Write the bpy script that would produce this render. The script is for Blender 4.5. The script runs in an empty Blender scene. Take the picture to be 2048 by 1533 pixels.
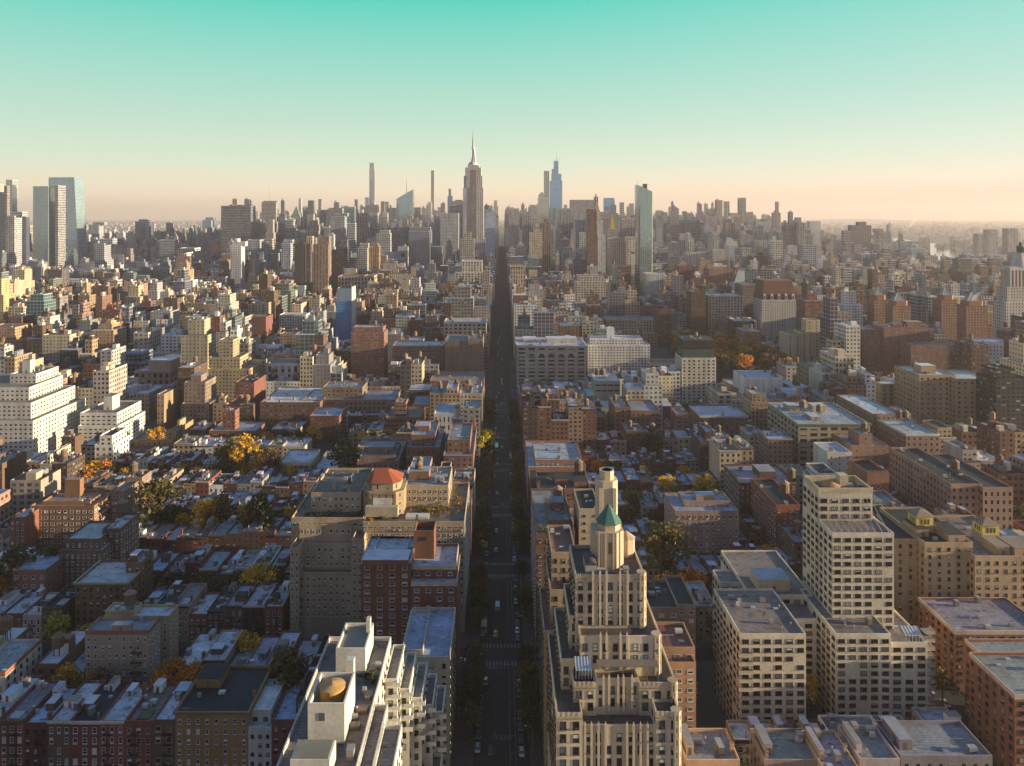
import bpy, math, random
from mathutils import Vector
random.seed(11)
S = bpy.context.scene
COL = S.collection
# ---------------------------------------------------------------- camera, sky, sun, exposure
F, CU, CV, H = 1531.0, 1003.0, 432.0, 184.0      # focal length and vanishing point in photo pixels, camera height in metres
cd = bpy.data.cameras.new("camera"); cam = bpy.data.objects.new("camera", cd); COL.objects.link(cam)
cam.location = (0, 0, H); cam.rotation_euler = (math.radians(90), 0, 0)
cd.sensor_width = 36; cd.lens = 36 * F / 2048
cd.shift_x = (1024 - CU) / 2048; cd.shift_y = -(766.5 - CV) / 2048
cd.clip_start = 1; cd.clip_end = 80000
S.camera = cam
SUN_EL, SUN_AZ = math.radians(8.5), math.radians(96)     # azimuth from the avenue's direction, clockwise
w = bpy.data.worlds.new("World"); S.world = w; w.use_nodes = True
nt = w.node_tree; nt.nodes.clear()
def nd(t, typ, **kw):
    n = t.nodes.new(typ)
    for k, v in kw.items(): setattr(n, k, v)
    return n
def ramp(t, stops):
    r = nd(t, 'ShaderNodeValToRGB'); e = r.color_ramp.elements
    while len(e) < len(stops): e.new(0.5)
    for k, (p, c) in enumerate(stops): e[k].position = p; e[k].color = (*c, 1)
    return r
def mth(t, op, a, b=None, c=None):
    n = nd(t, 'ShaderNodeMath', operation=op)
    for i, x in enumerate((a, b, c)):
        if x is None: continue
        if isinstance(x, (int, float)): n.inputs[i].default_value = x
        else: t.links.new(x, n.inputs[i])
    return n.outputs[0]
sky = nd(nt, 'ShaderNodeTexSky', sky_type='NISHITA', sun_disc=False, sun_elevation=SUN_EL, sun_rotation=SUN_AZ, air_density=1.0, dust_density=1.5, ozone_density=2.0)
tc = nd(nt, 'ShaderNodeTexCoord'); sx = nd(nt, 'ShaderNodeSeparateXYZ'); nt.links.new(tc.outputs['Generated'], sx.inputs[0])
# teal autumn-morning sky: colour by height above the horizon, plus a warm band towards the sun
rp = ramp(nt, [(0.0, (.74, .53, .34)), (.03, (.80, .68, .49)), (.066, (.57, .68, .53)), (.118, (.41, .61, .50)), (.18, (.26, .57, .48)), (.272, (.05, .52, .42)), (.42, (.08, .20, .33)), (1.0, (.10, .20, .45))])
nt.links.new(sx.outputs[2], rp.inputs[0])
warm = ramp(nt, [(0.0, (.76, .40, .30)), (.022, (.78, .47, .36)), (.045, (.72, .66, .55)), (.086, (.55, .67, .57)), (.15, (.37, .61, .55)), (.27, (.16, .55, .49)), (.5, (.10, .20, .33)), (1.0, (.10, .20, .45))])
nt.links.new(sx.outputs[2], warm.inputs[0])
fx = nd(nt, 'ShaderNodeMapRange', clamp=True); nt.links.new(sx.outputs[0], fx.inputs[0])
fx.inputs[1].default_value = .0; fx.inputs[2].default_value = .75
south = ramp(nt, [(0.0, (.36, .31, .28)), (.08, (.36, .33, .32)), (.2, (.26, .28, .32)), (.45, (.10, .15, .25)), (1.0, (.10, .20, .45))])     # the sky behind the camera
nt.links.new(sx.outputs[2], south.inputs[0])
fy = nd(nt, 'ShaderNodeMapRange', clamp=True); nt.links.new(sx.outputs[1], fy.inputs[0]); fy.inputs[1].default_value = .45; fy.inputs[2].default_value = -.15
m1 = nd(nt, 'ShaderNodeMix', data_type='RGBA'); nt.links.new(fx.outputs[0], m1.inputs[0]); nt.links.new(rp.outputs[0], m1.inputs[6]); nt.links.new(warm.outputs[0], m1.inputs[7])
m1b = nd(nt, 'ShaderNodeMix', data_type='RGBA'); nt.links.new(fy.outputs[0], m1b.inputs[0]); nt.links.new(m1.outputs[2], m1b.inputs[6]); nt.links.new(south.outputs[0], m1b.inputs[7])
sc_ = nd(nt, 'ShaderNodeMix', data_type='RGBA', blend_type='MULTIPLY'); sc_.inputs[0].default_value = 1
nt.links.new(m1b.outputs[2], sc_.inputs[6]); sc_.inputs[7].default_value = (10, 10, 10, 1)
m2 = nd(nt, 'ShaderNodeMix', data_type='RGBA'); m2.inputs[0].default_value = .05
nt.links.new(sc_.outputs[2], m2.inputs[6]); nt.links.new(sky.outputs[0], m2.inputs[7])
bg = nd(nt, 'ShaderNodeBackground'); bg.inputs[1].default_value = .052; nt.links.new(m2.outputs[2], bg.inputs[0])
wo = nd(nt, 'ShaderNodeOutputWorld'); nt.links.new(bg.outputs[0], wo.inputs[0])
sl = bpy.data.lights.new("sun", 'SUN'); sl.energy = 5.0; sl.angle = math.radians(.5); sl.color = (1, .80, .52)
so = bpy.data.objects.new("sun", sl); COL.objects.link(so)
sd = Vector((math.sin(SUN_AZ) * math.cos(SUN_EL), math.cos(SUN_AZ) * math.cos(SUN_EL), math.sin(SUN_EL)))
so.rotation_euler = sd.to_track_quat('Z', 'Y').to_euler()
S.view_settings.view_transform = 'Standard'; S.view_settings.look = 'None'; S.view_settings.gamma = 1; S.view_settings.exposure = 1.36
S.cycles.use_denoising = True; S.cycles.max_bounces = 5; S.cycles.volume_bounces = 4; S.cycles.transparent_max_bounces = 6

# ---------------------------------------------------------------- helpers
def ux(u, Y): return (u - CU) * Y / F
def vz(v, Y): return H - (v - CV) * Y / F
def gy(v): return H * F / (v - CV)
def tag(o, label=None, cat=None, group=None, kind=None):
    if label: o['label'] = label
    if cat: o['category'] = cat
    if group: o['group'] = group
    if kind: o['kind'] = kind
    return o
def thing(name, label, cat, loc, group=None):
    o = bpy.data.objects.new(name, None); COL.objects.link(o); o.location = loc; o.empty_display_size = 2
    return tag(o, label, cat, group)
class MB:
    def __init__(s): s.v = []; s.f = []; s.uv = []; s.wc = []; s.wp = []; s.gc = []; s.mi = []
    def face(s, pts, uvs=None, col=(.3, .3, .3), wp=(0, 0, 0), gc=(.03, .035, .045, 0), m=0):
        n = len(s.v); s.v += pts; s.f.append(list(range(n, n + len(pts))))
        s.uv += uvs or [(0.5, 0.5)] * len(pts)
        s.wc.append((*col, 1)); s.wp.append(wp); s.gc.append(gc); s.mi.append(m)
    def wall(s, a, b, z0, z1, sp, win=True):
        L = math.hypot(b[0] - a[0], b[1] - a[1])
        nb = max(1, round(L / sp['bay'])); ns = max(1, round((z1 - z0) / sp['st']))
        wp = (sp['w'], sp['h'], sp['seed']) if win else (0, 0, sp['seed'])
        s.face([(a[0], a[1], z0), (b[0], b[1], z0), (b[0], b[1], z1), (a[0], a[1], z1)], [(0, 0), (nb, 0), (nb, ns), (0, ns)], sp['col'], wp, sp['gc'])
    def box(s, x0, x1, y0, y1, z0, z1, col, m=0, bottom=False, seed=0):
        P = [(x0, y0), (x1, y0), (x1, y1), (x0, y1)]
        for i in range(4):
            a, b = P[i], P[(i + 1) % 4]
            s.face([(a[0], a[1], z0), (b[0], b[1], z0), (b[0], b[1], z1), (a[0], a[1], z1)], None, col, (0, 0, seed), m=m)
        s.face([(*p, z1) for p in P], None, col, m=m)
        if bottom: s.face([(*p, z0) for p in reversed(P)], None, col, m=m)
    def loft(s, p0, z0, p1, z1, sp=None, col=(.3, .3, .3), win=True, cap=True, m=0):
        n = len(p0)
        for i in range(n):
            a, b, c, d = p0[i], p0[(i + 1) % n], p1[(i + 1) % n], p1[i]
            if sp:
                L = math.hypot(b[0] - a[0], b[1] - a[1]); nb = max(1, round(L / sp['bay'])); ns = max(1, round((z1 - z0) / sp['st']))
                s.face([(*a, z0), (*b, z0), (*c, z1), (*d, z1)], [(0, 0), (nb, 0), (nb, ns), (0, ns)], sp['col'], (sp['w'], sp['h'], sp['seed']) if win else (0, 0, 0), sp['gc'], m)
            else: s.face([(*a, z0), (*b, z0), (*c, z1), (*d, z1)], None, col, m=m)
        if cap: s.face([(*p, z1) for p in p1], None, sp['col'] if sp else col, m=m)
    def cone(s, p0, z0, apex, col, m=0):
        n = len(p0)
        for i in range(n): s.face([(*p0[i], z0), (*p0[(i + 1) % n], z0), apex], None, col, m=m)
    def bar(s, a, b, r, col, m=0, n=4):
        a = Vector(a); b = Vector(b); d = (b - a).normalized(); q = d.to_track_quat('Z', 'Y')
        ring = [q @ Vector((r * math.cos((i + .5) * 2 * math.pi / n), r * math.sin((i + .5) * 2 * math.pi / n), 0)) for i in range(n)]
        for i in range(n): s.face([tuple(a + ring[i]), tuple(a + ring[(i + 1) % n]), tuple(b + ring[(i + 1) % n]), tuple(b + ring[i])], None, col, m=m)
        s.face([tuple(b + r_) for r_ in ring], None, col, m=m)
    def build(s, name, mats, parent=None, smooth=False, data_only=False):
        if not s.f: return None
        o = parent.location if parent else (0, 0, 0)
        me = bpy.data.meshes.new(name)
        me.from_pydata([(x - o[0], y - o[1], z - o[2]) for x, y, z in s.v], [], s.f)
        ul = me.uv_layers.new(name="UVMap"); ul.data.foreach_set('uv', [c for p in s.uv for c in p])
        a = me.attributes.new('wcol', 'FLOAT_COLOR', 'FACE'); a.data.foreach_set('color', [c for p in s.wc for c in p])
        a = me.attributes.new('gcol', 'FLOAT_COLOR', 'FACE'); a.data.foreach_set('color', [c for p in s.gc for c in p])
        a = me.attributes.new('wpar', 'FLOAT_VECTOR', 'FACE'); a.data.foreach_set('vector', [c for p in s.wp for c in p])
        for mm in (mats if isinstance(mats, (list, tuple)) else [mats]): me.materials.append(mm)
        if any(s.mi): me.polygons.foreach_set('material_index', s.mi)
        if smooth: me.polygons.foreach_set('use_smooth', [True] * len(me.polygons))
        if data_only: return me
        ob = bpy.data.objects.new(name, me); COL.objects.link(ob)
        if parent: ob.parent = parent
        return ob
def circ(x, y, r, n=10, a0=0.0): return [(x + r * math.cos(a0 + 2 * math.pi * i / n), y + r * math.sin(a0 + 2 * math.pi * i / n)) for i in range(n)]
def rect(x0, x1, y0, y1): return [(x0, y0), (x1, y0), (x1, y1), (x0, y1)]
def oct_(x0, x1, y0, y1, c): return [(x0 + c, y0), (x1 - c, y0), (x1, y0 + c), (x1, y1 - c), (x1 - c, y1), (x0 + c, y1), (x0, y1 - c), (x0, y0 + c)]
def jit(c, a=.12):
    k = 1 + random.uniform(-a, a)
    return tuple(max(.004, x * k * (1 + random.uniform(-.05, .05))) for x in c)

# ---------------------------------------------------------------- materials
def attr(t, n): return nd(t, 'ShaderNodeAttribute', attribute_name=n)
def mixc(t, f, a, b, bt='MIX'):
    n = nd(t, 'ShaderNodeMix', data_type='RGBA', blend_type=bt)
    for i, x in ((0, f), (6, a), (7, b)):
        if isinstance(x, (int, float)): n.inputs[i].default_value = x
        elif isinstance(x, tuple): n.inputs[i].default_value = (*x, 1)
        else: t.links.new(x, n.inputs[i])
    return n.outputs[2]
def base_mat(name):
    m = bpy.data.materials.new(name); m.use_nodes = True; t = m.node_tree
    return m, t, t.nodes['Principled BSDF']
def wear(t, col, lo=.60, hi=1.30, s1=.13, s2=1.3):
    g = nd(t, 'ShaderNodeNewGeometry'); mp = nd(t, 'ShaderNodeMapping'); mp.inputs['Scale'].default_value = (1, 1, .16)
    t.links.new(g.outputs['Position'], mp.inputs[0])
    n1 = nd(t, 'ShaderNodeTexNoise'); n1.inputs['Scale'].default_value = s1; n1.inputs['Detail'].default_value = 5; t.links.new(mp.outputs[0], n1.inputs[0])
    n2 = nd(t, 'ShaderNodeTexNoise'); n2.inputs['Scale'].default_value = s2; n2.inputs['Detail'].default_value = 2; t.links.new(g.outputs['Position'], n2.inputs[0])
    s = mth(t, 'ADD', mth(t, 'MULTIPLY', n1.outputs[0], .65), mth(t, 'MULTIPLY', n2.outputs[0], .35))
    k = nd(t, 'ShaderNodeMapRange'); t.links.new(s, k.inputs[0]); k.inputs[1].default_value = .3; k.inputs[2].default_value = .7; k.inputs[3].default_value = lo; k.inputs[4].default_value = hi
    return mixc(t, 1.0, col, k.outputs[0], 'MULTIPLY')
def facade_mat():
    m, t, b = base_mat('facade'); L = t.links
    uv = nd(t, 'ShaderNodeUVMap', uv_map='UVMap'); s = nd(t, 'ShaderNodeSeparateXYZ'); L.new(uv.outputs[0], s.inputs[0])
    wp = attr(t, 'wpar'); ws = nd(t, 'ShaderNodeSeparateXYZ'); L.new(wp.outputs['Vector'], ws.inputs[0])
    wc = attr(t, 'wcol'); gc = attr(t, 'gcol')
    fx, fy = mth(t, 'FRACT', s.outputs[0]), mth(t, 'FRACT', s.outputs[1])
    cx, cy = mth(t, 'FLOOR', s.outputs[0]), mth(t, 'FLOOR', s.outputs[1])
    dx, dy = mth(t, 'ABSOLUTE', mth(t, 'SUBTRACT', fx, .5)), mth(t, 'ABSOLUTE', mth(t, 'SUBTRACT', fy, .5))
    hw, hh = mth(t, 'MULTIPLY', ws.outputs[0], .5), mth(t, 'MULTIPLY', ws.outputs[1], .5)
    mask = mth(t, 'MULTIPLY', mth(t, 'LESS_THAN', dx, hw), mth(t, 'LESS_THAN', dy, hh))
    gm = mth(t, 'MULTIPLY', mth(t, 'LESS_THAN', dx, mth(t, 'SUBTRACT', hw, .035)), mth(t, 'LESS_THAN', dy, mth(t, 'SUBTRACT', hh, .03)))
    cv = nd(t, 'ShaderNodeCombineXYZ'); L.new(cx, cv.inputs[0]); L.new(cy, cv.inputs[1]); L.new(ws.outputs[2], cv.inputs[2])
    wn = nd(t, 'ShaderNodeTexWhiteNoise', noise_dimensions='3D'); L.new(cv.outputs[0], wn.inputs[0])
    r = wn.outputs['Value']
    wallc = wear(t, wc.outputs['Color'])
    # storey line: a slightly darker joint at each floor
    fl = mth(t, 'MULTIPLY', mth(t, 'LESS_THAN', fy, .06), mth(t, 'GREATER_THAN', ws.outputs[0], .01))
    wallc = mixc(t, mth(t, 'MULTIPLY', fl, .35), wallc, (.09, .07, .055))
    cw = mth(t, 'GREATER_THAN', gc.outputs['Alpha'], .3)      # curtain walls vary less from pane to pane
    gk = mth(t, 'ADD', mth(t, 'MULTIPLY', r, mth(t, 'SUBTRACT', .9, mth(t, 'MULTIPLY', cw, .68))), mth(t, 'ADD', .5, mth(t, 'MULTIPLY', cw, .34)))
    glass = mixc(t, 1.0, gc.outputs['Color'], gk, 'MULTIPLY')
    blind = mth(t, 'MULTIPLY', mth(t, 'GREATER_THAN', r, .80), mth(t, 'LESS_THAN', gc.outputs['Alpha'], .3))
    blind = mth(t, 'MULTIPLY', blind, mth(t, 'GREATER_THAN', fy, mth(t, 'ADD', .35, mth(t, 'MULTIPLY', wn.outputs['Color'], .3))))
    glass = mixc(t, blind, glass, (.34, .33, .30))
    frame = mixc(t, .5, wallc, (.28, .26, .23))
    c = mixc(t, mask, wallc, frame); c = mixc(t, gm, c, glass)
    L.new(c, b.inputs['Base Color'])
    L.new(mth(t, 'SUBTRACT', .88, mth(t, 'MULTIPLY', gm, .80)), b.inputs['Roughness'])
    L.new(mth(t, 'MULTIPLY', gm, gc.outputs['Alpha']), b.inputs['Metallic'])
    # each pane sits at a slightly different tilt
    g = nd(t, 'ShaderNodeNewGeometry'); vm = nd(t, 'ShaderNodeVectorMath', operation='SUBTRACT'); L.new(wn.outputs['Color'], vm.inputs[0]); vm.inputs[1].default_value = (.5, .5, .5)
    sc = nd(t, 'ShaderNodeVectorMath', operation='SCALE'); L.new(vm.outputs[0], sc.inputs[0]); L.new(mth(t, 'MULTIPLY', gm, .012), sc.inputs['Scale'])
    ad = nd(t, 'ShaderNodeVectorMath', operation='ADD'); L.new(g.outputs['Normal'], ad.inputs[0]); L.new(sc.outputs[0], ad.inputs[1])
    nm = nd(t, 'ShaderNodeVectorMath', operation='NORMALIZE'); L.new(ad.outputs[0], nm.inputs[0]); L.new(nm.outputs[0], b.inputs['Normal'])
    return m
def attr_mat(name, rough=.85, lo=.7, hi=1.25, s1=.12, s2=1.2, metal=0.0):
    m, t, b = base_mat(name); wc = attr(t, 'wcol')
    t.links.new(wear(t, wc.outputs['Color'], lo, hi, s1, s2), b.inputs['Base Color'])
    b.inputs['Roughness'].default_value = rough; b.inputs['Metallic'].default_value = metal
    return m
def col_mat(name, c, rough=.8, metal=0.0, lo=.8, hi=1.2, s1=.15, s2=1.5):
    m, t, b = base_mat(name); rgb = nd(t, 'ShaderNodeRGB'); rgb.outputs[0].default_value = (*c, 1)
    t.links.new(wear(t, rgb.outputs[0], lo, hi, s1, s2), b.inputs['Base Color'])
    b.inputs['Roughness'].default_value = rough; b.inputs['Metallic'].default_value = metal
    return m
def glass_mat(name, c, rough=.06, metal=0.0):
    m, t, b = base_mat(name); oi = nd(t, 'ShaderNodeObjectInfo')
    t.links.new(mixc(t, 1.0, c, mth(t, 'ADD', .5, oi.outputs['Random']), 'MULTIPLY'), b.inputs['Base Color'])
    b.inputs['Roughness'].default_value = rough; b.inputs['Metallic'].default_value = metal
    return m
def leaf_mat():
    m, t, b = base_mat('foliage'); oi = nd(t, 'ShaderNodeObjectInfo'); wc = attr(t, 'wcol')
    c = mixc(t, 1.0, oi.outputs['Color'], wc.outputs['Color'], 'MULTIPLY')
    t.links.new(c, b.inputs['Base Color']); b.inputs['Roughness'].default_value = .7
    tr = nd(t, 'ShaderNodeBsdfTranslucent'); t.links.new(c, tr.inputs[0]); mx = nd(t, 'ShaderNodeMixShader'); mx.inputs[0].default_value = .35
    o = t.nodes['Material Output']; t.links.new(b.outputs[0], mx.inputs[1]); t.links.new(tr.outputs[0], mx.inputs[2]); t.links.new(mx.outputs[0], o.inputs[0])
    return m
FAC = facade_mat()
def roof_mat():
    m = attr_mat('roofing', .75, .5, 1.35, .09, .6); t = m.node_tree; b = t.nodes['Principled BSDF']; src = b.inputs['Base Color'].links[0].from_socket
    g = nd(t, 'ShaderNodeNewGeometry'); br = nd(t, 'ShaderNodeTexBrick'); t.links.new(g.outputs['Position'], br.inputs[0]); br.inputs['Scale'].default_value = .22; br.inputs['Mortar Size'].default_value = .025; br.inputs['Color1'].default_value = (1, 1, 1, 1); br.inputs['Color2'].default_value = (.80, .81, .83, 1); br.inputs['Mortar'].default_value = (.5, .5, .5, 1)
    n = nd(t, 'ShaderNodeTexNoise'); n.inputs['Scale'].default_value = .35; n.inputs['Detail'].default_value = 6; t.links.new(g.outputs['Position'], n.inputs[0]); r = ramp(t, [(.0, (1, 1, 1)), (.58, (1, 1, 1)), (.66, (.5, .48, .46))]); t.links.new(n.outputs[0], r.inputs[0])
    t.links.new(mixc(t, 1.0, mixc(t, .8, src, br.outputs[0], 'MULTIPLY'), r.outputs[0], 'MULTIPLY'), b.inputs['Base Color']); return m
ROOF = roof_mat()
PLAIN = attr_mat('masonry', .85)
WOOD = attr_mat('weathered_wood', .9, .6, 1.3, .5, 3)
METAL = attr_mat('painted_metal', .45, .85, 1.1)
LEAF = leaf_mat()
FRAME_W = col_mat('white_frame', (.55, .53, .49)); FRAME_D = col_mat('dark_frame', (.038, .034, .031)); FRAME_T = col_mat('stone_frame', (.33, .27, .2))
G_DARK = glass_mat('dark_glass', (.016, .018, .022)); G_SKY = glass_mat('sky_glass', (.10, .13, .16), .05, .35); G_BLIND = glass_mat('glass_with_blind', (.42, .42, .38), .3)
TEAL = glass_mat('teal_glass', (.25, .42, .38), .12, .25)
ASPH = col_mat('asphalt', (.014, .014, .015), .85, 0, .7, 1.3, .05, .8)
PAVE = col_mat('pavement_concrete', (.06, .055, .05), .9, 0, .7, 1.25, .1, .9)
PAINT = col_mat('road_paint', (.13, .13, .125), .7, 0, .6, 1.2, .3, 2)
WATER = None
DG = (.03, .035, .045, 0)
C = dict(brick=(.19, .082, .056), red=(.20, .066, .043), dred=(.12, .042, .030), brown=(.14, .082, .055), dbrown=(.085, .050, .036), tan=(.34, .24, .15), cream=(.52, .43, .30), white=(.70, .67, .60),
         grey=(.24, .235, .23), dgrey=(.10, .10, .105), black=(.03, .03, .032), pink=(.34, .21, .16), buff=(.42, .33, .21), orange=(.30, .12, .06), lgrey=(.40, .40, .39), stone=(.42, .37, .31), blue=(.07, .2, .36))
ROOFC = dict(silver=(.48, .50, .54), grey=(.24, .245, .26), black=(.022, .022, .025), tan=(.24, .19, .15), white=(.60, .60, .60), red=(.22, .09, .07), blue=(.32, .40, .49))
def spec(col, bay=3.3, st=3.3, w=.42, h=.5, gc=DG):
    return dict(col=col, bay=bay, st=st, w=w, h=h, gc=gc, seed=random.uniform(0, 90))

# ---------------------------------------------------------------- window parts
def window_mesh(frame, pane, kind):
    b = MB(); t = .085
    b.face([(-.5, -.03, -.5), (.5, -.03, -.5), (.5, -.03, .5), (-.5, -.03, .5)], m=1)
    for x0, x1, z0, z1 in ((-.5, .5, .5 - t, .5), (-.5, .5, -.5, -.5 + t * .8), (-.5, -.5 + t, -.5 + t * .8, .5 - t), (.5 - t, .5, -.5 + t * .8, .5 - t)): b.box(x0, x1, -.09, -.031, z0, z1, (.5, .5, .5), bottom=True)
    if kind == 'sash': b.box(-.5 + t, .5 - t, -.08, -.031, -.03, .03, (.5, .5, .5), bottom=True)
    if kind == 'wide':
        for x in (-.17, .17): b.box(x - .02, x + .02, -.08, -.031, -.5 + t * .8, .5 - t, (.5, .5, .5))
    if kind == 'blind': b.face([(-.5 + t, -.05, .0), (.5 - t, -.05, .0), (.5 - t, -.05, .5 - t), (-.5 + t, -.05, .5 - t)], m=2)
    if kind == 'ac': b.box(-.26, .26, -.5, -.031, -.48, -.24, (.5, .5, .5), bottom=True)
    b.box(-.56, .56, -.2, -.001, -.56, -.5, (.5, .5, .5), bottom=True)
    return b.build('window', [frame, pane, G_BLIND], data_only=True)
WIN = {}
for fk, fm in (('w', FRAME_W), ('d', FRAME_D), ('t', FRAME_T)):
    WIN[fk] = [window_mesh(fm, p, k) for p, k in ((G_DARK, 'sash'), (G_DARK, 'wide'), (G_SKY, 'sash'), (G_DARK, 'blind'), (G_DARK, 'ac'), (G_SKY, 'wide'), (G_BLIND, 'sash'), (G_BLIND, 'wide'), (G_SKY, 'ac'))]
ROT = {'S': 0, 'E': math.pi / 2, 'W': -math.pi / 2}
def put_windows(parent, lst, fk='w', wide=False):
    """lst: (x, y, z, face, width, height). The hundred largest in view are parts of their own, the rest one part."""
    lst = sorted(lst, key=lambda q: (q[3] != 'S', -q[2] - 20 * (q[1] < 0)))
    idx = [1, 1, 5, 3, 1, 5, 7, 1] if wide else [0, 4, 0, 2, 3, 4, 0, 2, 6, 3, 8]
    rest = None
    for k, (x, y, z, f, ww, hh) in enumerate(lst):
        me = WIN[fk][random.choice(idx)]
        if k < 100:
            o = bpy.data.objects.new('window', me); COL.objects.link(o); o.parent = parent
            o.location = (x - parent.location[0], y - parent.location[1], z - parent.location[2]); o.rotation_euler = (0, 0, ROT[f]); o.scale = (ww, 1, hh)
        else:
            if rest is None: rest = []
            rest.append((x, y, z, f, ww, hh, me))
    if rest:
        b = MB(); ca = {'S': (1, 0), 'E': (0, 1), 'W': (0, -1)}
        mats = [FRAME_W if fk == 'w' else FRAME_D if fk == 'd' else FRAME_T, G_DARK, G_BLIND, G_SKY]
        for x, y, z, f, ww, hh, me in rest:
            c_, s_ = ca[f]
            skyp = me.materials[1] is G_SKY; bl = me.materials[1] is G_BLIND
            for p in me.polygons:
                pts = []
                for vi in p.vertices:
                    q = me.vertices[vi].co; lx, ly, lz = q[0] * ww, q[1], q[2] * hh
                    pts.append((x + lx * c_ - ly * s_, y + lx * s_ + ly * c_, z + lz))
                mi = p.material_index
                if mi == 1: mi = 3 if skyp else 2 if bl else 1
                b.face(pts, m=mi)
        o = b.build('window', mats, parent); o['kind'] = 'stuff'

# ---------------------------------------------------------------- building builder
def tier(W, R, x0, x1, y0, y1, z0, z1, sp, par=1.0, blank='', real=None, roofc=(.3, .3, .3), capc=None):
    zt = z1 - par - .5 if z1 - z0 > par + 3 else z1 - par
    P = [(x0, y0), (x1, y0), (x1, y1), (x0, y1)]
    for i, fc in enumerate('SENW'):
        a, b = P[i], P[(i + 1) % 4]
        win = fc not in blank
        hide = real is not None and fc in real['faces'] and win
        W.wall(a, b, z0, zt, sp, win and not hide)
        if hide:
            L = math.hypot(b[0] - a[0], b[1] - a[1]); nb = max(1, round(L / sp['bay'])); ns = max(1, round((zt - z0) / sp['st']))
            for cx in range(nb):
                for cz in range(ns):
                    if random.random() < real.get('skip', .04): continue
                    f = (cx + .5) / nb; z = z0 + (cz + .5) / ns * (zt - z0)
                    if z < real.get('zmin', 0): continue
                    real['out'].append((a[0] + (b[0] - a[0]) * f, a[1] + (b[1] - a[1]) * f, z, fc, L / nb * sp['w'], (zt - z0) / ns * sp['h']))
        s2 = dict(sp); s2['col'] = capc or sp['col']
        W.wall(a, b, zt, z1, s2, False)
    t = min(.35, (x1 - x0) * .1)
    Q = [(x0 + t, y0 + t), (x1 - t, y0 + t), (x1 - t, y1 - t), (x0 + t, y1 - t)]
    cc = capc or tuple(min(.75, c * 1.15) for c in sp['col'])
    for i in range(4):
        a, b, c, d = P[i], P[(i + 1) % 4], Q[(i + 1) % 4], Q[i]
        W.face([(*a, z1), (*b, z1), (*c, z1), (*d, z1)], None, cc)
        W.face([(*c, z1 - par), (*d, z1 - par), (*d, z1), (*c, z1)], None, sp['col'])
    R.face([(*q, z1 - par) for q in Q], None, roofc)
def tank(parent, x, y, z, r=2.0, hgt=3.6, stand=2.6, col=(.16, .11, .07), detail=True):
    b = MB(); p = circ(x, y, r, 12)
    b.loft(p, z + stand, circ(x, y, r * .95, 12), z + stand + hgt, None, col)
    for k in (.15, .4, .65, .9): b.loft(circ(x, y, r * 1.03, 12), z + stand + hgt * k, circ(x, y, r * 1.03, 12), z + stand + hgt * k + .08, None, (.05, .045, .04))
    o = b.build('water_tank', WOOD, parent)
    c = MB(); c.cone(circ(x, y, r * 1.12, 12), z + stand + hgt - .05, (x, y, z + stand + hgt + r * .75), tuple(k * 1.5 for k in col))
    s = MB()
    for i in range(4):
        a = math.pi / 4 + i * math.pi / 2; px, py = x + r * .7 * math.cos(a), y + r * .7 * math.sin(a)
        s.bar((px, py, z), (px, py, z + stand), .14, (.06, .055, .05))
        a2 = a + math.pi / 2; s.bar((px, py, z + .2), (x + r * .7 * math.cos(a2), y + r * .7 * math.sin(a2), z + stand - .2), .07, (.06, .055, .05))
    s.box(x - r * .95, x + r * .95, y - r * .95, y + r * .95, z + stand - .25, z + stand - .02, (.09, .08, .07), bottom=True)
    for nm, q in (('tank_roof', c), ('tank_stand', s)):
        k = q.build(nm, WOOD, None); k.parent = o; k.data.transform(__import__('mathutils').Matrix.Translation((-parent.location[0], -parent.location[1], -parent.location[2])))
    return o
def chimney(parent, x, y, z, w_=.9, h_=2.6, col=(.2, .1, .07)):
    b = MB(); b.box(x - w_ / 2, x + w_ / 2, y - w_ / 2, y + w_ / 2, z, z + h_, col); b.box(x - w_ * .65, x + w_ * .65, y - w_ * .65, y + w_ * .65, z + h_, z + h_ + .25, tuple(c * .7 for c in col), bottom=True)
    for dx in (-.2, .2): b.loft(circ(x + dx, y, .13, 6), z + h_ + .25, circ(x + dx, y, .11, 6), z + h_ + .8, None, (.25, .12, .07))
    return b.build('chimney', PLAIN, parent)
def bulkhead(parent, x0, x1, y0, y1, z0, z1, col, roofc=(.3, .31, .33), door=True, name='bulkhead'):
    b = MB(); b.box(x0, x1, y0, y1, z0, z1 - .12, col); b.box(x0 - .12, x1 + .12, y0 - .12, y1 + .12, z1 - .12, z1, roofc, bottom=True)
    if door and x1 - x0 > 1.8:
        xm = (x0 + x1) / 2; b.box(xm - .5, xm + .5, y0 - .04, y0 - .002, z0, z0 + 2.1, (.12, .11, .1))
    return b.build(name, PLAIN, parent)
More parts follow.
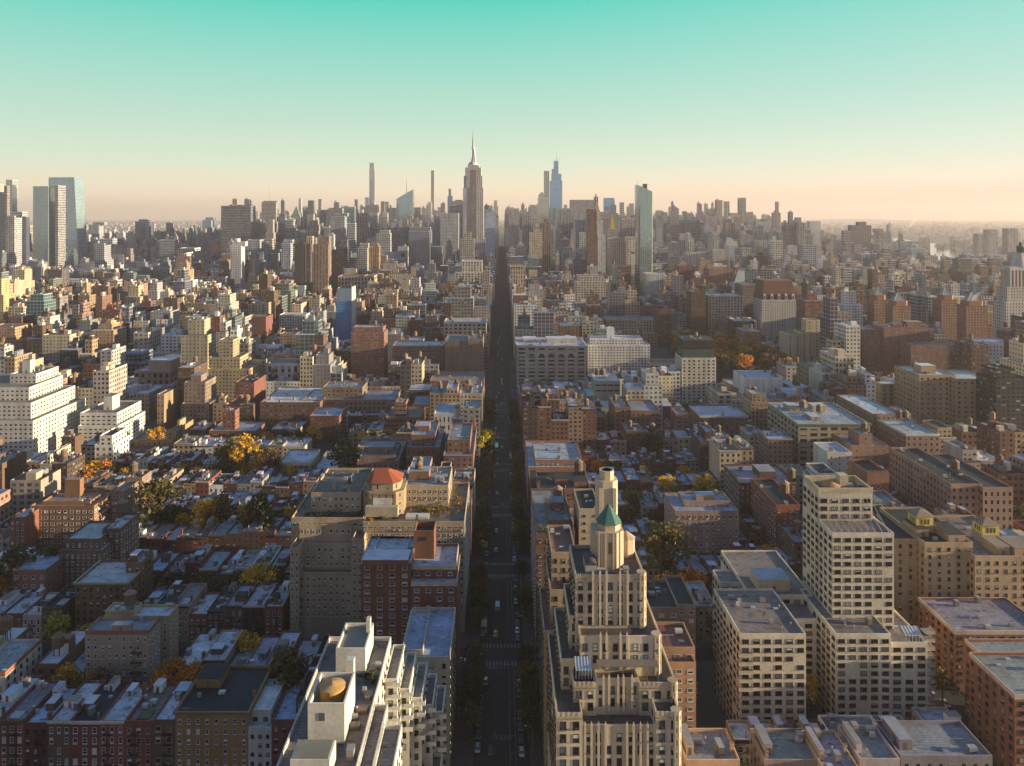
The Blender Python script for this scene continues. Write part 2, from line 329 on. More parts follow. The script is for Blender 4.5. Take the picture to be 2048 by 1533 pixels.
def vents(parent, x0, x1, y0, y1, z, n):
    """small plant standing on a roof, each piece a part of the building"""
    for _ in range(n):
        b = MB(); x, y = random.uniform(x0, x1), random.uniform(y0, y1); k = random.random()
        if k < .38:
            s = random.uniform(.5, 1.3); g_ = random.uniform(.2, .5); b.box(x - s, x + s, y - s * .7, y + s * .7, z + .25, z + random.uniform(.9, 1.8), (g_, g_, g_), bottom=True); b.box(x - s * .7, x + s * .7, y - s * .4, y + s * .4, z - .05, z + .25, (.1, .1, .1)); nm = 'air_conditioner'
        elif k < .68:
            h_ = random.uniform(.6, 2.4); b.loft(circ(x, y, .16, 6), z - .05, circ(x, y, .16, 6), z + h_, None, (.3, .3, .3)); b.loft(circ(x, y, .3, 6), z + h_, circ(x, y, .12, 6), z + h_ + .3, None, (.35, .35, .35)); nm = 'vent_pipe'
        elif k < .80: b.bar((x, y, z + .35), (min(x1, max(x0, x + random.uniform(-6, 6))), y + random.uniform(-1, 1), z + .35), .13, (.3, .3, .3)); nm = 'duct'
        elif k < .9: b.box(x - .8, x + .8, y - 1, y + 1, z - .05, z + 2.3, jit((.2, .17, .15), .4)); b.box(x - .9, x + .9, y - 1.1, y + 1.1, z + 2.3, z + 2.42, (.25, .25, .26), bottom=True); nm = 'roof_hatch'
        else:
            b.box(x - .9, x + .9, y - .6, y + .6, z - .05, z + .35, (.3, .3, .3)); b.box(x - .8, x + .8, y - .5, y + .5, z + .35, z + .42, (.32, .40, .44)); nm = 'skylight'
        b.build(nm, METAL if nm != 'roof_hatch' else PLAIN, parent)
HERO = []     # footprints already taken
VIS = []      # image windows (u0, u1, v_bottom, distance) in which the photo shows a building down to v_bottom
def B(name, label, cat, tiers, col, roof='silver', bay=3.3, st=3.3, w=.42, h=.5, gc=DG, par=1.0, blank='', real=None, fk='w', wide=False, cornice=None, clutter=4, tanks=(), bulks=(), chims=0, group=None, met=False, capc=None, zmin=0, skip=.04, top=None, inside=False):
    """tiers: (u0, u1, v_top, distance of the front, depth[, z0]); measured on the front face, then kept in metres"""
    T = []
    for q in tiers:
        u0, u1, vt, Y, dep = q[:5]
        if inside: u0 = CU + (u0 - CU) * (Y + dep) / Y     # the given span takes in the side wall
        T.append((ux(u0, Y), ux(u1, Y), Y, Y + dep, q[5] if len(q) > 5 else 0.0, vz(vt, Y)))
    q = tiers[0]; VIS.append((q[0], q[1], min(top or 9999, q[2] + .55 * (CV + H * F / q[3] - q[2])), q[3]))
    return Bm(name, label, cat, T, col, roof, bay, st, w, h, gc, par, blank, real, fk, wide, cornice, clutter, tanks, bulks, chims, group, capc, zmin, skip)
def Bm(name, label, cat, T, col, roof='silver', bay=3.3, st=3.3, w=.42, h=.5, gc=DG, par=1.0, blank='', real=None, fk='w', wide=False, cornice=None, clutter=4, tanks=(), bulks=(), chims=0, group=None, capc=None, zmin=0, skip=.04):
    x0, x1, y0, y1 = T[0][0], T[0][1], T[0][2], T[0][3]
    root = thing(name, label, cat, ((x0 + x1) / 2, (y0 + y1) / 2, 0), group)
    sp = spec(col, bay, st, w, h, gc); W, R = MB(), MB(); out = []
    rl = dict(faces=real, out=out, zmin=zmin, skip=skip) if real else None
    rc = jit(ROOFC[roof], .15) if isinstance(roof, str) else roof
    for (a, b_, c, d, z0, z1) in T:
        R = MB(); tier(W, R, a, b_, c, d, z0, z1, sp, par, blank, rl, jit(rc, .08), capc); R.build('roof', ROOF, root); HERO.append((a, b_, c, d))
    W.build('wall', FAC, root)
    if out: put_windows(root, out, fk, wide)
    top_ = max(T, key=lambda q: q[5] - .001 * (q[3] - q[2])); big = max(T, key=lambda q: (q[1] - q[0]) * (q[3] - q[2]))
    a, b_, c, d, z0, z1 = top_
    if cornice:
        q = MB(); ov, ch, cc = cornice
        for (a2, b2, c2, d2, z02, z12) in T[:1]:
            q.box(a2 - ov, b2 + ov, c2 - ov, c2 - .003, z12 - ch, z12 + .05, cc, bottom=True)
            q.box(b2 + .003, b2 + ov, c2 - .003, d2, z12 - ch, z12 + .05, cc, bottom=True); q.box(a2 - ov, a2 - .003, c2 - .003, d2, z12 - ch, z12 + .05, cc, bottom=True)
        q.build('cornice', PLAIN, root)
    for (fx0, fx1, fy0, fy1, hh) in bulks: bulkhead(root, a + (b_ - a) * fx0, a + (b_ - a) * fx1, c + (d - c) * fy0, c + (d - c) * fy1, z1 - par, z1 - par + hh, jit(col, .1), rc)
    for (fx_, fy_, r_) in tanks: tank(root, a + (b_ - a) * fx_, c + (d - c) * fy_, z1 - par, r_, r_ * 1.8, r_ * 1.3, jit((.15, .105, .07), .25))
    for k in range(chims): chimney(root, random.choice((a + .9, b_ - .9)), random.uniform(c + 1, d - 1), z1 - par, random.uniform(.8, 1.2), random.uniform(2, 3.2), jit(col))
    if clutter: vents(root, a + 1, b_ - 1, c + 1.2, d - 1, z1 - par, clutter)
    root['dim'] = 0.0; del root['dim']
    return root
# ---------------------------------------------------------------- the setting
def struct(name, mb, mat):
    return tag(mb.build(name, mat), kind='structure')
g = MB(); N_ = 24; X0, X1, Y0, Y1 = -24000., 24000., -1500., 30000.
g.face([(X0, Y0, 0), (X1, Y0, 0), (X1, Y1, 0), (X0, Y1, 0)]); 
gm, gt, gb = base_mat('ground_cover'); geo = nd(gt, 'ShaderNodeNewGeometry')
vo = nd(gt, 'ShaderNodeTexNoise'); vo.inputs['Scale'].default_value = .004; vo.inputs['Detail'].default_value = 8; gt.links.new(geo.outputs['Position'], vo.inputs[0])
gr = ramp(gt, [(.35, (.05, .05, .048)), (.55, (.09, .085, .07)), (.7, (.06, .075, .04))]); gt.links.new(vo.outputs[0], gr.inputs[0]); gt.links.new(gr.outputs[0], gb.inputs['Base Color']); gb.inputs['Roughness'].default_value = .9
struct('ground', g, gm)
STREETS = [242, 321, 398, 477, 560, 642, 735, 817, 902] + [982 + 80.4 * k for k in range(45)]
AVE_W = [-305, -580, -855, -1130, -1400]
AVE_E = [172, 330, 480, 640]
r = MB(); r.face([(-16, 60, .004), (16, 60, .004), (16, 4600, .004), (-16, 4600, .004)]); struct('avenue', r, ASPH)
r = MB(); r.face([(163, 120, .004), (181, 120, .004), (181, 735, .004), (163, 735, .004)]); struct('side_street', r, ASPH)
for Y in STREETS[:9]:
    r = MB(); hw = 13 if Y == 735 else 8
    r.face([(-900, Y - hw, .008), (900, Y - hw, .008), (900, Y + hw, .008), (-900, Y + hw, .008)]); struct('cross_street', r, ASPH)
xs = [-850, -592, -568, -317, -293, -9.5, 9.5, 166, 178, 320, 340, 470, 490, 900]
for k in range(len(STREETS[:10]) - 1):
    ya, yb = STREETS[k], STREETS[k + 1]; ha = 9 if ya == 735 else 4.6; hb = 9 if yb == 735 else 4.6
    for a, b_ in ((-290, -9.5), (9.5, 166), (178, 330), (-568, -317), (340, 470)):
        p = MB(); p.box(a, b_, ya + ha, yb - hb, 0, .14, (.2, .19, .18)); struct('pavement', p, PAVE)
p = MB(); p.box(-290, -9.5, 120, 237.4, 0, .14, (.2, .19, .18)); struct('pavement', p, PAVE)
p = MB(); p.box(9.5, 166, 120, 237.4, 0, .14, (.2, .19, .18)); struct('pavement', p, PAVE)
p = MB(); p.box(178, 330, 120, 237.4, 0, .14, (.2, .19, .18)); struct('pavement', p, PAVE)
for Y in STREETS[:7]:
    for s in (-1, 1):
        m = MB(); hw = 11 if Y == 735 else 6.6
        for k in range(11):
            x = -8 + k * 1.5; yy = Y + s * hw
            m.face([(x, yy - 1.6, .016), (x + .75, yy - 1.6, .016), (x + .75, yy + 1.6, .016), (x, yy + 1.6, .016)])
        if Y < 600:
            for k in range(5):
                for xx in (-13, 13):
                    yy = Y - 3.6 + k * 1.6
                    if s > 0: m.face([(xx - 1.6, yy, .016), (xx + 1.6, yy, .016), (xx + 1.6, yy + .7, .016), (xx - 1.6, yy + .7, .016)])
        struct('crosswalk', m, PAINT)
for k in range(7):
    ya, yb = STREETS[k] + 11, STREETS[k + 1] - 11
    m = MB()
    for x in (2.9, 4.9): m.face([(x, ya, .012), (x + .16, ya, .012), (x + .16, yb, .012), (x, yb, .012)])
    y = ya
    while y < yb:
        m.face([(-2.2, y, .012), (-2.05, y, .012), (-2.05, y + 3, .012), (-2.2, y + 3, .012)]); m.face([(2.9, y, .013), (4.9, y, .013), (4.9, y + .2, .013), (2.9, y + .2, .013)]); y += 9
    m.face([(-8, yb + 1.2, .012), (3, yb + 1.2, .012), (3, yb + 1.7, .012), (-8, yb + 1.7, .012)])
    struct('lane_marking', m, PAINT)
for txt, px, py in (('ONLY', 1.6, 271), ('TURN', -1.4, 271.5), ('ONLY', 1.2, 252), ('TURN', -1.6, 252)):
    tcv = bpy.data.curves.new('road_lettering', 'FONT'); tcv.body = txt; tcv.size = 1.5; tcv.align_x = 'CENTER'; tcv.resolution_u = 2
    to = bpy.data.objects.new('tmp', tcv); COL.objects.link(to); bpy.context.view_layer.update()
    me = bpy.data.meshes.new_from_object(to.evaluated_get(bpy.context.evaluated_depsgraph_get())); bpy.data.objects.remove(to)
    o = bpy.data.objects.new('road_lettering', me); COL.objects.link(o); me.materials.clear(); me.materials.append(PAINT)
    o.location = (px, py, .02); o.rotation_euler = (0, 0, math.pi); o.scale = (1, 2.6, 1); tag(o, kind='structure')
# rivers and far ridge
wm, wt, wb = base_mat('river_water'); wb.inputs['Base Color'].default_value = (.05, .07, .08, 1); wb.inputs['Roughness'].default_value = .12
wnz = nd(wt, 'ShaderNodeTexNoise'); wnz.inputs['Scale'].default_value = .08; bmp = nd(wt, 'ShaderNodeBump'); bmp.inputs['Strength'].default_value = .15
g2 = nd(wt, 'ShaderNodeNewGeometry'); wt.links.new(g2.outputs['Position'], wnz.inputs[0]); wt.links.new(wnz.outputs[0], bmp.inputs['Height']); wt.links.new(bmp.outputs[0], wb.inputs['Normal'])
r = MB(); r.face([(-3600, 1200, .05), (-2050, 1200, .05), (-1950, 9000, .05), (-3300, 9000, .05)]); struct('river', r, wm)
r = MB(); r.face([(1500, 1200, .05), (2300, 1200, .05), (2450, 3200, .05), (2900, 5200, .05), (4200, 9500, .05), (3400, 9500, .05), (2200, 5200, .05), (1650, 3200, .05)]); struct('river', r, wm)
HILL = col_mat('wooded_hill', (.07, .075, .05), .95, 0, .6, 1.3, .002, .01)
for sx_, (xa, xb, yy, hh) in enumerate(((3000, 15500, 21500, 95), (-15500, -4200, 17000, 40))):
    r = MB(); n = 40; pr = []
    for i in range(n + 1):
        x = xa + (xb - xa) * i / n; z = hh * (.55 + .25 * math.sin(i * .35 + sx_) + .2 * math.sin(i * .11)) * min(1, i / 5) * min(1, (n - i) / 5); pr.append((x, z))
    for i in range(n):
        (xa_, za), (xb_, zb) = pr[i], pr[i + 1]
        r.face([(xa_, yy - 1500, -1), (xb_, yy - 1500, -1), (xb_, yy, zb), (xa_, yy, za)]); r.face([(xa_, yy, za), (xb_, yy, zb), (xb_, yy + 1500, -1), (xa_, yy + 1500, -1)])
    struct('hills', r, HILL)

# ---------------------------------------------------------------- landmark: cream art-deco stepped tower right of the avenue
def deco_tower():
    root = thing('stepped_apartment_tower', 'tall cream brick stepped tower with green copper pyramid roof right of the avenue', 'apartment tower', (34, 230, 0))
    sp = spec((.47, .40, .30), 3.0, 3.35, .50, .64); W, R = MB(), MB(); out = []
    rl = dict(faces='SW', out=out, zmin=20, skip=.02)
    T = [(1113, 1165, 1427, 207, 40), (1312, 1360, 1425, 207, 40), (1165, 1312, 1450, 207.6, 40), (1147, 1192, 1366, 213, 34), (1278, 1353, 1366, 213, 34), (1192, 1278, 1357, 213.5, 33), (1160, 1322, 1272, 218, 28), (1151, 1290, 1150, 224, 20.5), (1122, 1163, 1318, 219, 29), (1138, 1163, 1232, 226, 20)]
    for k, (u0, u1, vt, Y, dep) in enumerate(T):
        a, b = ux(u0, Y), ux(u1, Y); z = vz(vt, Y)
        rl['zmin'] = 20 if k < 3 else vz(T[min(k, 2)][2], 207) + 1 if k < 6 else vz(1366, 213) + 1 if k == 6 else vz(1272, 218) + 1 if k == 7 else vz(1427, 207) + 1
        R = MB(); tier(W, R, a, b, Y, Y + dep, 0, z, sp, 1.1, '', rl, (.10, .07, .06)); R.build('roof', ROOF, root); HERO.append((a, b, Y, Y + dep))
    W.build('wall', FAC, root)
    put_windows(root, out, 'd')
    # vertical piers that end in pointed tips
    P = MB(); pc = (.50, .42, .31)
    def piers(us, vt, Y, zb):
        for u in us:
            x = ux(u, Y); z = vz(vt, Y); P.box(x - .32, x + .32, Y - .45, Y - .003, zb, z, pc); P.cone(rect(x - .32, x + .32, Y - .45, Y - .003), z, (x, Y - .22, z + 1.2), pc)
    piers([1170, 1183, 1197, 1211, 1254, 1267, 1281, 1295, 1309], 1450, 207.6, 0); piers([1207, 1218, 1236, 1247, 1264], 1355, 213.5, vz(1450, 207.6))
    piers([1201, 1213, 1241, 1254], 1270, 218, vz(1357, 213.5)); piers([1186, 1200, 1213, 1240, 1255], 1146, 224, vz(1272, 218))
    for (u0, u1, vt, Y) in ((1113, 1165, 1427, 207), (1312, 1360, 1425, 207), (1147, 1192, 1366, 213), (1278, 1322, 1366, 213), (1151, 1172, 1150, 224), (1268, 1290, 1150, 224)):
        z = vz(vt, Y); a, b = ux(u0, Y), ux(u1, Y); n = 5
        for i in range(n):
            x = a + (b - a) * i / n; P.box(x + .1, x + (b - a) / n * .62, Y - .12, Y - .003, z - .9, z + .35, pc)
        P.box(a - .15, b + .15, Y - .2, Y - .004, z - 1.6, z - 1.25, (.3, .22, .15))
    P.build('pier', PLAIN, root)
    Q = MB()
    for (u1, vt, Y, v0) in ((1290, 1146, 224, 1272), (1320, 1270, 218, 1357), (1353, 1364, 213, 1440), (1360, 1423, 207, 1900)):
        x = ux(u1, Y); Q.loft(circ(x - .9, Y + 1.0, 1.5, 8, .39), max(0, vz(v0, Y)), circ(x - .9, Y + 1.0, 1.5, 8, .39), vz(vt, Y), spec((.44, .36, .25), 9, 3.35, .3, .5))
    Q.build('corner_pier', FAC, root)
    # octagonal upper stage, chimney tower, pyramid
    sp2 = spec((.47, .39, .27), 3, 3.4, 0, 0)
    M = MB(); Y = 230
    a, b = ux(1186, Y), ux(1250, Y); z0, z1 = vz(1150, 224) - 1.1, vz(1068, Y); M.loft(oct_(a, b, Y, Y + 10, 2.6), z0, oct_(a, b, Y, Y + 10, 2.6), z1, sp2)
    for u in (1198, 1211, 1227, 1239):
        x = ux(u, Y); M.box(x - .22, x + .22, Y - .35, Y - .003, z0, z1 + .7, pc)
    xm = ux(1220, Y); M.box(xm - .5, xm + .5, Y - .05, Y - .002, z0 + 4.5, z0 + 8, (.16, .1, .07))
    a2, b2 = ux(1198, Y + 1.5), ux(1243, Y + 1.5); z2 = vz(1051, Y + 1.5); M.loft(oct_(a2, b2, Y + 1.5, Y + 8, 1.9), z1, oct_(a2, b2, Y + 1.5, Y + 8, 1.9), z2, sp2)
    M.build('upper_stage', FAC, root)
    G = MB(); o8 = oct_(a2 - .35, b2 + .35, Y + 1.1, Y + 8.4, 2.1); G.cone(o8, z2 - .05, (ux(1217, Y + 5), Y + 4.8, vz(1006, Y + 5)), (.05, .135, .11)); G.build('pyramid_roof', PLAIN, root)
    K = MB(); Y3 = 240; a3, b3 = ux(1194, Y3), ux(1237, Y3); z3 = vz(964, Y3)
    K.loft(oct_(a3, b3, Y3, Y3 + 7, 1.8), z0, oct_(a3, b3, Y3, Y3 + 7, 1.8), z3, sp2)
    for u in (1201, 1229): x = ux(u, Y3); K.box(x - .5, x + .5, Y3 - .3, Y3 - .003, z0, z3 - 2, pc)
    a4, b4 = ux(1201, Y3 + 1), ux(1229, Y3 + 1); z4 = vz(944, Y3 + 1); ro = oct_(a4, b4, Y3 + 1, Y3 + 5.6, 1.3); ri = oct_(a4 + .4, b4 - .4, Y3 + 1.4, Y3 + 5.2, 1.2)
    K.loft(ro, z3, ro, z4, sp2, cap=False)
    for i in range(8): K.face([(*ro[i], z4), (*ro[(i + 1) % 8], z4), (*ri[(i + 1) % 8], z4), (*ri[i], z4)], None, (.5, .45, .33)); K.face([(*ri[(i + 1) % 8], z4 - 2), (*ri[i], z4 - 2), (*ri[i], z4), (*ri[(i + 1) % 8], z4)], None, (.06, .05, .05))
    K.face([(*p, z4 - 2) for p in ri], None, (.02, .02, .02)); K.build('chimney_tower', FAC, root)
    # side turret, dark vaulted penthouse, glass conservatory, terrace
    Q = MB(); Y4 = 236; c = circ(ux(1257, Y4), Y4 + 4, 2.6, 8); Q.loft(c, z0, c, vz(1085, Y4), sp2); Q.cone(circ(ux(1257, Y4), Y4 + 4, 2.9, 8), vz(1085, Y4), (ux(1257, Y4), Y4 + 4, vz(1072, Y4)), (.35, .28, .2)); Q.build('turret', FAC, root)
    V = MB(); xa, xb, ya, yb, zb = ux(1171, 227), ux(1194, 227), 226.5, 234, vz(1145, 227)
    n = 8
    for i in range(n):
        t0, t1 = math.pi * i / n, math.pi * (i + 1) / n; xc, rr = (xa + xb) / 2, (xb - xa) / 2
        V.face([(xc + rr * math.cos(t0), ya, zb + 2.2 + rr * .6 * math.sin(t0)), (xc + rr * math.cos(t0), yb, zb + 2.2 + rr * .6 * math.sin(t0)), (xc + rr * math.cos(t1), yb, zb + 2.2 + rr * .6 * math.sin(t1)), (xc + rr * math.cos(t1), ya, zb + 2.2 + rr * .6 * math.sin(t1))], None, (.05, .055, .065))
        V.face([(xc, ya, zb + 2.2), (xc + rr * math.cos(t0), ya, zb + 2.2 + rr * .6 * math.sin(t0)), (xc + rr * math.cos(t1), ya, zb + 2.2 + rr * .6 * math.sin(t1))], None, (.05, .055, .065))
    V.box(xa, xb, ya, yb, zb - 1, zb + 2.2, (.35, .32, .26)); V.build('vaulted_penthouse', PLAIN, root)
    A = MB(); xa, xb = ux(1152, 214), ux(1183, 214); zb = vz(1360, 213.5)
    A.face([(xa, 214, zb + 2.2), (xb, 214, zb + 2.2), (xb, 217.9, zb + 4), (xa, 217.9, zb + 4)], None, (.4, .48, .52))
    for i in range(6): x = xa + (xb - xa) * i / 5; A.bar((x, 214, zb), (x, 214, zb + 2.2), .07, (.5, .5, .5)); A.bar((x, 213.95, zb + 2.25), (x, 217.9, zb + 4.05), .07, (.5, .5, .5))
    A.build('conservatory', METAL, root)
    A = MB(); A.box(ux(1195, 214), ux(1318, 214), 214.2, 217.6, zb + 3.1, zb + 3.35, (.18, .15, .12), bottom=True)
    for u in (1196, 1220, 1245, 1270, 1295, 1317): x = ux(u, 214); A.bar((x, 214.3, zb - 1), (x, 214.3, zb + 3.1), .12, (.2, .17, .13))
    A.build('pergola', PLAIN, root)
    vents(root, ux(1200, 224), ux(1285, 224), 225, 229, vz(1150, 224) - 1.1, 4)
deco_tower()
# ---------------------------------------------------------------- white brick terraced apartment building, bottom left
def white_terraces():
    root = thing('terraced_apartment_building', 'white brick apartment building with stepped terraces and a tan tank inside its roof enclosure', 'apartment building', (-34, 200, 0))
    sp = spec((.58, .55, .47), 3.6, 3.2, .38, .46); W, R = MB(), MB(); out = []
    rl = dict(faces='SE', out=out, zmin=15, skip=.12); rc = (.30, .22, .18)
    T = [(-50, -32, 160, 222, 62, (.17, .14, .13)), (-32, -28.5, 158, 192, 61.5, rc), (-28.5, -24, 158, 185, 61.2, rc), (-32, -28.5, 209, 226, 57.5, (.3, .26, .23)), (-28.5, -25.5, 212, 230, 53, (.3, .26, .23)), (-25.5, -22.5, 216, 233, 48, (.3, .26, .23)), (-22.5, -19.8, 220, 235, 43.5, (.2, .18, .17)), (-19.8, -17.2, 224, 236.5, 39, (.2, .18, .17)), (-24, -17.2, 160, 224, 27, (.2, .17, .15))]
    for a, b, c, d, z, r_ in T: R = MB(); tier(W, R, a, b, c, d, 0, z, sp, 1.15, '', rl, r_); R.build('roof', ROOF, root); HERO.append((a, b, c, d))
    W.build('wall', FAC, root); put_windows(root, out, 'd')
    # roof enclosure with the tank
    E = MB(); wc = (.60, .57, .48); zr = 60.85
    xa, xb, ya, yb, zt = -45.2, -36.6, 178.6, 191, 70.2; t = .45
    for (p, q, r_, s_) in ((xa, xb, ya, ya + t), (xa, xb, yb - t, yb), (xa, xa + t, ya + t, yb - t), (xb - t, xb, ya + t, yb - t)): E.box(p, q, r_, s_, zr, zt, wc)
    E.box(-38.8, -36.9, 191.01, 193, zr, 73, wc); E.face([(xa + t, ya + t, 64), (xb - t, ya + t, 64), (xb - t, yb - t, 64), (xa + t, yb - t, 64)], None, (.12, .08, .06))
    E.build('roof_enclosure', PLAIN, root); E = MB(); E.box(-46, -37.4, 166.5, 173, zr, 65.6, wc); E.box(-45.6, -37.8, 166.9, 172.6, 65.61, 65.9, (.2, .19, .14))
    E.build('bulkhead', PLAIN, root); E = MB(); E.box(-42.6, -41.2, 178.5, 178.597, 66.2, 68, (.1, .1, .1)); E.build('louvre', PLAIN, root)
    K = MB(); c = circ(-40.8, 185, 3.0, 24); K.loft(c, 64, c, 70.6, None, (.46, .26, .06), cap=False); K.cone(circ(-40.8, 185, 3.1, 24), 70.6, (-40.8, 185, 71.5), (.50, .30, .11)); K.bar((-40.6, 184, 71.2), (-40.6, 184, 72.6), .12, (.4, .3, .18)); K.build('water_tank', PLAIN, root)
    E = MB(); xa, xb, ya, yb, z1 = -44.6, -36.6, 206, 219, 67.6
    E.box(xa, xb, ya, yb, zr, z1 - 1, wc)
    for (p, q, r_, s_) in ((xa, xb, ya - .003, ya + t), (xa, xb, yb - t, yb + .003), (xa - .003, xa + t, ya + t, yb - t), (xb - t, xb + .003, ya + t, yb - t)): E.box(p, q, r_, s_, z1 - .999, z1, wc)
    E.face([(xa + t, ya + t, z1 - .95), (xb - t, ya + t, z1 - .95), (xb - t, yb - t, z1 - .95), (xa + t, yb - t, z1 - .95)], None, (.2, .19, .15))
    E.box(-37.8, -36.75, 214, 216, z1 - .5, z1 + 3.5, wc); E.box(-41.2, -39.8, ya - .06, ya - .002, 63.2, 65, (.09, .1, .12)); E.build('bulkhead', PLAIN, root)
    # stepped parapets and railings of the terraces
    for a, b, c, d, z, _ in T[3:8]:
        for k in range(4):
            Rl = MB(); z2 = z - 1.2 - 3.2 * k; y = c + .2
            Rl.box(b - 1.2, b + 1.1, y - 1.5, y - .21, z2 - .2, z2, wc, bottom=True); Rl.box(b - 1.2, b + 1.1, y - 1.5, y - 1.42, z2, z2 + 1, (.5, .5, .5)); Rl.box(b + 1.02, b + 1.1, y - 1.41, y - .21, z2, z2 + 1, (.5, .5, .5)); Rl.build('balcony', PLAIN, root)
    Q = MB()
    for (x, y0_, y1_) in ((-31.6, 159, 191.5), (-28.1, 159, 184.5), (-49.6, 161, 221)):
        for k in range(int((y1_ - y0_) / 2) + 1): Q.bar((x, y0_ + 2 * k, 61.2), (x, y0_ + 2 * k, 63), .04, (.3, .3, .3))
        Q.bar((x, y0_, 62.9), (x, y1_, 62.9), .05, (.3, .3, .3))
    Q.build('railing', METAL, root)
    D = MB()
    for x, y, s in ((-34.6, 190, 1.3), (-33.6, 196, 1.5), (-35.2, 184, 1.1)): D.box(x - s, x + s, y - s * .8, y + s * .8, 60.86, 61.9, (.13, .09, .08))
    D.build('covered_furniture', PLAIN, root); vents(root, -36, -33, 170, 215, 60.9, 6)
white_terraces()
hedge = []   # terrace planting, filled with leaves further down: (x0, x1, y0, y1, z, label, colour)
hedge.append((-36.2, -33.2, 199, 205, 60.9, 'dark green planted terrace on the white terraced building', (.05, .07, .02)))

# ---------------------------------------------------------------- brown brick apartment block with the red pyramid roof, left of the avenue
def red_roof_block():
    root = thing('turreted_apartment_building', 'big tan brick apartment block left of the avenue with a red tiled tower roof', 'apartment building', (-55, 355, 0))
    sp = spec((.42, .32, .21), 2.55, 3.15, .44, .56); W, R = MB(), MB(); out = []
    rl = dict(faces='SE', out=out, zmin=8, skip=.02); rc = (.16, .13, .11)
    m = lambda u, Y: ux(u, Y)
    T = [(m(580, 330), m(598, 330), 330, 385, 41, rc), (m(598, 333), m(703, 333), 333, 385, 29, rc), (m(703, 330), m(726, 330), 330, 385, 44.5, rc), (m(598, 337), m(703, 337), 337, 385, 40, rc), (m(598, 340), m(703, 340), 340, 385, 47, rc), (m(582, 341), m(727, 341), 341, 385, 49.5, rc), (m(726, 338), -16.3, 338, 388, 49, rc), (m(622, 350), m(722, 350), 350, 384, 57.5, rc), (m(804, 358), m(897, 358), 358, 385, 58, (.32, .31, .3))]
    z = [41, 29, 44.5, 40, 47, 49.5, 49, 57.5, 58]; zm = [8, 8, 8, 30, 41, 46, 8, 50, 50]
    for k, (a, b, c, d, z1, r_) in enumerate(T):
        rl['zmin'] = zm[k]; R = MB(); tier(W, R, a, b, c, d, 0, z1, sp, 1.0, '', rl, r_); R.build('roof', ROOF, root); HERO.append((a, b, c, d))
    W.build('wall', FAC, root); put_windows(root, out, 'w')
    Tm = MB(); sp2 = spec((.30, .23, .13), 3.4, 4, .26, .42); Y = 346
    a, b = m(724, Y), m(806, Y); o1 = oct_(a, b, Y, Y + 19, 3.2); Tm.loft(o1, 48, o1, vz(985, Y), sp2)
    a2, b2 = m(733, Y + 1), m(797, Y + 1); o2 = oct_(a2 - .2, b2 + .2, Y + 1.5, Y + 17.5, 2.8); Tm.loft(o2, vz(985, Y), o2, vz(969, Y), spec((.38, .31, .20), 4, 4, .2, .6))
    n = 26
    for i in range(n):
        x = a + 3.2 + (b - a - 6.4) * i / n
        Tm.box(x, x + .35, Y - .25, Y - .003, vz(985, Y) - .9, vz(985, Y) + .6, (.42, .34, .22))
    Tm.box(a + 2, b - 2, Y - 3, Y - .004, 49, 53.4, (.40, .34, .24)); Tm.box(a + 5, b - 5, Y - .2, Y - .005, 53.5, 56.4, (.55, .54, .5)); Tm.build('tower', FAC, root)
    K = MB(); o3 = oct_(a2 - .9, b2 + .9, Y + .8, Y + 18.2, 3.1); zr = vz(969, Y) - .1; rx0, rx1 = m(748, Y + 9), m(778, Y + 9); zt = vz(939, Y + 9)
    top_ = oct_(rx0, rx1, Y + 8, Y + 11, .4); K.loft(o3, zr, top_, zt, None, (.30, .075, .03)); K.build('tiled_roof', PLAIN, root)
    Q = MB(); Q.box(m(727, 338), -16.6, 337.9, 337.997, 45.4, 45.9, (.36, .28, .18), bottom=True)
    for i in range(40): x = m(727, 338) + 2 + i * 1.05; Q.box(x, x + .4, 337.85, 337.996, 44.2, 45.3, (.36, .28, .18))
    for zz in (41.2, 44.9): Q.box(m(581, 330), m(725, 330), 329.8, 329.997, zz - 11.8, zz - 11.5, (.34, .27, .17), bottom=True)
    Q.build('string_course', PLAIN, root)
    bulkhead(root, m(818, 368), m(858, 368), 368, 376, 57, vz(943, 368), (.24, .13, .08)); tank(root, m(838, 372), 372, vz(943, 368), 1.9, 2, .3)
    bulkhead(root, m(870, 366), m(884, 366), 366, 371, 57, vz(957, 366), (.4, .34, .24)); bulkhead(root, m(811, 343), m(857, 343), 343, 348, 48, vz(1035, 343), (.55, .52, .45), (.5, .48, .43))
    chimney(root, m(698, 352), 352, 56.5, 1.6, 3, (.4, .32, .2)); chimney(root, m(668, 356), 356, 56.5, 1.4, 3.4, (.4, .32, .2)); vents(root, m(640, 355), m(715, 355), 354, 380, 56.5, 10); vents(root, m(820, 360), m(890, 360), 362, 384, 57, 10)
red_roof_block()
for q in ((ux(727, 340), ux(780, 340), 339.5, 345, 48.1, 'yellow green trees along the terrace below the red roofed tower', (.30, .24, .02)), (-30, -17.5, 345, 385, 48.1, 'orange and green roof garden along the avenue edge of the tan block', (.26, .16, .02)), (ux(600, 345), ux(720, 345), 343, 349, 48.6, 'dark shrubs on the left terrace of the tan block', (.05, .06, .02)), (ux(800, 340), ux(905, 340), 349, 357, 48.1, 'mixed autumn roof garden right of the red roofed tower', (.24, .17, .03))): hedge.append(q)

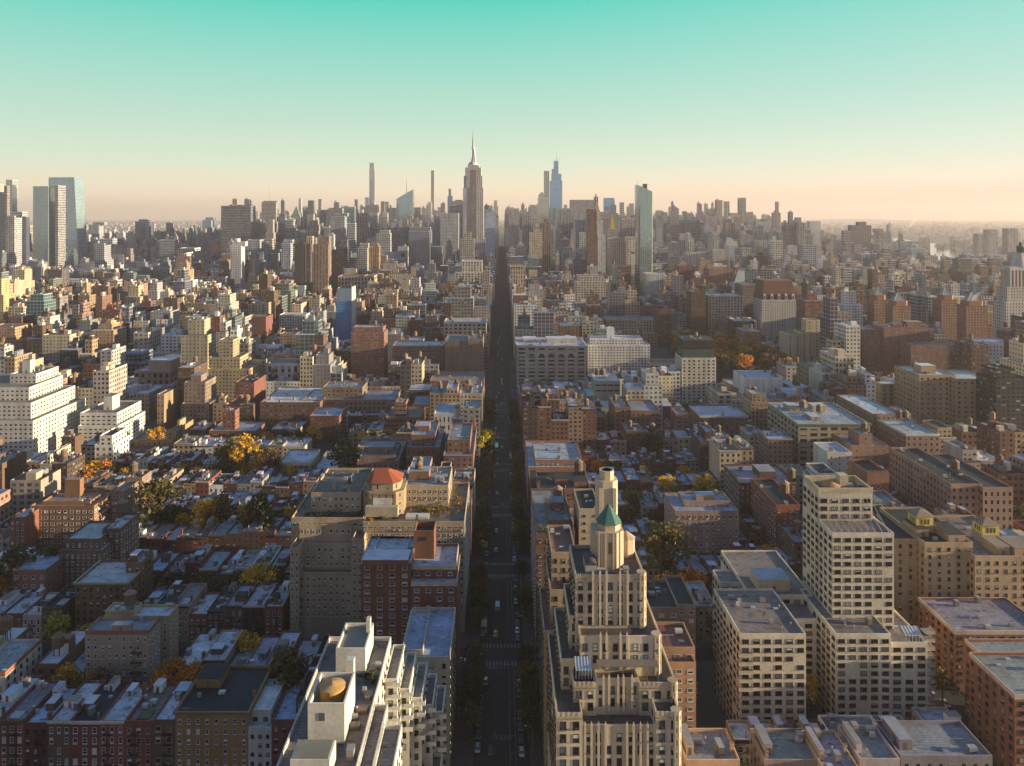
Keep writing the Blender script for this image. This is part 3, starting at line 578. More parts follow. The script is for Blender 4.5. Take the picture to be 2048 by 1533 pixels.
# ---------------------------------------------------------------- cream balconied tower complex, lower right
def cream_tower():
    root = thing('balconied_apartment_tower', 'large cream brick tower with lower wings and corner balconies at lower right', 'apartment tower', (135, 290, 0))
    sp = spec((.60, .525, .40), 3.9, 2.95, .62, .52); W, R = MB(), MB(); out = []
    rl = dict(faces='SW', out=out, zmin=2, skip=.03); rc = (.22, .18, .16)
    def t(u0, u1, vt, Y, y1, zm, bl=''):
        rl['zmin'] = zm; a, b = ux(u0, Y), ux(u1, Y); z1 = vz(vt, Y); R = MB(); tier(W, R, a, b, Y, y1, 0, z1, sp, .7, bl, rl, rc, (.62, .57, .47)); R.build('roof', ROOF, root); HERO.append((a, b, Y, y1)); return a, b, z1
    t(1665, 1788, 1066, 284, 312, 10); a, b, zt = t(1637, 1745, 988, 297, 311.9, 60)
    t(1672, 1782, 1268, 272, 305, 1); t(1782, 1855, 1285, 276, 312, 1); t(1480, 1612, 1268, 264, 296, 1); t(1582, 1652, 1238, 288, 330, 1); t(1440, 1500, 1165, 312, 323, 1); t(1500, 1625, 1190, 300, 340, 30)
    W.build('wall', FAC, root); put_windows(root, out, 'd', True)
    E = MB(); wc = (.50, .42, .28); zr = zt - .7
    for (p, q, r_, s_) in ((a, b, 297.01, 297.5), (a, b, 311.3, 311.8), (a, a + .5, 297.5, 311.3), (b - .5, b, 297.5, 311.3)): E.box(p + .003, q - .003, r_, s_, zr, zt + 2.2, wc)
    E.box(ux(1680, 303), ux(1697, 303), 303, 307, zr, zt + 5, wc); E.build('roof_parapet', PLAIN, root)
    K = MB(); c = circ(ux(1662, 304), 304.3, 3.6, 16); K.loft(c, zr, c, zr + 1.8, None, (.3, .17, .08)); K.cone(circ(ux(1662, 304), 304.3, 3.8, 16), zr + 1.8, (ux(1662, 304), 304.3, zr + 3.6), (.38, .2, .09)); K.build('water_tank', PLAIN, root)
    for k in range(11):
        z = 3.2 + k * 2.95
        for (x0, x1, Y) in ((ux(1855, 276) + .003, ux(1855, 276) + 3.4, 277), (ux(1500, 264) - 4.2, ux(1500, 264) + .8, 262.6)):
            y1 = Y + (4 if Y > 270 else 1.39); bl = MB()
            bl.box(x0, x1, Y, y1, z - .2, z, (.55, .50, .42), bottom=True); bl.box(x0, x1, Y, Y + .1, z, z + 1, (.42, .36, .28)); bl.box(x1 - .1, x1, Y + .1, y1, z, z + 1, (.42, .36, .28)); bl.build('balcony', PLAIN, root)
    b2 = bulkhead(root, ux(1517, 304), ux(1580, 304), 304, 314, vz(1190, 300) - .7, vz(1190, 300) + 4, wc, (.30, .35, .40))
    rb = MB(); z1 = vz(1066, 284)
    for i in range(9):
        x = ux(1672, 284) + i * 2.5; rb.bar((x, 285, z1 + .1), (x + 2, 298, z1 + 1.4), .07, (.5, .48, .44)); rb.bar((x, 285, z1 - .5), (x, 285, z1 + 1.2), .05, (.5, .48, .44))
        rb.bar((x, 284.6, z1 - .2), (ux(1680, 297) + i * 1.2, 296.9, zt + 1.8), .04, (.55, .52, .45))
    rb.build('scaffold_rigging', METAL, root); vents(root, ux(1682, 276), ux(1775, 276), 276, 283, vz(1268, 272) - .7, 8); vents(root, ux(1495, 264), ux(1600, 264), 267, 290, vz(1268, 264) - .7, 10); vents(root, ux(1700, 305), ux(1735, 305), 299, 310, zr, 6); vents(root, ux(1792, 276), ux(1845, 276), 280, 310, vz(1285, 276) - .7, 10)
    g = MB(); x0, x1 = ux(1815, 276), ux(1848, 276); zb = vz(1285, 276) - .7
    g.face([(x0, 277, zb + 2.4), (x1, 277, zb + 2.4), (x1, 281, zb + 4), (x0, 281, zb + 4)], None, (.4, .45, .46))
    for i in range(6): x = x0 + (x1 - x0) * i / 5; g.bar((x, 277, zb), (x, 277, zb + 2.4), .08, (.6, .6, .58)); g.bar((x, 277, zb + 2.45), (x, 281, zb + 4.05), .08, (.6, .6, .58))
    g.build('conservatory', METAL, root)
cream_tower()

VIS += [(1862, 1990, 1505, 290), (1113, 1360, 1533, 207), (1151, 1290, 1533, 224), (560, 890, 1600, 160), (580, 726, 1245, 330), (726, 935, 1100, 338), (720, 806, 1050, 346), (1480, 1655, 1480, 264), (1665, 1855, 1470, 272), (1590, 1665, 1250, 297), (1425, 1500, 1370, 312)]
# ---------------------------------------------------------------- other near buildings with windows of their own
c = C
B('corner_apartment_building', 'plain white brick corner building with blue grey roof beside the avenue', 'apartment building', [(803, 900, 1314, 252, 32), (803, 846, 1300, 255, 26)], (.45, .39, .29), 'blue', 4.2, 3.2, .3, .5, real='SE', fk='d')
B('brick_apartment_building', 'red brick apartment block with pale roof and tall brick stair tower beside the avenue', 'apartment building', [(822, 914, 1165, 288, 25), (722, 822, 1120, 291, 22), (822, 912, 1132, 293, 20), (745, 812, 1108, 297, 16)], (.19, .075, .045), 'silver', 4.3, 3.1, .44, .5, real='S', fk='w', capc=(.5, .43, .33), bulks=((.05, .95, -.1, .3, 2),), clutter=6)
o = thing('brick_stair_tower', 'tall narrow red brick stair tower on the red brick block', 'stair tower', (ux(848, 302), 306, 0)); sp = spec((.20, .085, .05), 9, 9, 0, 0); W, R = MB(), MB(); tier(W, R, ux(828, 301), ux(868, 301), 301, 311, vz(1165, 288), vz(1062, 301), sp, 2.5, '', None, (.05, .05, .05)); W.box(ux(838, 301), ux(853, 301), 300.93, 300.997, vz(1082, 301), vz(1074, 301), (.03, .03, .03)); W.build('wall', FAC, o); R.build('roof', ROOF, o)
B('apartment_building', 'grey brick apartment house with black fire escape stairs and a white penthouse, near left', 'apartment building', [(170, 297, 1262, 284, 10)], (.30, .25, .20), 'grey', 2.7, 3.3, .36, .5, real='SE', fk='w', capc=(.26, .10, .07), bulks=((.42, .70, .02, .3, 3),), clutter=3)
fe = MB()
for k in range(6):
    z = 4 + k * 3.6; x0 = ux(262, 284); fe.box(x0, x0 + 4.2, 282.8, 283.99, z, z + .12, (.03, .03, .03), bottom=True); fe.bar((x0 + .3, 283.2, z + .1), (x0 + 3.8, 283.4, z + 3.6), .12, (.03, .03, .03)); fe.bar((x0, 282.85, z + 1), (x0 + 4.2, 282.85, z + 1), .05, (.03, .03, .03))
fo = fe.build('fire_escape', METAL, bpy.data.objects['apartment_building'])
B('apartment_building', 'tan apartment house with a dark water tank, behind the grey one with fire escapes', 'apartment building', [(208, 338, 1232, 305, 9), (210, 268, 1222, 306, 7)], (.42, .33, .19), 'silver', 3.4, 3.2, .36, .5, real='SE', fk='w', tanks=((.75, .4, 2.2),), clutter=8)
B('apartment_building', 'white sided apartment house with brick top at the left edge of the photo', 'apartment building', [(-60, 10, 1345, 276, 22)], (.55, .52, .46), 'grey', 3.6, 3.2, .32, .5, real='SE', fk='d', capc=(.28, .12, .07))
B('apartment_building', 'brown brick apartment house with green cornice and roof terrace rooms, near left', 'apartment building', [(150, 255, 1165, 334, 22), (252, 283, 1125, 345, 12)], (.17, .10, .06), 'silver', 3.0, 3.4, .42, .5, real='SE', fk='d', cornice=(.6, .7, (.25, .33, .25)), bulks=((.1, .5, .2, .7, 3.2),), tanks=())
o = bpy.context.scene.objects.get('apartment_building.004'); 
B('apartment_building', 'dark brown apartment house with white framed windows and pink penthouse, left', 'apartment building', [(118, 205, 1100, 366, 28), (130, 200, 1078, 369, 22), (205, 240, 1058, 376, 20)], (.14, .085, .06), 'silver', 2.7, 3.3, .4, .55, real='SE', fk='w', tanks=((.1, .9, 2.4),), clutter=10)
B('apartment_building', 'large brown apartment block with ribbon windows and roof garden lit by the sun, far left', 'apartment building', [(60, 188, 1012, 412, 24), (84, 180, 1003, 416, 16)], (.24, .125, .07), 'tan', 3.6, 3.2, .6, .45, real='SE', fk='w', bulks=((.3, .62, .5, .75, 10),), clutter=10)
B('apartment_building', 'narrow brown apartment house with fire escapes and a cream side wall, far left', 'apartment building', [(20, 50, 1035, 400, 30)], (.22, .09, .06), 'silver', 3.0, 3.3, .4, .5, real='S', blank='E', clutter=3)
B('apartment_building', 'dark red apartment house with a wedge roof and blue skylights at the far left', 'apartment building', [(25, 92, 1140, 352, 20)], (.2, .11, .08), 'blue', 4, 4, .4, .4, real='S', clutter=3)
B('apartment_building', 'mauve brick apartment house with a dark water tank and golden side wall, left', 'apartment building', [(220, 250, 982, 428, 16), (252, 284, 955, 446, 12)], (.26, .17, .13), 'grey', 3.6, 3.5, .4, .5, real='SE', tanks=((.2, .5, 2.2),), clutter=5)
B('tenement', 'tan brick tenement with black roof and fire escapes at the bottom left', 'tenement', [(350, 497, 1424, 251, 26)], (.26, .16, .07), 'black', 3.0, 3.3, .36, .5, real='SE', fk='w', cornice=(.5, .6, (.2, .12, .06)), bulks=((.05, .4, .55, .9, 3.2),), chims=2, zmin=1)
B('row_house', 'white box shaped rooftop addition on a small red house at the bottom left', 'row house', [(497, 543, 1455, 251, 21), (500, 542, 1420, 254, 17)], (.45, .44, .42), 'white', 3, 3.2, .45, .4, real='S', fk='d', clutter=1)
B('row_house', 'red house with black front and pale blue roof beside the white terraced building', 'row house', [(544, 592, 1440, 251, 21)], (.17, .06, .045), 'blue', 3, 3.2, .5, .5, real='S', fk='d', clutter=3)
B('row_house', 'dark house with chimneys tucked against the white terraced building', 'row house', [(592, 640, 1395, 256, 24)], (.12, .08, .06), 'black', 3, 3.2, .4, .5, real='S', chims=2)
# east side of the avenue, first blocks
B('apartment_building', 'tan stepped apartment building hard behind the cream stepped tower on the avenue', 'apartment building', [(1088, 1142, 1262, 256, 30), (1100, 1145, 1180, 262, 26), (1103, 1152, 1105, 270, 24)], (.36, .27, .18), 'red', 3.3, 3.2, .36, .5, real='SW', fk='d', clutter=4)
B('apartment_building', 'pinkish brick apartment building right behind the cream stepped tower', 'apartment building', [(1300, 1392, 1325, 250, 22), (1295, 1390, 1295, 254, 16)], (.36, .22, .14), 'red', 3.8, 3.1, .5, .45, real='SW', fk='w', wide=True)
B('apartment_building', 'grey brown apartment building with a dark flat roof and pink vents behind the cream tower', 'apartment building', [(1288, 1358, 1215, 290, 22), (1355, 1392, 1210, 292, 24)], (.28, .21, .16), 'black', 3.8, 3.1, .5, .45, real='SW', fk='w', wide=True, clutter=8)
B('apartment_building', 'brown avenue building with a planted roof terrace and white penthouse, right side', 'apartment building', [(1072, 1150, 1068, 331, 55), (1096, 1142, 1040, 342, 26)], (.20, .11, .07), 'grey', 3.3, 3.3, .36, .5, real='SW', fk='w', tanks=((.6, .9, 2.2),), bulks=((.2, .8, .5, .8, 4),))
hedge.append((ux(1080, 334), ux(1130, 334), 332.5, 341, vz(1068, 331) - .9, 'yellow planted roof terrace right of the avenue', (.26, .22, .03)))
B('apartment_building', 'slim cream apartment building with black roof just left of the copper pyramid', 'apartment building', [(1158, 1200, 1018, 338, 25)], (.46, .39, .27), 'black', 5, 3.4, .26, .3, real='SW', fk='d')
B('apartment_building', 'brick building with sunlit yellow top rooms and a stubby tank, right of the avenue', 'apartment building', [(1064, 1184, 1002, 409, 52), (1076, 1182, 978, 414, 30)], (.27, .14, .09), 'black', 3.4, 3.3, .36, .5, real='SW', fk='d', tanks=((.85, .8, 2.5),), bulks=((.35, .6, .3, .6, 3.5), (.7, .95, .2, .5, 3)), chims=2)
B('apartment_building', 'brown brick building with gabled corner bays and satellite dishes on its roof', 'apartment building', [(1056, 1172, 935, 487, 58), (1070, 1162, 920, 492, 40)], (.28, .15, .10), 'silver', 3.3, 3.3, .4, .5, real='SW', fk='w', clutter=12)
B('brick_apartment_building', 'dark brown brick apartment block with stone bands and a round tank behind', 'apartment building', [(1480, 1592, 965, 436, 32)], (.12, .065, .045), 'grey', 3.0, 3.3, .4, .5, real='SW', fk='w', cornice=(.4, .5, (.2, .13, .1)), tanks=((.95, .1, 2.3),), bulks=((.45, .75, .3, .7, 4),), chims=1)
B('brick_apartment_building', 'narrow orange brick apartment block left of the cream balconied tower', 'apartment building', [(1552, 1600, 1010, 395, 40)], (.26, .08, .045), 'black', 3.3, 3.3, .36, .5, real='SW', tanks=((.7, .3, 2.6),))
B('school_building', 'pale brick building with long rows of arched windows and a blue grey roof', 'institution', [(1350, 1478, 1022, 398, 26), (1368, 1460, 1002, 406, 14)], (.34, .24, .19), 'blue', 2.9, 3.6, .4, .55, real='SW', fk='w', bulks=((.3, .7, .2, .6, 3),))
B('lantern_apartment_building', 'tan apartment tower with a yellow roof lantern beside the cream balconied tower', 'apartment building', [(1790, 1852, 1078, 336, 40), (1850, 1946, 1085, 330, 40)], (.37, .27, .17), 'black', 4.0, 3.3, .3, .5, real='SW', fk='d', bulks=((.05, .3, .2, .5, 3.4), (.55, .9, .05, .4, 3.6)), clutter=3)
B('lantern_apartment_building', 'tan apartment tower with a yellow roof lantern at the right edge of the photo', 'apartment building', [(1950, 2075, 1112, 326, 44)], (.37, .27, .17), 'tan', 4.0, 3.3, .3, .5, real='SW', fk='d', bulks=((.4, .62, .05, .3, 4), (.66, .98, .02, .3, 4)), clutter=5)
for u0, u1, vt, vb, Y, nm in ((1833, 1868, 1035, 1085, 342, 'lantern_apartment_building'), (1965, 2000, 1052, 1110, 340, 'lantern_apartment_building.001')):
    p = bpy.data.objects[nm]; b = MB(); x0, x1 = ux(u0, Y), ux(u1, Y); z = vz(vt, Y); y1 = Y + (x1 - x0)
    b.box(x0, x1, Y, y1, vz(vb, Y) - 6, z - 4.2, (.38, .3, .2)); b.box(x0 + .2, x1 - .2, Y + .2, y1 - .2, z - 4.2, z, (.62, .50, .14))
    for i in range(3): xx = x0 + (x1 - x0) * (.3 + .2 * i); b.box(xx - .35, xx + .35, Y + .12, Y + .197, z - 3.3, z - 1, (.05, .04, .03)); yy = Y + (y1 - Y) * (.3 + .2 * i); b.box(x0 + .12, x0 + .197, yy - .35, yy + .35, z - 3.3, z - 1, (.05, .04, .03))
    b.cone(rect(x0 - .5, x1 + .5, Y - .5, y1 + .5), z, ((x0 + x1) / 2, (Y + y1) / 2, z + 2.6), (.22, .17, .12)); b.build('lantern', PLAIN, p)
B('brick_apartment_building', 'low red brown block with white lined parapet along the street at right', 'apartment building', [(1910, 2100, 1262, 296, 26), (1880, 2100, 1236, 318, 24)], (.25, .10, .055), 'grey', 4.2, 2.9, .42, .5, real='SW', fk='d', capc=(.5, .4, .32), clutter=10)
B('brick_apartment_building', 'low red brown block with metal roof boxes at the bottom right corner', 'apartment building', [(2030, 2200, 1390, 244, 24), (1992, 2200, 1335, 266, 18)], (.25, .10, .055), 'grey', 4.2, 2.9, .42, .5, real='SW', fk='d', capc=(.5, .4, .32), clutter=6)
# rooftops along the bottom edge, right
for k, (u0, u1, vt, Y, dep, z, col, lab) in enumerate(((1372, 1480, 1520, 225, 14, 0, (.5, .32, .2), 'sunlit pink roof with parapet steps at the bottom edge right of the cream tower'), (1530, 1645, 1520, 226, 14, 0, (.32, .24, .2), 'grey flat roof with a white stair hut at the bottom edge, below the cream wings'), (1646, 1718, 1535, 222, 16, 0, (.42, .3, .2), 'sunlit tan roof well at the bottom edge, below the cream balconied tower'), (1720, 1800, 1518, 226, 15, 0, (.4, .34, .33), 'roof with a pink stair hut and skylight at the bottom edge, right'), (1802, 1985, 1512, 228, 16, 0, (.22, .2, .21), 'wide grey roof with a pink stair hut in the bottom right corner'))):
    B('row_house', lab, 'row house', [(u0, u1, vt, Y, dep)], col, 'grey', 3.4, 3.3, .4, .5, bulks=((.06, .2, .25, .9, 3.2),), chims=1, clutter=5)
VIS += [(1868, 1922, 532, 3100), (1655, 1690, 522, 3000), (0, 150, 925, 552), (156, 250, 890, 590), (1034, 1172, 790, 828), (1176, 1300, 760, 880), (1364, 1432, 815, 750), (1597, 1740, 950, 535), (1430, 1570, 790, 800), (848, 925, 865, 598), (1727, 1930, 770, 835), (1862, 1975, 690, 945), (1524, 1592, 695, 1085), (1574, 1653, 735, 903), (1838, 1990, 868, 632), (1998, 2048, 690, 900), (669, 713, 690, 1010), (702, 768, 775, 850)]
# ---------------------------------------------------------------- middle distance: buildings one can tell apart
B('white_apartment_building', 'long white brick apartment block stepping back in terraces, at the left edge', 'apartment building', [(-190, 66, 842, 552, 70), (-190, 62, 806, 560, 58), (-150, 58, 775, 572, 44), (20, 72, 748, 590, 30)], (.56, .54, .48), 'tan', 3.6, 3.1, .5, .45, bulks=((.2, .5, .3, .5, 10),), clutter=12)
B('white_apartment_building', 'white brick apartment block with planted terraces and a tall grey roof hut, left', 'apartment building', [(156, 236, 852, 590, 45), (160, 234, 826, 594, 40)], (.58, .56, .52), 'tan', 4, 3.1, .62, .42, bulks=((.42, .66, .3, .6, 11),), clutter=10)
B('apartment_building', 'grey brown apartment tower with setbacks and tall arched top windows, left', 'apartment building', [(352, 425, 852, 655, 40), (362, 418, 808, 662, 32), (368, 410, 765, 668, 26)], (.24, .18, .135), 'grey', 3.4, 3.3, .42, .55, bulks=((.2, .7, .2, .7, 6),), clutter=6)
B('loft_building', 'brown stone loft with tall arched top windows and a white penthouse, left', 'loft building', [(262, 340, 772, 760, 45), (268, 340, 742, 770, 40)], (.30, .23, .17), 'white', 6, 7, .6, .7, bulks=((.3, .95, .2, .7, 10),), clutter=4)
B('glass_apartment_building', 'blue grey glass block of stacked boxes behind the stone loft, left', 'apartment building', [(245, 290, 725, 800, 30), (247, 285, 706, 804, 24)], (.22, .26, .32), 'blue', 5, 4, .86, .8, gc=(.06, .09, .13, .5))
B('office_block', 'green and yellow banded office block with blinds, left', 'office building', [(219, 252, 882, 640, 30)], (.42, .40, .22), 'tan', 3, 3.6, 1.0, .5)
B('apartment_building', 'pair of yellow lit brown apartment wings with bright roofs, left', 'apartment building', [(228, 272, 925, 575, 40), (284, 325, 928, 570, 42)], (.30, .22, .14), 'white', 3.3, 3.4, .4, .55, bulks=((.2, .5, .4, .7, 5),), clutter=8)
B('apartment_building', 'brown apartment block with tall sunlit side wall and pink stair hut, left', 'apartment building', [(262, 345, 880, 612, 30), (335, 352, 862, 618, 40)], (.36, .27, .15), 'tan', 4, 3.4, .3, .5, blank='E', bulks=((.4, .7, .3, .6, 6),), clutter=8)
B('brick_apartment_building', 'broad red brown apartment building with blue roof in front of yellow trees, left', 'apartment building', [(418, 512, 862, 600, 28), (445, 470, 822, 606, 10)], (.21, .09, .055), 'blue', 3.3, 3.2, .5, .5, clutter=8)
B('brick_apartment_building', 'tall red loft with flat sunlit side wall, left of the bare courtyard', 'loft building', [(470, 508, 765, 680, 34)], (.19, .08, .058), 'black', 4, 3.6, .45, .55, blank='E', tanks=((.2, .8, 2),), clutter=6)
B('apartment_building', 'cream apartment block stepping up to a boxy top beside the red loft', 'apartment building', [(416, 500, 738, 745, 35), (418, 480, 715, 750, 30), (438, 466, 680, 755, 18)], (.42, .34, .21), 'tan', 3.4, 3.2, .5, .5, clutter=6)
B('loft_building', 'white framed modern loft with tall dark openings, left of the avenue', 'loft building', [(533, 598, 728, 775, 30)], (.58, .55, .49), 'grey', 7, 9, .5, .8, clutter=4)
B('school_building', 'low wide brick hall with a white roof cluttered with plant, left of the avenue', 'hall', [(520, 640, 805, 655, 60)], (.16, .09, .07), 'white', 4, 4, .4, .5, clutter=24)
B('brick_apartment_building', 'red brown apartment house with black fire escapes and pale roof, middle left', 'apartment building', [(620, 678, 832, 618, 28)], (.17, .075, .045), 'blue', 3.2, 3.3, .45, .5, cornice=(.5, .6, (.2, .1, .06)), clutter=4)
B('hospital_block', 'wide brown brick slab with narrow balconies and a tan roof hut, middle left', 'institution', [(605, 790, 800, 665, 40), (645, 725, 775, 675, 25)], (.22, .16, .11), 'grey', 4, 3.5, .5, .5, clutter=10)
B('apartment_building', 'brick apartment house with white window bands beside the avenue church spire', 'apartment building', [(772, 842, 835, 615, 35), (790, 812, 805, 622, 16)], (.27, .13, .085), 'tan', 3.4, 3.4, .9, .4, clutter=6)
B('brick_apartment_building', 'white and brick apartment house with terracotta panels left of centre', 'apartment building', [(557, 618, 925, 523, 30)], (.32, .24, .2), 'silver', 3.3, 3.4, .42, .6, cornice=(.4, 2.2, (.6, .58, .52)), clutter=4)
B('brick_apartment_building', 'plum brick apartment house with a long pale roof beside the panelled one', 'apartment building', [(619, 668, 948, 520, 55)], (.18, .075, .055), 'silver', 3.4, 3.4, .4, .5, cornice=(.5, .6, (.06, .04, .03)), clutter=3)
B('brick_apartment_building', 'brown apartment house with a scalloped parapet behind the red pyramid roof', 'apartment building', [(714, 797, 922, 494, 48), (720, 790, 912, 498, 30)], (.24, .145, .11), 'grey', 3.3, 3.4, .44, .5, bulks=((.1, .9, .3, .7, 4),))
B('brick_apartment_building', 'red brown avenue apartment house with terraced top behind the red roofed tower', 'apartment building', [(812, 880, 895, 500, 50), (822, 870, 870, 506, 36)], (.2, .1, .065), 'blue', 3.4, 3.3, .45, .5, bulks=((.2, .7, .3, .6, 4),))
B('brick_apartment_building', 'brown avenue apartment house with pale stone bands and roof garden, left side', 'apartment building', [(888, 946, 910, 488, 60), (895, 940, 880, 496, 40)], (.21, .11, .08), 'grey', 3.4, 3.3, .45, .5, cornice=(.4, .8, (.4, .33, .28)))
B('church_hall', 'white stone church hall with a curved glass roof beside the avenue', 'church', [(848, 925, 868, 600, 45), (868, 918, 828, 608, 34)], (.56, .53, .47), 'blue', 3.4, 6, .4, .7, clutter=2)
def church_spire():
    p = thing('church_steeple', 'white columned church steeple with a small green dome by the avenue', 'steeple', (ux(914, 598), 598, 0)); b = MB(); x, y = ux(914, 598), 598; wc = (.6, .56, .48)
    b.box(x - 4.6, x + 4.6, y - 4.6, y + 4.6, 0, vz(855, 598), wc)
    z = vz(855, 598); b.box(x - 5, x + 5, y - 5, y + 5, z, z + .8, wc, bottom=True); b.box(x - 2.8, x + 2.8, y - 2.8, y + 2.8, z + .8, z + 7, (.45, .42, .36))
    for sx_ in (-1, 1):
        for sy_ in (-1, 1): b.loft(circ(x + sx_ * 3.4, y + sy_ * 3.4, .6, 8), z + .8, circ(x + sx_ * 3.4, y + sy_ * 3.4, .5, 8), z + 7, None, wc)
    b.box(x - 4.3, x + 4.3, y - 4.3, y + 4.3, z + 7, z + 7.8, wc, bottom=True); b.loft(circ(x, y, 2.8, 10), z + 7.8, circ(x, y, 2.2, 10), z + 15, None, wc); b.build('belfry', PLAIN, p)
    d = MB(); pr = None
    for k in range(6):
        a0, a1 = k / 6 * math.pi / 2, (k + 1) / 6 * math.pi / 2; d.loft(circ(x, y, 2.4 * math.cos(a0), 12), z + 15 + 3 * math.sin(a0), circ(x, y, max(.05, 2.4 * math.cos(a1)), 12), z + 15 + 3 * math.sin(a1), None, (.16, .3, .12))
    d.bar((x, y, z + 18), (x, y, z + 20.5), .12, (.3, .3, .2)); d.build('dome', PLAIN, p)
church_spire()
for nm, lab, u, v0, Y in (('church_pinnacle', 'thin brown gothic pinnacle in front of the white church hall', 948, 828, 545), ('church_pinnacle', 'shorter brown gothic pinnacle beside the avenue trees', 931, 858, 530)):
    x = ux(u, Y); p = thing(nm, lab, 'pinnacle', (x, Y, 0)); b = MB(); z = vz(v0, Y); b.box(x - 1.6, x + 1.6, Y - 1.6, Y + 1.6, 0, z - 9, (.2, .12, .09)); b.cone(rect(x - 1.5, x + 1.5, Y - 1.5, Y + 1.5), z - 9, (x, Y, z), (.26, .14, .09)); b.build('shaft', PLAIN, p)
B('loft_building', 'dark brick office with rows of pale windows left of the avenue', 'office building', [(817, 858, 780, 700, 28)], (.10, .07, .06), 'white', 3.6, 3.4, .6, .5, clutter=5)
B('brick_apartment_building', 'long brick loft with blank upper wall and a sunlit yellow corner, left of the avenue', 'loft building', [(860, 968, 762, 750, 50)], (.24, .11, .075), 'tan', 9, 6, .14, .3, clutter=8, tanks=((.1, .5, 2),))
B('apartment_building', 'wide mauve brown apartment slab with many window columns left of the avenue', 'apartment building', [(784, 888, 692, 850, 35)], (.25, .16, .135), 'white', 2.8, 3.1, .55, .5, clutter=8)
B('loft_building', 'brown avenue loft with two blank towers and dark centre', 'loft building', [(890, 966, 682, 835, 45), (936, 966, 678, 834, 40)], (.25, .18, .14), 'grey', 5, 4.5, .2, .4, tanks=((.2, .3, 2.3), (.7, .6, 2)), clutter=6)
B('loft_building', 'cream loft with large windows beside the avenue above the brown lofts', 'loft building', [(888, 972, 645, 935, 40)], (.50, .46, .36), 'silver', 6, 4.4, .66, .6, clutter=6, cornice=(.6, .8, (.5, .46, .37)), tanks=((.15, .2, 2.2),))
B('brick_apartment_building', 'brick apartment tower with white balcony bands in front of the blue tower', 'apartment building', [(702, 768, 665, 850, 28), (706, 766, 655, 853, 22)], (.25, .115, .08), 'silver', 3.1, 3.0, .8, .45, gc=(.10, .11, .12, 0), clutter=4, tanks=((.7, .4, 2),))
p = thing('blue_tiled_tower', 'bright blue tiled hotel tower with leaning side, left of the avenue', 'hotel', (ux(690, 1010), 1020, 0)); b = MB(); sp = spec((.07, .25, .50), 3.2, 3.6, .55, .45, (.02, .05, .12, .1)); Y = 1010
b.loft(rect(ux(669, Y), ux(703, Y), Y, Y + 22), 0, rect(ux(673, Y), ux(703, Y), Y, Y + 20), vz(602, Y), sp, cap=False); b.build('wall', FAC, p)
b = MB(); b.loft(rect(ux(673, Y), ux(703, Y), Y, Y + 20), vz(602, Y), rect(ux(674, Y), ux(703.5, Y), Y, Y + 20), vz(577, Y), None, (.20, .27, .33), cap=False); b.face([(ux(673, Y), Y, vz(588, Y)), (ux(703, Y), Y, vz(588, Y)), (ux(703, Y), Y + 20, vz(588, Y)), (ux(673, Y), Y + 20, vz(588, Y))], None, (.04, .04, .04)); b.build('crown', PLAIN, p); b = MB(); b.loft([(ux(703, Y) + .02, Y), (ux(709, Y), Y + 3), (ux(709, Y), Y + 18), (ux(703, Y) + .02, Y + 20)], 0, [(ux(703.5, Y) + .02, Y), (ux(706, Y), Y + 3), (ux(706, Y), Y + 18), (ux(703.5, Y) + .02, Y + 20)], vz(574, Y), None, (.40, .43, .44)); b.build('end_wall', PLAIN, p); HERO.append((ux(669, Y), ux(713, Y), Y, Y + 22))
B('brick_apartment_building', 'windowless looking red brick telephone tower left of the blue tower', 'tower', [(492, 532, 634, 985, 30)], (.20, .085, .072), 'grey', 6, 6, .16, .3)
B('loft_building', 'white loft with square dark windows left of the blue tower', 'loft building', [(558, 610, 630, 1040, 26)], (.6, .58, .54), 'white', 3.6, 3.7, .6, .6)
B('loft_building', 'brown loft with sunlit cream side wall left of the brick balcony tower', 'loft building', [(560, 592, 668, 930, 34)], (.33, .23, .16), 'tan', 3.6, 3.7, .55, .5, blank='E')
B('loft_building', 'brown loft with rows of white windows next to the brick balcony tower', 'loft building', [(668, 702, 702, 870, 25)], (.25, .14, .1), 'grey', 3.3, 3.8, .55, .6, tanks=((.5, .4, 1.8),))
B('apartment_building', 'stepped tan brick apartment block at the left edge below the golden tower', 'apartment building', [(-40, 42, 680, 900, 40), (-30, 30, 655, 905, 34)], (.42, .27, .17), 'tan', 3.3, 3.4, .5, .5)
B('apartment_building', 'tall golden stepped tower cut by the left edge of the photo', 'apartment building', [(-40, 12, 640, 1150, 30), (-40, 7, 590, 1153, 26), (-40, 3, 558, 1156, 20)], (.55, .42, .22), 'tan', 3.3, 3.4, .45, .5)
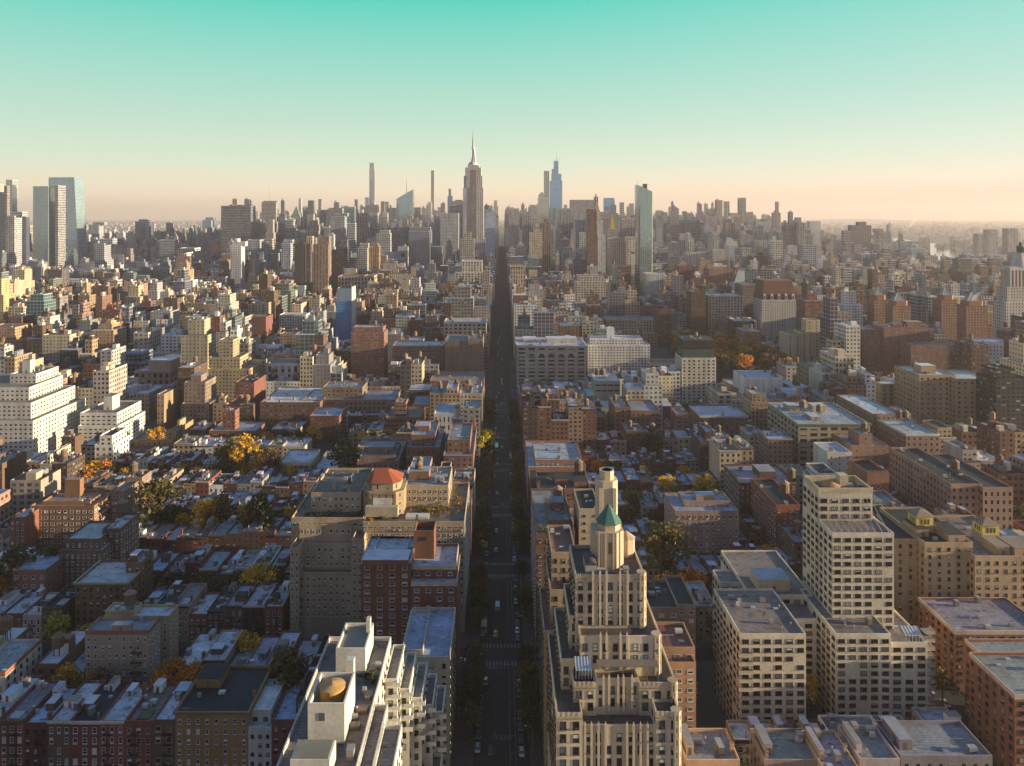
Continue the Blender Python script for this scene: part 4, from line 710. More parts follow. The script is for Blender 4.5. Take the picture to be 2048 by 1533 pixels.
# right of the avenue
def arch_loft():
    Y = 828; a, b_ = ux(1034, Y), ux(1172, Y); zt = vz(692, Y)
    r_ = B('arched_loft_building', 'big cream loft building with a row of round arched windows under its cornice', 'loft building', [(1034, 1172, 692, Y, 60)], (.48, .43, .33), 'silver', 10.5, 4.1, .72, .55, cornice=(1.2, 1.2, (.5, .45, .36)), clutter=20, bulks=((.45, .9, .4, .7, 5), (.1, .3, .5, .8, 4)))
    m = MB(); n = 5; w_ = (b_ - a) / 7
    for i in range(n):
        xc = a + w_ * (1.5 + i); zc = zt - 11.5; pts = [(xc + 3.1 * math.cos(t_ * math.pi / 10), Y - .06, zc + 3.1 * math.sin(t_ * math.pi / 10)) for t_ in range(11)]
        m2 = MB(); m2.face([(x, Y - .08, z) for x, y, z in reversed(pts)], None, (.03, .035, .04)); m2.bar((xc, Y - .1, zc), (xc, Y - .1, zc + 3), .12, (.3, .27, .2)); m2.build('arched_window', PLAIN, r_)
    P = MB(); P.box(a + w_ * .9, b_ - w_ * .9, Y - .05, Y - .004, zt - 11.6, zt - 6.9, (.48, .43, .33), bottom=True); P.build('spandrel', PLAIN, r_)
    for zz in (zt - 24.5, zt - 40): m.box(a - .5, b_ + .5, Y - .5, Y - .004, zz, zz + .8, (.48, .43, .34), bottom=True)
    m.build('string_course', PLAIN, r_)
arch_loft()
B('white_apartment_building', 'white apartment slab with dark balcony columns beside the cream arched loft', 'apartment building', [(1176, 1300, 690, 880, 30), (1180, 1285, 677, 884, 24)], (.60, .60, .60), 'white', 3.6, 3.0, .62, .5, bulks=((.34, .48, .3, .6, 12),), clutter=6)
B('loft_building', 'white loft with arches and a dark mansard beside the black topped tower', 'loft building', [(1301, 1364, 728, 860, 30)], (.52, .50, .47), 'red', 4.6, 4, .66, .62)
p = B('black_topped_apartment_building', 'pale square windowed tower with a black box roof in front of the park', 'apartment building', [(1364, 1432, 716, 750, 30)], (.58, .54, .45), 'black', 4.9, 3.3, .5, .56, clutter=0)
b = MB(); Y = 751; x0, x1 = ux(1366, Y), ux(1430, Y); b.box(x0 + .6, x1 - .6, Y + .8, 779, vz(718, Y), vz(697, Y), (.05, .08, .08)); b.box(x0, x1, Y, 780, vz(697, Y), vz(681, Y), (.02, .02, .022), bottom=True); b.build('roof_box', PLAIN, p); vents(p, x0, x1, Y + 2, 775, vz(681, Y), 8)
B('office_block', 'blank cream academic building with grey base left of the black topped tower', 'institution', [(1175, 1238, 792, 700, 34), (1190, 1240, 762, 704, 30)], (.48, .41, .33), 'white', 6, 5, .9, .3, clutter=0, tanks=((.2, .6, 2.4), (.42, .6, 2.4)))
B('brick_apartment_building', 'brown loft with tanks, ducts and big studio windows right of the avenue', 'loft building', [(1230, 1262, 815, 600, 36), (1262, 1320, 822, 598, 36)], (.2, .115, .075), 'grey', 3.6, 3.6, .5, .5, tanks=((.2, .5, 1.9), (.9, .5, 1.8)), clutter=12)
B('brick_apartment_building', 'narrow brown tower with ribbon windows right of the studio loft', 'apartment building', [(1352, 1378, 828, 590, 20)], (.22, .13, .09), 'grey', 5, 3.3, .7, .45)
B('apartment_building', 'plain brown apartment house with white topped parapet, right of centre', 'apartment building', [(1400, 1498, 832, 610, 36)], (.22, .135, .085), 'silver', 3.8, 3.3, .32, .5, capc=(.55, .53, .5), clutter=12)
B('white_apartment_building', 'white painted loft wall with few windows in front of the park', 'loft building', [(1488, 1566, 755, 690, 32)], (.68, .66, .60), 'silver', 7, 4, .14, .36, tanks=((.9, .4, 2.2),), clutter=6)
B('apartment_building', 'pinkish flat walled block between the park and the white loft', 'apartment building', [(1462, 1490, 770, 730, 28)], (.42, .28, .22), 'blue', 8, 5, .1, .2)
p = B('cornice_loft_building', 'long tan loft with a green cornice and cluttered roof, right', 'loft building', [(1597, 1740, 848, 535, 62)], (.38, .31, .21), 'silver', 6.8, 4.15, .74, .58, cornice=(.9, .9, (.14, .22, .12)), clutter=26, tanks=((.35, .6, 2.5), (.52, .45, 2.1)), bulks=((.15, .3, .6, .8, 4), (.5, .7, .6, .75, 4.5), (.28, .42, .2, .4, 2.6)), fk='d')
B('apartment_building', 'tan rotated looking apartment block with a white roof hut, half in sun at right', 'apartment building', [(1838, 1912, 750, 640, 40), (1912, 1990, 758, 632, 40)], (.38, .28, .17), 'silver', 5, 4, .42, .5, tanks=((.3, .6, 2.2),), bulks=((.2, .6, .2, .5, 7),), clutter=8)
B('glass_apartment_building', 'black modern apartment building with glass corners at the right edge', 'apartment building', [(1993, 2070, 760, 605, 26), (1993, 2030, 738, 610, 20)], (.035, .033, .032), 'black', 4, 3.6, .8, .7)
B('apartment_building', 'cream slab with a blank sunlit end wall beside the park', 'apartment building', [(1574, 1602, 668, 905, 26), (1602, 1653, 665, 903, 24), (1612, 1640, 640, 910, 14)], (.50, .42, .27), 'tan', 7, 3.4, .25, .5)
B('loft_building', 'white and tan narrow loft rising behind the cream balconied tower', 'loft building', [(1655, 1704, 905, 480, 22)], (.60, .57, .5), 'silver', 5, 4, .2, .45, blank='W')
B('brick_apartment_building', 'brown brick loft with water tank rising behind the cream balconied tower', 'loft building', [(1704, 1778, 892, 500, 30), (1718, 1745, 868, 505, 16)], (.26, .16, .12), 'tan', 6, 4, .18, .4, tanks=((.8, .5, 1.9),))
p = B('castle_topped_building', 'brick block with a crenellated square tower beside the cream balconied tower', 'apartment building', [(1735, 1778, 945, 432, 24)], (.27, .135, .085), 'black', 20, 20, 0, 0, par=1.6, clutter=0)
b = MB(); Y = 432; x0, x1 = ux(1735, Y), ux(1778, Y); z = vz(945, Y); xm = (x0 + x1) / 2
for i in range(8): x = x0 + (x1 - x0) * i / 8; b.box(x, x + .8, Y - .15, Y + .3, z, z + .9, (.3, .15, .1))
b.face([(xm - 1.7, Y - .02, z - 8), (xm, Y - .02, z - 9.7), (xm + 1.7, Y - .02, z - 8), (xm, Y - .02, z - 6.3)], None, (.5, .36, .27)); b.face([(xm - 1, Y - .04, z - 8), (xm, Y - .04, z - 9), (xm + 1, Y - .04, z - 8), (xm, Y - .04, z - 7)], None, (.04, .03, .03)); b.build('battlement', PLAIN, p)
B('loft_building', 'pinkish brick loft with white sills and a white coil on its roof, right', 'loft building', [(1966, 2026, 975, 415, 60), (1902, 1966, 968, 418, 66)], (.32, .2, .15), 'black', 3.4, 4.2, .5, .55, clutter=14, tanks=((.8, .3, 2.2),))
B('brick_apartment_building', 'brown loft with white top storey and twin tanks, right', 'loft building', [(1812, 1880, 868, 520, 60)], (.30, .2, .15), 'silver', 3.6, 3.8, .42, .5, capc=(.6, .58, .55), tanks=((.6, .6, 2.3), (.8, .6, 2.2)), clutter=10)
B('loft_building', 'tall narrow loft with a brick shaft and bright roof between two streets, right', 'loft building', [(1745, 1800, 828, 560, 60)], (.28, .18, .13), 'silver', 3.6, 3.8, .42, .5, clutter=12)
B('brick_apartment_building', 'rooftop garden brick building with awning behind the yellow lanterns', 'apartment building', [(1760, 1850, 1040, 372, 40)], (.24, .14, .10), 'grey', 3.6, 3.6, .4, .5, clutter=12)
hedge.append((ux(1765, 376), ux(1830, 376), 374, 396, vz(1040, 372) - .9, 'red and green roof garden behind the yellow lanterns', (.16, .10, .03)))
# Union Square surroundings
for k, (u0, u1, vt, Y, lab) in enumerate(((1734, 1778, 600, 985, 'leftmost of the four orange brick towers with glass pyramids'), (1770, 1822, 612, 945, 'second orange brick tower with a glass pyramid'), (1866, 1914, 600, 985, 'third orange brick tower with a glass pyramid'), (1914, 1974, 612, 945, 'rightmost of the four orange brick towers with glass pyramids'))):
    p = B('pyramid_topped_tower', lab, 'apartment tower', [(u0, u1, vt, Y, 19)], (.24, .11, .07), 'grey', 3.6, 3.2, .45, .5, gc=(.34, .33, .30, 0), clutter=0, inside=True)
    x0, x1 = ux(u0, Y + 19), ux(u1, Y); d = 19; z = vz(vt, Y); b = MB(); b.loft(oct_(x0 + 2, x1 - 2, Y + 2, Y + d - 2, 3), z - 1, oct_(x0 + 2, x1 - 2, Y + 2, Y + d - 2, 3), z + 5.5, None, (.30, .13, .075)); b.build('drum', PLAIN, p)
    b = MB(); q = rect(x0 + 4, x1 - 4, Y + 4, Y + d - 4); ap = ((x0 + x1) / 2, Y + d / 2, z + 17)
    b.cone([(x, y) for x, y in q], z + 5.6, ap, (.20, .235, .245)); 
    for x, y in q: b.bar((x, y, z + 5.6), ap, .3, (.2, .24, .26))
    for f_ in (.33, .66):
        qq = [(x + (ap[0] - x) * f_, y + (ap[1] - y) * f_) for x, y in q]; zz = z + 5.6 + 11.4 * f_
        for i in range(4): b.bar((*qq[i], zz), (*qq[(i + 1) % 4], zz), .22, (.2, .24, .26))
    b.build('glass_pyramid', METAL, p)
B('brick_apartment_building', 'broad orange brick apartment block with bright windows below the pyramid towers', 'apartment building', [(1727, 1768, 660, 868, 30), (1768, 1858, 655, 862, 30)], (.22, .11, .078), 'grey', 4.2, 3.1, .55, .5, gc=(.20, .20, .18, 0), bulks=((.3, .5, .3, .6, 4), (.6, .95, .3, .7, 6)))
B('brick_apartment_building', 'lower orange brick apartment wing with a planted roof right of the broad block', 'apartment building', [(1822, 1932, 690, 835, 28)], (.22, .115, .082), 'tan', 4.2, 3.1, .55, .5, gc=(.16, .16, .15, 0))
def clock_tower():
    Y = 900; root = thing('lantern_topped_tower', 'white stone office tower with columned temple top and green lantern at the right edge', 'office tower', (ux(2040, Y), Y + 20, 0)); sp = spec((.50, .46, .42), 3.4, 3.8, .4, .55); W = MB()
    x0, x1 = ux(2012, Y), ux(2095, Y); xc = ux(2041, Y + 12)
    W.loft(rect(x0, x1, Y, Y + 24), 0, rect(x0, x1, Y, Y + 24), vz(605, Y), sp); W.loft(rect(x0 + 3, x1 - 3, Y + 2, Y + 22), vz(605, Y), rect(x0 + 3, x1 - 3, Y + 2, Y + 22), vz(575, Y), sp); W.build('wall', FAC, root); HERO.append((x0, x1, Y, Y + 45))
    b = MB(); wc = (.52, .48, .43); a, c_ = x0 + 7, x1 - 7; b.box(a + 1.5, c_ - 1.5, Y + 4.5, Y + 20, vz(575, Y), vz(540, Y), (.16, .14, .13))
    for i in range(9): x = a + (c_ - a - 2) * i / 8; b.box(x, x + 2, Y + 3, Y + 4.49, vz(575, Y), vz(542, Y), wc); b.box(a - .5, a + 1.49, Y + 4.5 + 1.75 * i, Y + 5.4 + 1.75 * i, vz(575, Y), vz(542, Y), wc)
    b.box(a - 1, c_ + 1, Y + 2.5, Y + 21, vz(542, Y), vz(534, Y), wc, bottom=True); 
    for k, (r0, r1, v0, v1) in enumerate(((11, 9, 534, 524), (8.5, 5.5, 524, 512), (5, 4.2, 512, 507))): b.loft(circ(xc, Y + 12, r0, 8, .39), vz(v0, Y), circ(xc, Y + 12, r1, 8, .39), vz(v1, Y), None, wc)
    b.build('temple_top', PLAIN, root)
    b = MB(); gc_ = (.09, .17, .13); z = vz(507, Y)
    for i in range(8): x, y = circ(xc, Y + 12, 3.6, 8)[i]; b.bar((x, y, z), (x, y, z + 6.5), .5, gc_)
    b.loft(circ(xc, Y + 12, 2.2, 8), z, circ(xc, Y + 12, 2.2, 8), z + 6.5, None, (.05, .08, .07)); b.loft(circ(xc, Y + 12, 4.6, 8), z + 6.5, circ(xc, Y + 12, 3.6, 8), z + 8.5, None, gc_); b.loft(circ(xc, Y + 12, 2.4, 8), z + 8.5, circ(xc, Y + 12, 1.2, 8), z + 13, None, gc_); b.build('lantern', PLAIN, root)
clock_tower()
B('office_block', 'white university block with a flat top in front of the lantern tower', 'institution', [(1978, 2040, 688, 835, 40)], (.6, .6, .6), 'white', 3.8, 4, .4, .5)
B('loft_building', 'pale loft with a heavy carved cornice, right of the avenue behind the arched loft', 'loft building', [(1213, 1310, 640, 1090, 40)], (.42, .37, .27), 'grey', 4.2, 4.2, .5, .55, cornice=(1.4, 1.6, (.3, .33, .25)), clutter=8)
B('loft_building', 'pale grid windowed loft facing the far side of the park', 'loft building', [(1417, 1486, 592, 1105, 40)], (.42, .37, .30), 'silver', 4.4, 3.9, .62, .6, clutter=6, tanks=((.5, .5, 2.4),))
B('loft_building', 'dark sided loft with a pale front between the grid loft and the mansard hotel', 'loft building', [(1486, 1522, 570, 1135, 40)], (.20, .16, .145), 'tan', 4, 4, .4, .5)
p = B('mansard_hotel', 'white hotel with a tall red brown mansard roof behind the park', 'hotel', [(1524, 1592, 600, 1085, 40)], (.50, .48, .44), 'red', 3.4, 3.9, .42, .52, clutter=0)
b = MB(); Y = 1085; x0, x1 = ux(1524, Y), ux(1592, Y); z = vz(600, Y); b.loft(rect(x0 + .4, x1 - .4, Y + .4, Y + 39), z, rect(x0 + 4, x1 - 4, Y + 4, Y + 36), vz(562, Y), None, (.15, .065, .05)); b.build('mansard_roof', PLAIN, p)
for i in range(5):
    b = MB(); x = x0 + 4 + (x1 - x0 - 8) * i / 4; b.box(x - 1.8, x + 1.8, Y - .2, Y + 4, z, z + 6.5, (.5, .48, .44)); b.box(x - .9, x + .9, Y - .27, Y - .203, z + 1, z + 5, (.04, .04, .05)); b.cone(rect(x - 2, x + 2, Y - .3, Y + 4), z + 6.5, (x, Y + 1.5, z + 9), (.5, .48, .44)); b.build('dormer', PLAIN, p)
B('loft_building', 'pale loft with a pedimented top and dark tall windows, right of the avenue', 'loft building', [(1150, 1212, 562, 1320, 40), (1156, 1208, 552, 1325, 32)], (.46, .42, .36), 'tan', 5, 4.2, .6, .6, tanks=((.5, .5, 2.4),))
B('loft_building', 'white grey slab apartments with square windows right of the green glass tower', 'apartment building', [(1293, 1327, 548, 1520, 40)], (.58, .58, .57), 'white', 4, 3.6, .55, .5)
B('maroon_sided_building', 'building with a blank dark maroon wall above the park', 'office building', [(1358, 1386, 532, 1460, 34)], (.15, .05, .075), 'grey', 40, 40, 0, 0)
B('loft_building', 'brown loft with a plain brick side, right of the maroon wall', 'loft building', [(1418, 1464, 537, 1440, 36)], (.27, .15, .12), 'red', 6, 5, .25, .4)
p = thing('glass_roofed_building', 'low white building with a long sloping glass roof beyond the mansard hotel', 'office building', (ux(1530, 1400), 1420, 0)); b = MB(); Y = 1400; b.box(ux(1470, Y), ux(1570, Y), Y, Y + 50, 0, vz(568, Y), (.5, .5, .5)); b.face([(ux(1468, Y), Y - 1, vz(566, Y)), (ux(1572, Y), Y - 1, vz(566, Y)), (ux(1572, Y), Y + 50, vz(556, Y)), (ux(1495, Y), Y + 50, vz(540, Y)), ], None, (.15, .18, .21)); b.build('wall', PLAIN, p); HERO.append((ux(1470, Y), ux(1570, Y), Y, Y + 50))
B('loft_building', 'classical stone block with arches and a columned front, left of the avenue', 'loft building', [(676, 728, 553, 1500, 40), (728, 748, 552, 1495, 40)], (.46, .36, .29), 'red', 6, 8, .6, .75)
B('loft_building', 'white stepped loft with tall green windows beside the avenue at mid distance', 'loft building', [(924, 964, 522, 1560, 40), (911, 966, 545, 1545, 40)], (.55, .51, .43), 'white', 6, 5, .6, .75)
B('loft_building', 'round fronted tan building with tall arched windows right of the avenue', 'loft building', [(1021, 1051, 532, 1470, 36)], (.46, .35, .26), 'tan', 5, 8, .5, .7, cornice=(1.5, 2, (.5, .4, .3)))

def tall_tank():
    Y = 480; x = ux(47, Y); p = thing('rooftop_water_tower', 'cream cylindrical water tower on a tall square pillar at the far left', 'water tower', (x, Y, 0)); b = MB(); z0 = vz(978, Y)
    b.box(x - 2.4, x + 2.4, Y - 2.4, Y + 2.4, 0, z0, (.42, .36, .28)); b.box(x - 4, x + 3, Y - 2.41, Y + 6, 0, z0 - 9, (.36, .3, .25)); b.build('pillar', PLAIN, p); b = MB(); c_ = circ(x, Y, 3.2, 16); b.loft(c_, z0, c_, vz(955, Y), None, (.45, .37, .25)); b.build('tank', PLAIN, p); b = MB(); b.cone(circ(x, Y, 3.4, 16), vz(955, Y), (x, Y, vz(944, Y)), (.5, .44, .34)); b.build('tank_roof', PLAIN, p); HERO.append((x - 4, x + 4, Y - 3, Y + 6))
tall_tank()
# ---------------------------------------------------------------- skyline towers: each one a thing
ST = dict(glass=(.94, .90), grid=(.66, .62), punch=(.45, .52), rib=(.5, 1.01), ribbon=(1.01, .5))
def K(u0, u1, vt, Y, col, label, style='punch', gc=None, dep=None, name='office_tower', cat='tower', bay=5, st=5, steps=(), top=None, z0=0):
    x0, x1, z1 = ux(u0, Y), ux(u1, Y), vz(vt, Y); dep = dep or max(14, min(34, (x1 - x0) * .8))
    if u0 > 1100: x0 = min(ux(u0, Y + dep), x1 - 9)        # the measured span takes in the side wall
    if u1 < 900: x1 = max(ux(u1, Y + dep), x0 + 9)
    if Y > 1850: col = tuple(.62 * p + .38 * q for p, q in zip(col, (.36, .43, .53)))  # bluish distance haze mixed into the wall colour of far towers
    root = thing(name, label, cat, ((x0 + x1) / 2, Y + dep / 2, 0)); w_, h_ = ST[style]
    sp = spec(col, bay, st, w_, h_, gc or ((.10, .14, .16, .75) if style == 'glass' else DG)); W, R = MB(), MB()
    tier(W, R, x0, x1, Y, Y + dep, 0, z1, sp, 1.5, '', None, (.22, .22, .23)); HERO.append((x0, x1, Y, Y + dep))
    zb = z1; vb = CV + H * F / Y; VIS.append((u0, u1, vt + (.5 if vb - vt > 90 else .32) * (vb - vt), Y))
    for (a, b, v) in steps:
        xa, xb = ux(a, Y), ux(b, Y); d2 = dep * .15; z2 = vz(v, Y); tier(W, R, xa, xb, Y + d2, Y + dep - d2, zb - 1.5, z2, sp, 1.2, '', None, (.2, .2, .2)); zb = z2
    W.build('wall', FAC, root); R.build('roof', ROOF, root)
    if top: top(root, x0, x1, Y, dep, z1)
    return root
def mastf(h_, r_=.9, off=.5, col=(.3, .3, .3)):
    def f(root, x0, x1, Y, dep, z):
        b = MB(); x = x0 + (x1 - x0) * off; b.loft(circ(x, Y + dep / 2, r_, 6), z - 1, circ(x, Y + dep / 2, r_ * .3, 6), z + h_, None, col); b.build('mast', METAL, root)
    return f
def plantf(n=3, h_=8, col=(.3, .28, .26)):
    def f(root, x0, x1, Y, dep, z):
        for _ in range(n):
            a = random.uniform(x0 + 2, x1 - 10); w_ = random.uniform(5, 10); bulkhead(root, a, min(x1 - 1, a + w_), Y + dep * .2, Y + dep * .7, z - 1.5, z + random.uniform(.4, 1) * h_, jit(col), door=False)
    return f
def conef(h_, col, inset=0.0, cut=0.0):
    def f(root, x0, x1, Y, dep, z):
        b = MB(); i = inset * (x1 - x0); q = rect(x0 + i, x1 - i, Y + i, Y + dep - i); b.cone(q, z - .2, ((x0 + x1) / 2, Y + dep / 2, z + h_), col); b.build('pyramid_roof', PLAIN, root)
    return f
gl = lambda r, g_, b_, m=.75: (min(.9, r * 1.35), min(.9, g_ * 1.5), min(.9, b_ * 1.75), m)
# --- Empire tower
def empire():
    Y = 2300; root = thing('art_deco_skyscraper', 'tallest grey art deco skyscraper with a silver spire, left of the avenue', 'skyscraper', (ux(946, Y), Y + 30, 0)); sp = spec((.48, .46, .47), 6, 5.5, .45, .6, (.10, .10, .115, 0)); W = MB()
    cy = Y + 30
    def bx(u0, u1, v0, v1, d):
        W.loft(rect(ux(u0, Y), ux(u1, Y), cy - d, cy + d), v0 if v0 == 0 else vz(v0, Y), rect(ux(u0, Y), ux(u1, Y), cy - d, cy + d), vz(v1, Y), sp)
    bx(918, 974, 0, 500, 34); bx(922, 971, 500, 478, 32); bx(926, 967, 0, 376, 29); bx(927.5, 965, 376, 352, 26); bx(930, 962, 352, 335, 22); bx(935, 957, 335, 330, 18); W.build('wall', FAC, root)
    W = MB(); spd = spec((.22, .20, .21), 4, 5.5, .6, .8); W.loft(rect(ux(940, Y), ux(952, Y), cy - 30, cy - 29.01), 0, rect(ux(940, Y), ux(952, Y), cy - 30, cy - 29.01), vz(340, Y), spd); W.build('centre_bay', FAC, root)
    M = MB(); xc = ux(945.5, Y); mc = (.45, .47, .5)
    for (r0, r1, v0, v1) in ((17, 15, 330, 327), (13, 12, 327, 324), (8.5, 6.5, 324, 313), (6.5, 5.2, 313, 298), (5.2, 4.2, 298, 293), (2.6, 2.4, 293, 276), (1.7, 1.3, 276, 266), (.9, .4, 266, 253)): M.loft(circ(xc, cy, r0, 12), vz(v0, Y), circ(xc, cy, r1, 12), vz(v1, Y), None, mc if v0 > 293 else (.16, .16, .17))
    for i in range(4):
        a = math.pi / 4 + i * math.pi / 2; M.bar((xc + 9.5 * math.cos(a), cy + 9.5 * math.sin(a), vz(324, Y)), (xc + 6 * math.cos(a), cy + 6 * math.sin(a), vz(297, Y)), 1.1, (.6, .62, .65))
    M.build('spire', METAL, root); HERO.append((ux(918, Y), ux(974, Y), Y - 4, Y + 64))
empire(); VIS += [(918, 972, 520, 2280), (97, 158, 540, 2400), (1276, 1308, 600, 1600), (793, 826, 455, 3050), (461, 490, 588, 1760), (590, 628, 600, 1600), (626, 684, 600, 1640), (563, 587, 545, 1880), (1173, 1211, 556, 1680), (817, 861, 545, 1880), (66, 131, 535, 2250), (13, 45, 525, 1900), (442, 511, 500, 2350), (1538, 1565, 540, 1740), (1478, 1502, 545, 1780)]
# left group by the river
K(-25, 8, 368, 2250, (.42, .36, .25), 'cream glass tower cut by the left edge', 'grid', gl(.2, .2, .16, .4)); K(8, 20, 372, 2320, (.25, .13, .09), 'narrow brown tower between the two glass towers at the left edge', 'ribbon'); K(12, 37, 360, 2450, (.36, .42, .38), 'pale glass tower behind the brown one at the left edge', 'glass', gl(.34, .40, .34))
K(13, 45, 432, 1900, (.46, .44, .42), 'grey gridded slab near the left edge', 'grid', steps=((20, 42, 424),)); K(45, 53, 433, 1930, (.08, .08, .11), 'dark narrow slab beside the grey gridded one', 'glass', gl(.04, .05, .09, .4)); K(54, 66, 452, 2500, (.42, .34, .26), 'small cream tower with a rounded top', 'ribbon')
p = K(66, 110, 373, 2250, (.30, .36, .34), 'broad pale teal glass office tower at left', 'glass', gl(.26, .34, .31), bay=4, st=4); K(110, 131, 371, 2252, (.34, .30, .28), 'striped cream tower with balconies fused to the teal office tower', 'ribbon', dep=40)
p = thing('tapered_glass_tower', 'tallest left glass tower, widening towards its base', 'tower', (ux(128, 2400), 2420, 0)); b = MB(); Y = 2400; sp = spec((.3, .38, .38), 5, 4.5, .94, .9, gl(.30, .40, .40)); b.loft(rect(ux(97, Y), ux(158, Y), Y, Y + 60), 0, rect(ux(97, Y), ux(148.5, Y), Y, Y + 50), vz(355, Y), sp); b.build('wall', FAC, p); HERO.append((ux(97, Y), ux(158, Y), Y, Y + 60))
K(177, 207, 450, 2900, (.33, .32, .29), 'grey stepped tower with pale front, left of the dark blue slab', 'punch', steps=((184, 207, 445),)); K(189, 222, 487, 1850, (.36, .38, .42), 'dark glass block with white grid left of the dark blue slab', 'grid', gl(.08, .10, .14, .5), steps=((197, 223, 478),)); K(270, 308, 443, 2550, (.09, .11, .16), 'dark blue glass slab on the left skyline', 'glass', gl(.06, .08, .14, .6), steps=((276, 294, 439),)); K(234, 248, 479, 2600, (.15, .16, .19), 'small dark tower left of the dark blue slab', 'ribbon')
K(319, 357, 480, 2300, (.34, .36, .30), 'greenish beige slab right of the dark blue slab', 'ribbon'); K(352, 386, 502, 1780, (.58, .58, .58), 'white square windowed block in front of the beige slab', 'grid', dep=60, steps=((354, 384, 497),)); K(405, 428, 440, 3300, (.28, .36, .40), 'pair of blue grey far towers with a flat top', 'glass', gl(.22, .30, .34, .5), steps=((410, 426, 435),)); K(307, 322, 463, 3200, (.28, .32, .35), 'low blue grey far slab', 'ribbon')
K(442, 511, 412, 2350, (.065, .055, .06), 'wide dark slab office tower', 'ribbon', (.04, .04, .05, .2), top=plantf(4, 5, (.1, .08, .08)), dep=45); K(461, 490, 492, 1760, (.66, .65, .62), 'white slender tower with square windows in front of the dark slab', 'punch', bay=4.2, st=4.2, steps=((463, 489, 484), (468, 474, 478))); K(421, 443, 538, 1800, (.5, .5, .5), 'white block with grid windows at the foot of the dark slab', 'grid'); K(436, 461, 518, 1850, (.28, .17, .12), 'red brown stepped block beside the white slender tower', 'punch', steps=((443, 460, 510),))
K(493, 527, 480, 2150, (.36, .36, .37), 'grey gridded twin block right of the white slender tower', 'grid'); K(525, 550, 478, 2200, (.42, .36, .24), 'beige wedge block right of the gridded twin', 'ribbon')
K(523, 557, 404, 2950, (.40, .36, .32), 'grey newspaper tower with screens above its roof and a thin mast', 'ribbon', steps=((526, 554, 402),), top=mastf(54, 1.4, .46)); K(512, 522, 438, 3100, (.3, .34, .36), 'pale far tower between the dark slab and the masted tower', 'glass'); K(558, 574, 438, 2600, (.16, .16, .18), 'dark block right of the masted tower', 'ribbon')
K(579, 606, 437, 3500, (.42, .35, .28), 'tan tower with a copper pyramid roof', 'punch', top=conef(58, (.16, .24, .20), .06)); K(570, 590, 445, 2450, (.36, .35, .36), 'grey tower with white bands below the copper pyramid', 'ribbon', steps=((570, 586, 441),)); K(612, 640, 462, 2400, (.42, .32, .24), 'tan stepped art deco tower left of the teal glass towers', 'rib', steps=((614, 636, 450), (618, 634, 441)))
K(634, 660, 420, 3300, (.24, .30, .30), 'pale teal glass tower left of centre skyline', 'glass', gl(.22, .30, .28)); K(653, 688, 419, 3000, (.16, .13, .15), 'mauve dark tower with a notched top', 'rib', steps=((656, 684, 416),)); K(662, 694, 432, 2250, (.32, .35, .37), 'grey apartment tower with balcony grid and slanted top', 'grid', steps=((668, 694, 427),)); K(687, 712, 414, 3150, (.20, .32, .30), 'green glass tower left of the thin tall tower', 'glass', gl(.16, .30, .27)); K(694, 713, 447, 2200, (.40, .44, .45), 'pale blue slab below the green glass tower', 'ribbon'); K(713, 738, 432, 2350, (.28, .20, .16), 'brown ribbed tower below the thin tall tower', 'rib', steps=((720, 735, 426),))
K(730, 739, 395, 4200, (.24, .30, .34), 'blue shoulder tower beside the thin tall tower', 'glass', gl(.2, .27, .32)); K(738.5, 751, 341, 4250, (.40, .42, .38), 'thin very tall tower with a stepped top, left skyline', 'glass', gl(.36, .38, .34), steps=((738.7, 748, 326),)); K(728, 760, 414, 3600, (.16, .14, .17), 'tower crowned by dark open scaffolding in front of the thin tall tower', 'rib', steps=((731, 757, 410),)); K(737, 758, 426, 2900, (.42, .40, .35), 'cream office block under the scaffolded crown', 'ribbon')
K(774, 795, 416, 3200, (.17, .15, .18), 'purple dark tower left of the slanted glass tower', 'rib'); K(826, 843, 415, 3300, (.17, .14, .16), 'purple dark tower right of the slanted glass tower', 'rib')
p = thing('slanted_glass_tower', 'blue green glass tower with slanted roof and a needle spire', 'tower', (ux(810, 3050), 3075, 0)); b = MB(); Y = 3050; sp = spec((.26, .36, .36), 5, 5, .94, .9, gl(.24, .36, .36)); x0, x1 = ux(793, Y), ux(826, Y); za, zb_ = vz(398, Y), vz(379, Y)
P = [(x0, Y), (x1, Y), (x1, Y + 50), (x0, Y + 50)]; Z = [za, zb_, zb_, za]
for i in range(4):
    j = (i + 1) % 4; nb, ns = 12, 50; b.face([(*P[i], 0), (*P[j], 0), (*P[j], Z[j]), (*P[i], Z[i])], [(0, 0), (nb, 0), (nb, ns), (0, ns)], sp['col'], (.94, .9, 3.3), sp['gc'])
b.face([(*P[i], Z[i]) for i in range(4)], None, (.3, .38, .38)); b.build('wall', FAC, p); b = MB(); b.loft(circ(ux(811.5, Y), Y + 25, 1.6, 6), za, circ(ux(811.5, Y), Y + 25, .3, 6), vz(338, Y), None, (.5, .5, .5)); b.build('spire', METAL, p); HERO.append((x0, x1, Y, Y + 50))
K(862, 868.5, 341, 4200, (.36, .34, .22), 'pencil thin skyscraper standing alone left of the art deco spire', 'ribbon', (.18, .18, .14, .4), st=12); K(895, 905, 392, 4250, (.06, .13, .22), 'deep blue thin tower left of the art deco spire', 'glass', gl(.04, .12, .24), steps=((897, 902, 378),)); K(899, 927, 408, 2900, (.34, .33, .34), 'grey ribbed office tower behind the art deco spire', 'ribbon', steps=((902, 926, 402), (910, 924, 400))); K(881, 917, 427, 2200, (.45, .46, .47), 'pale slab with white grid left of the art deco skyscraper', 'grid', bay=4, st=4); K(858, 882, 434, 3400, (.10, .11, .14), 'low dark block left of the pale gridded slab', 'ribbon'); K(843, 863, 430, 3300, (.3, .28, .3), 'mauve ribbed block under the pencil thin skyscraper', 'rib')
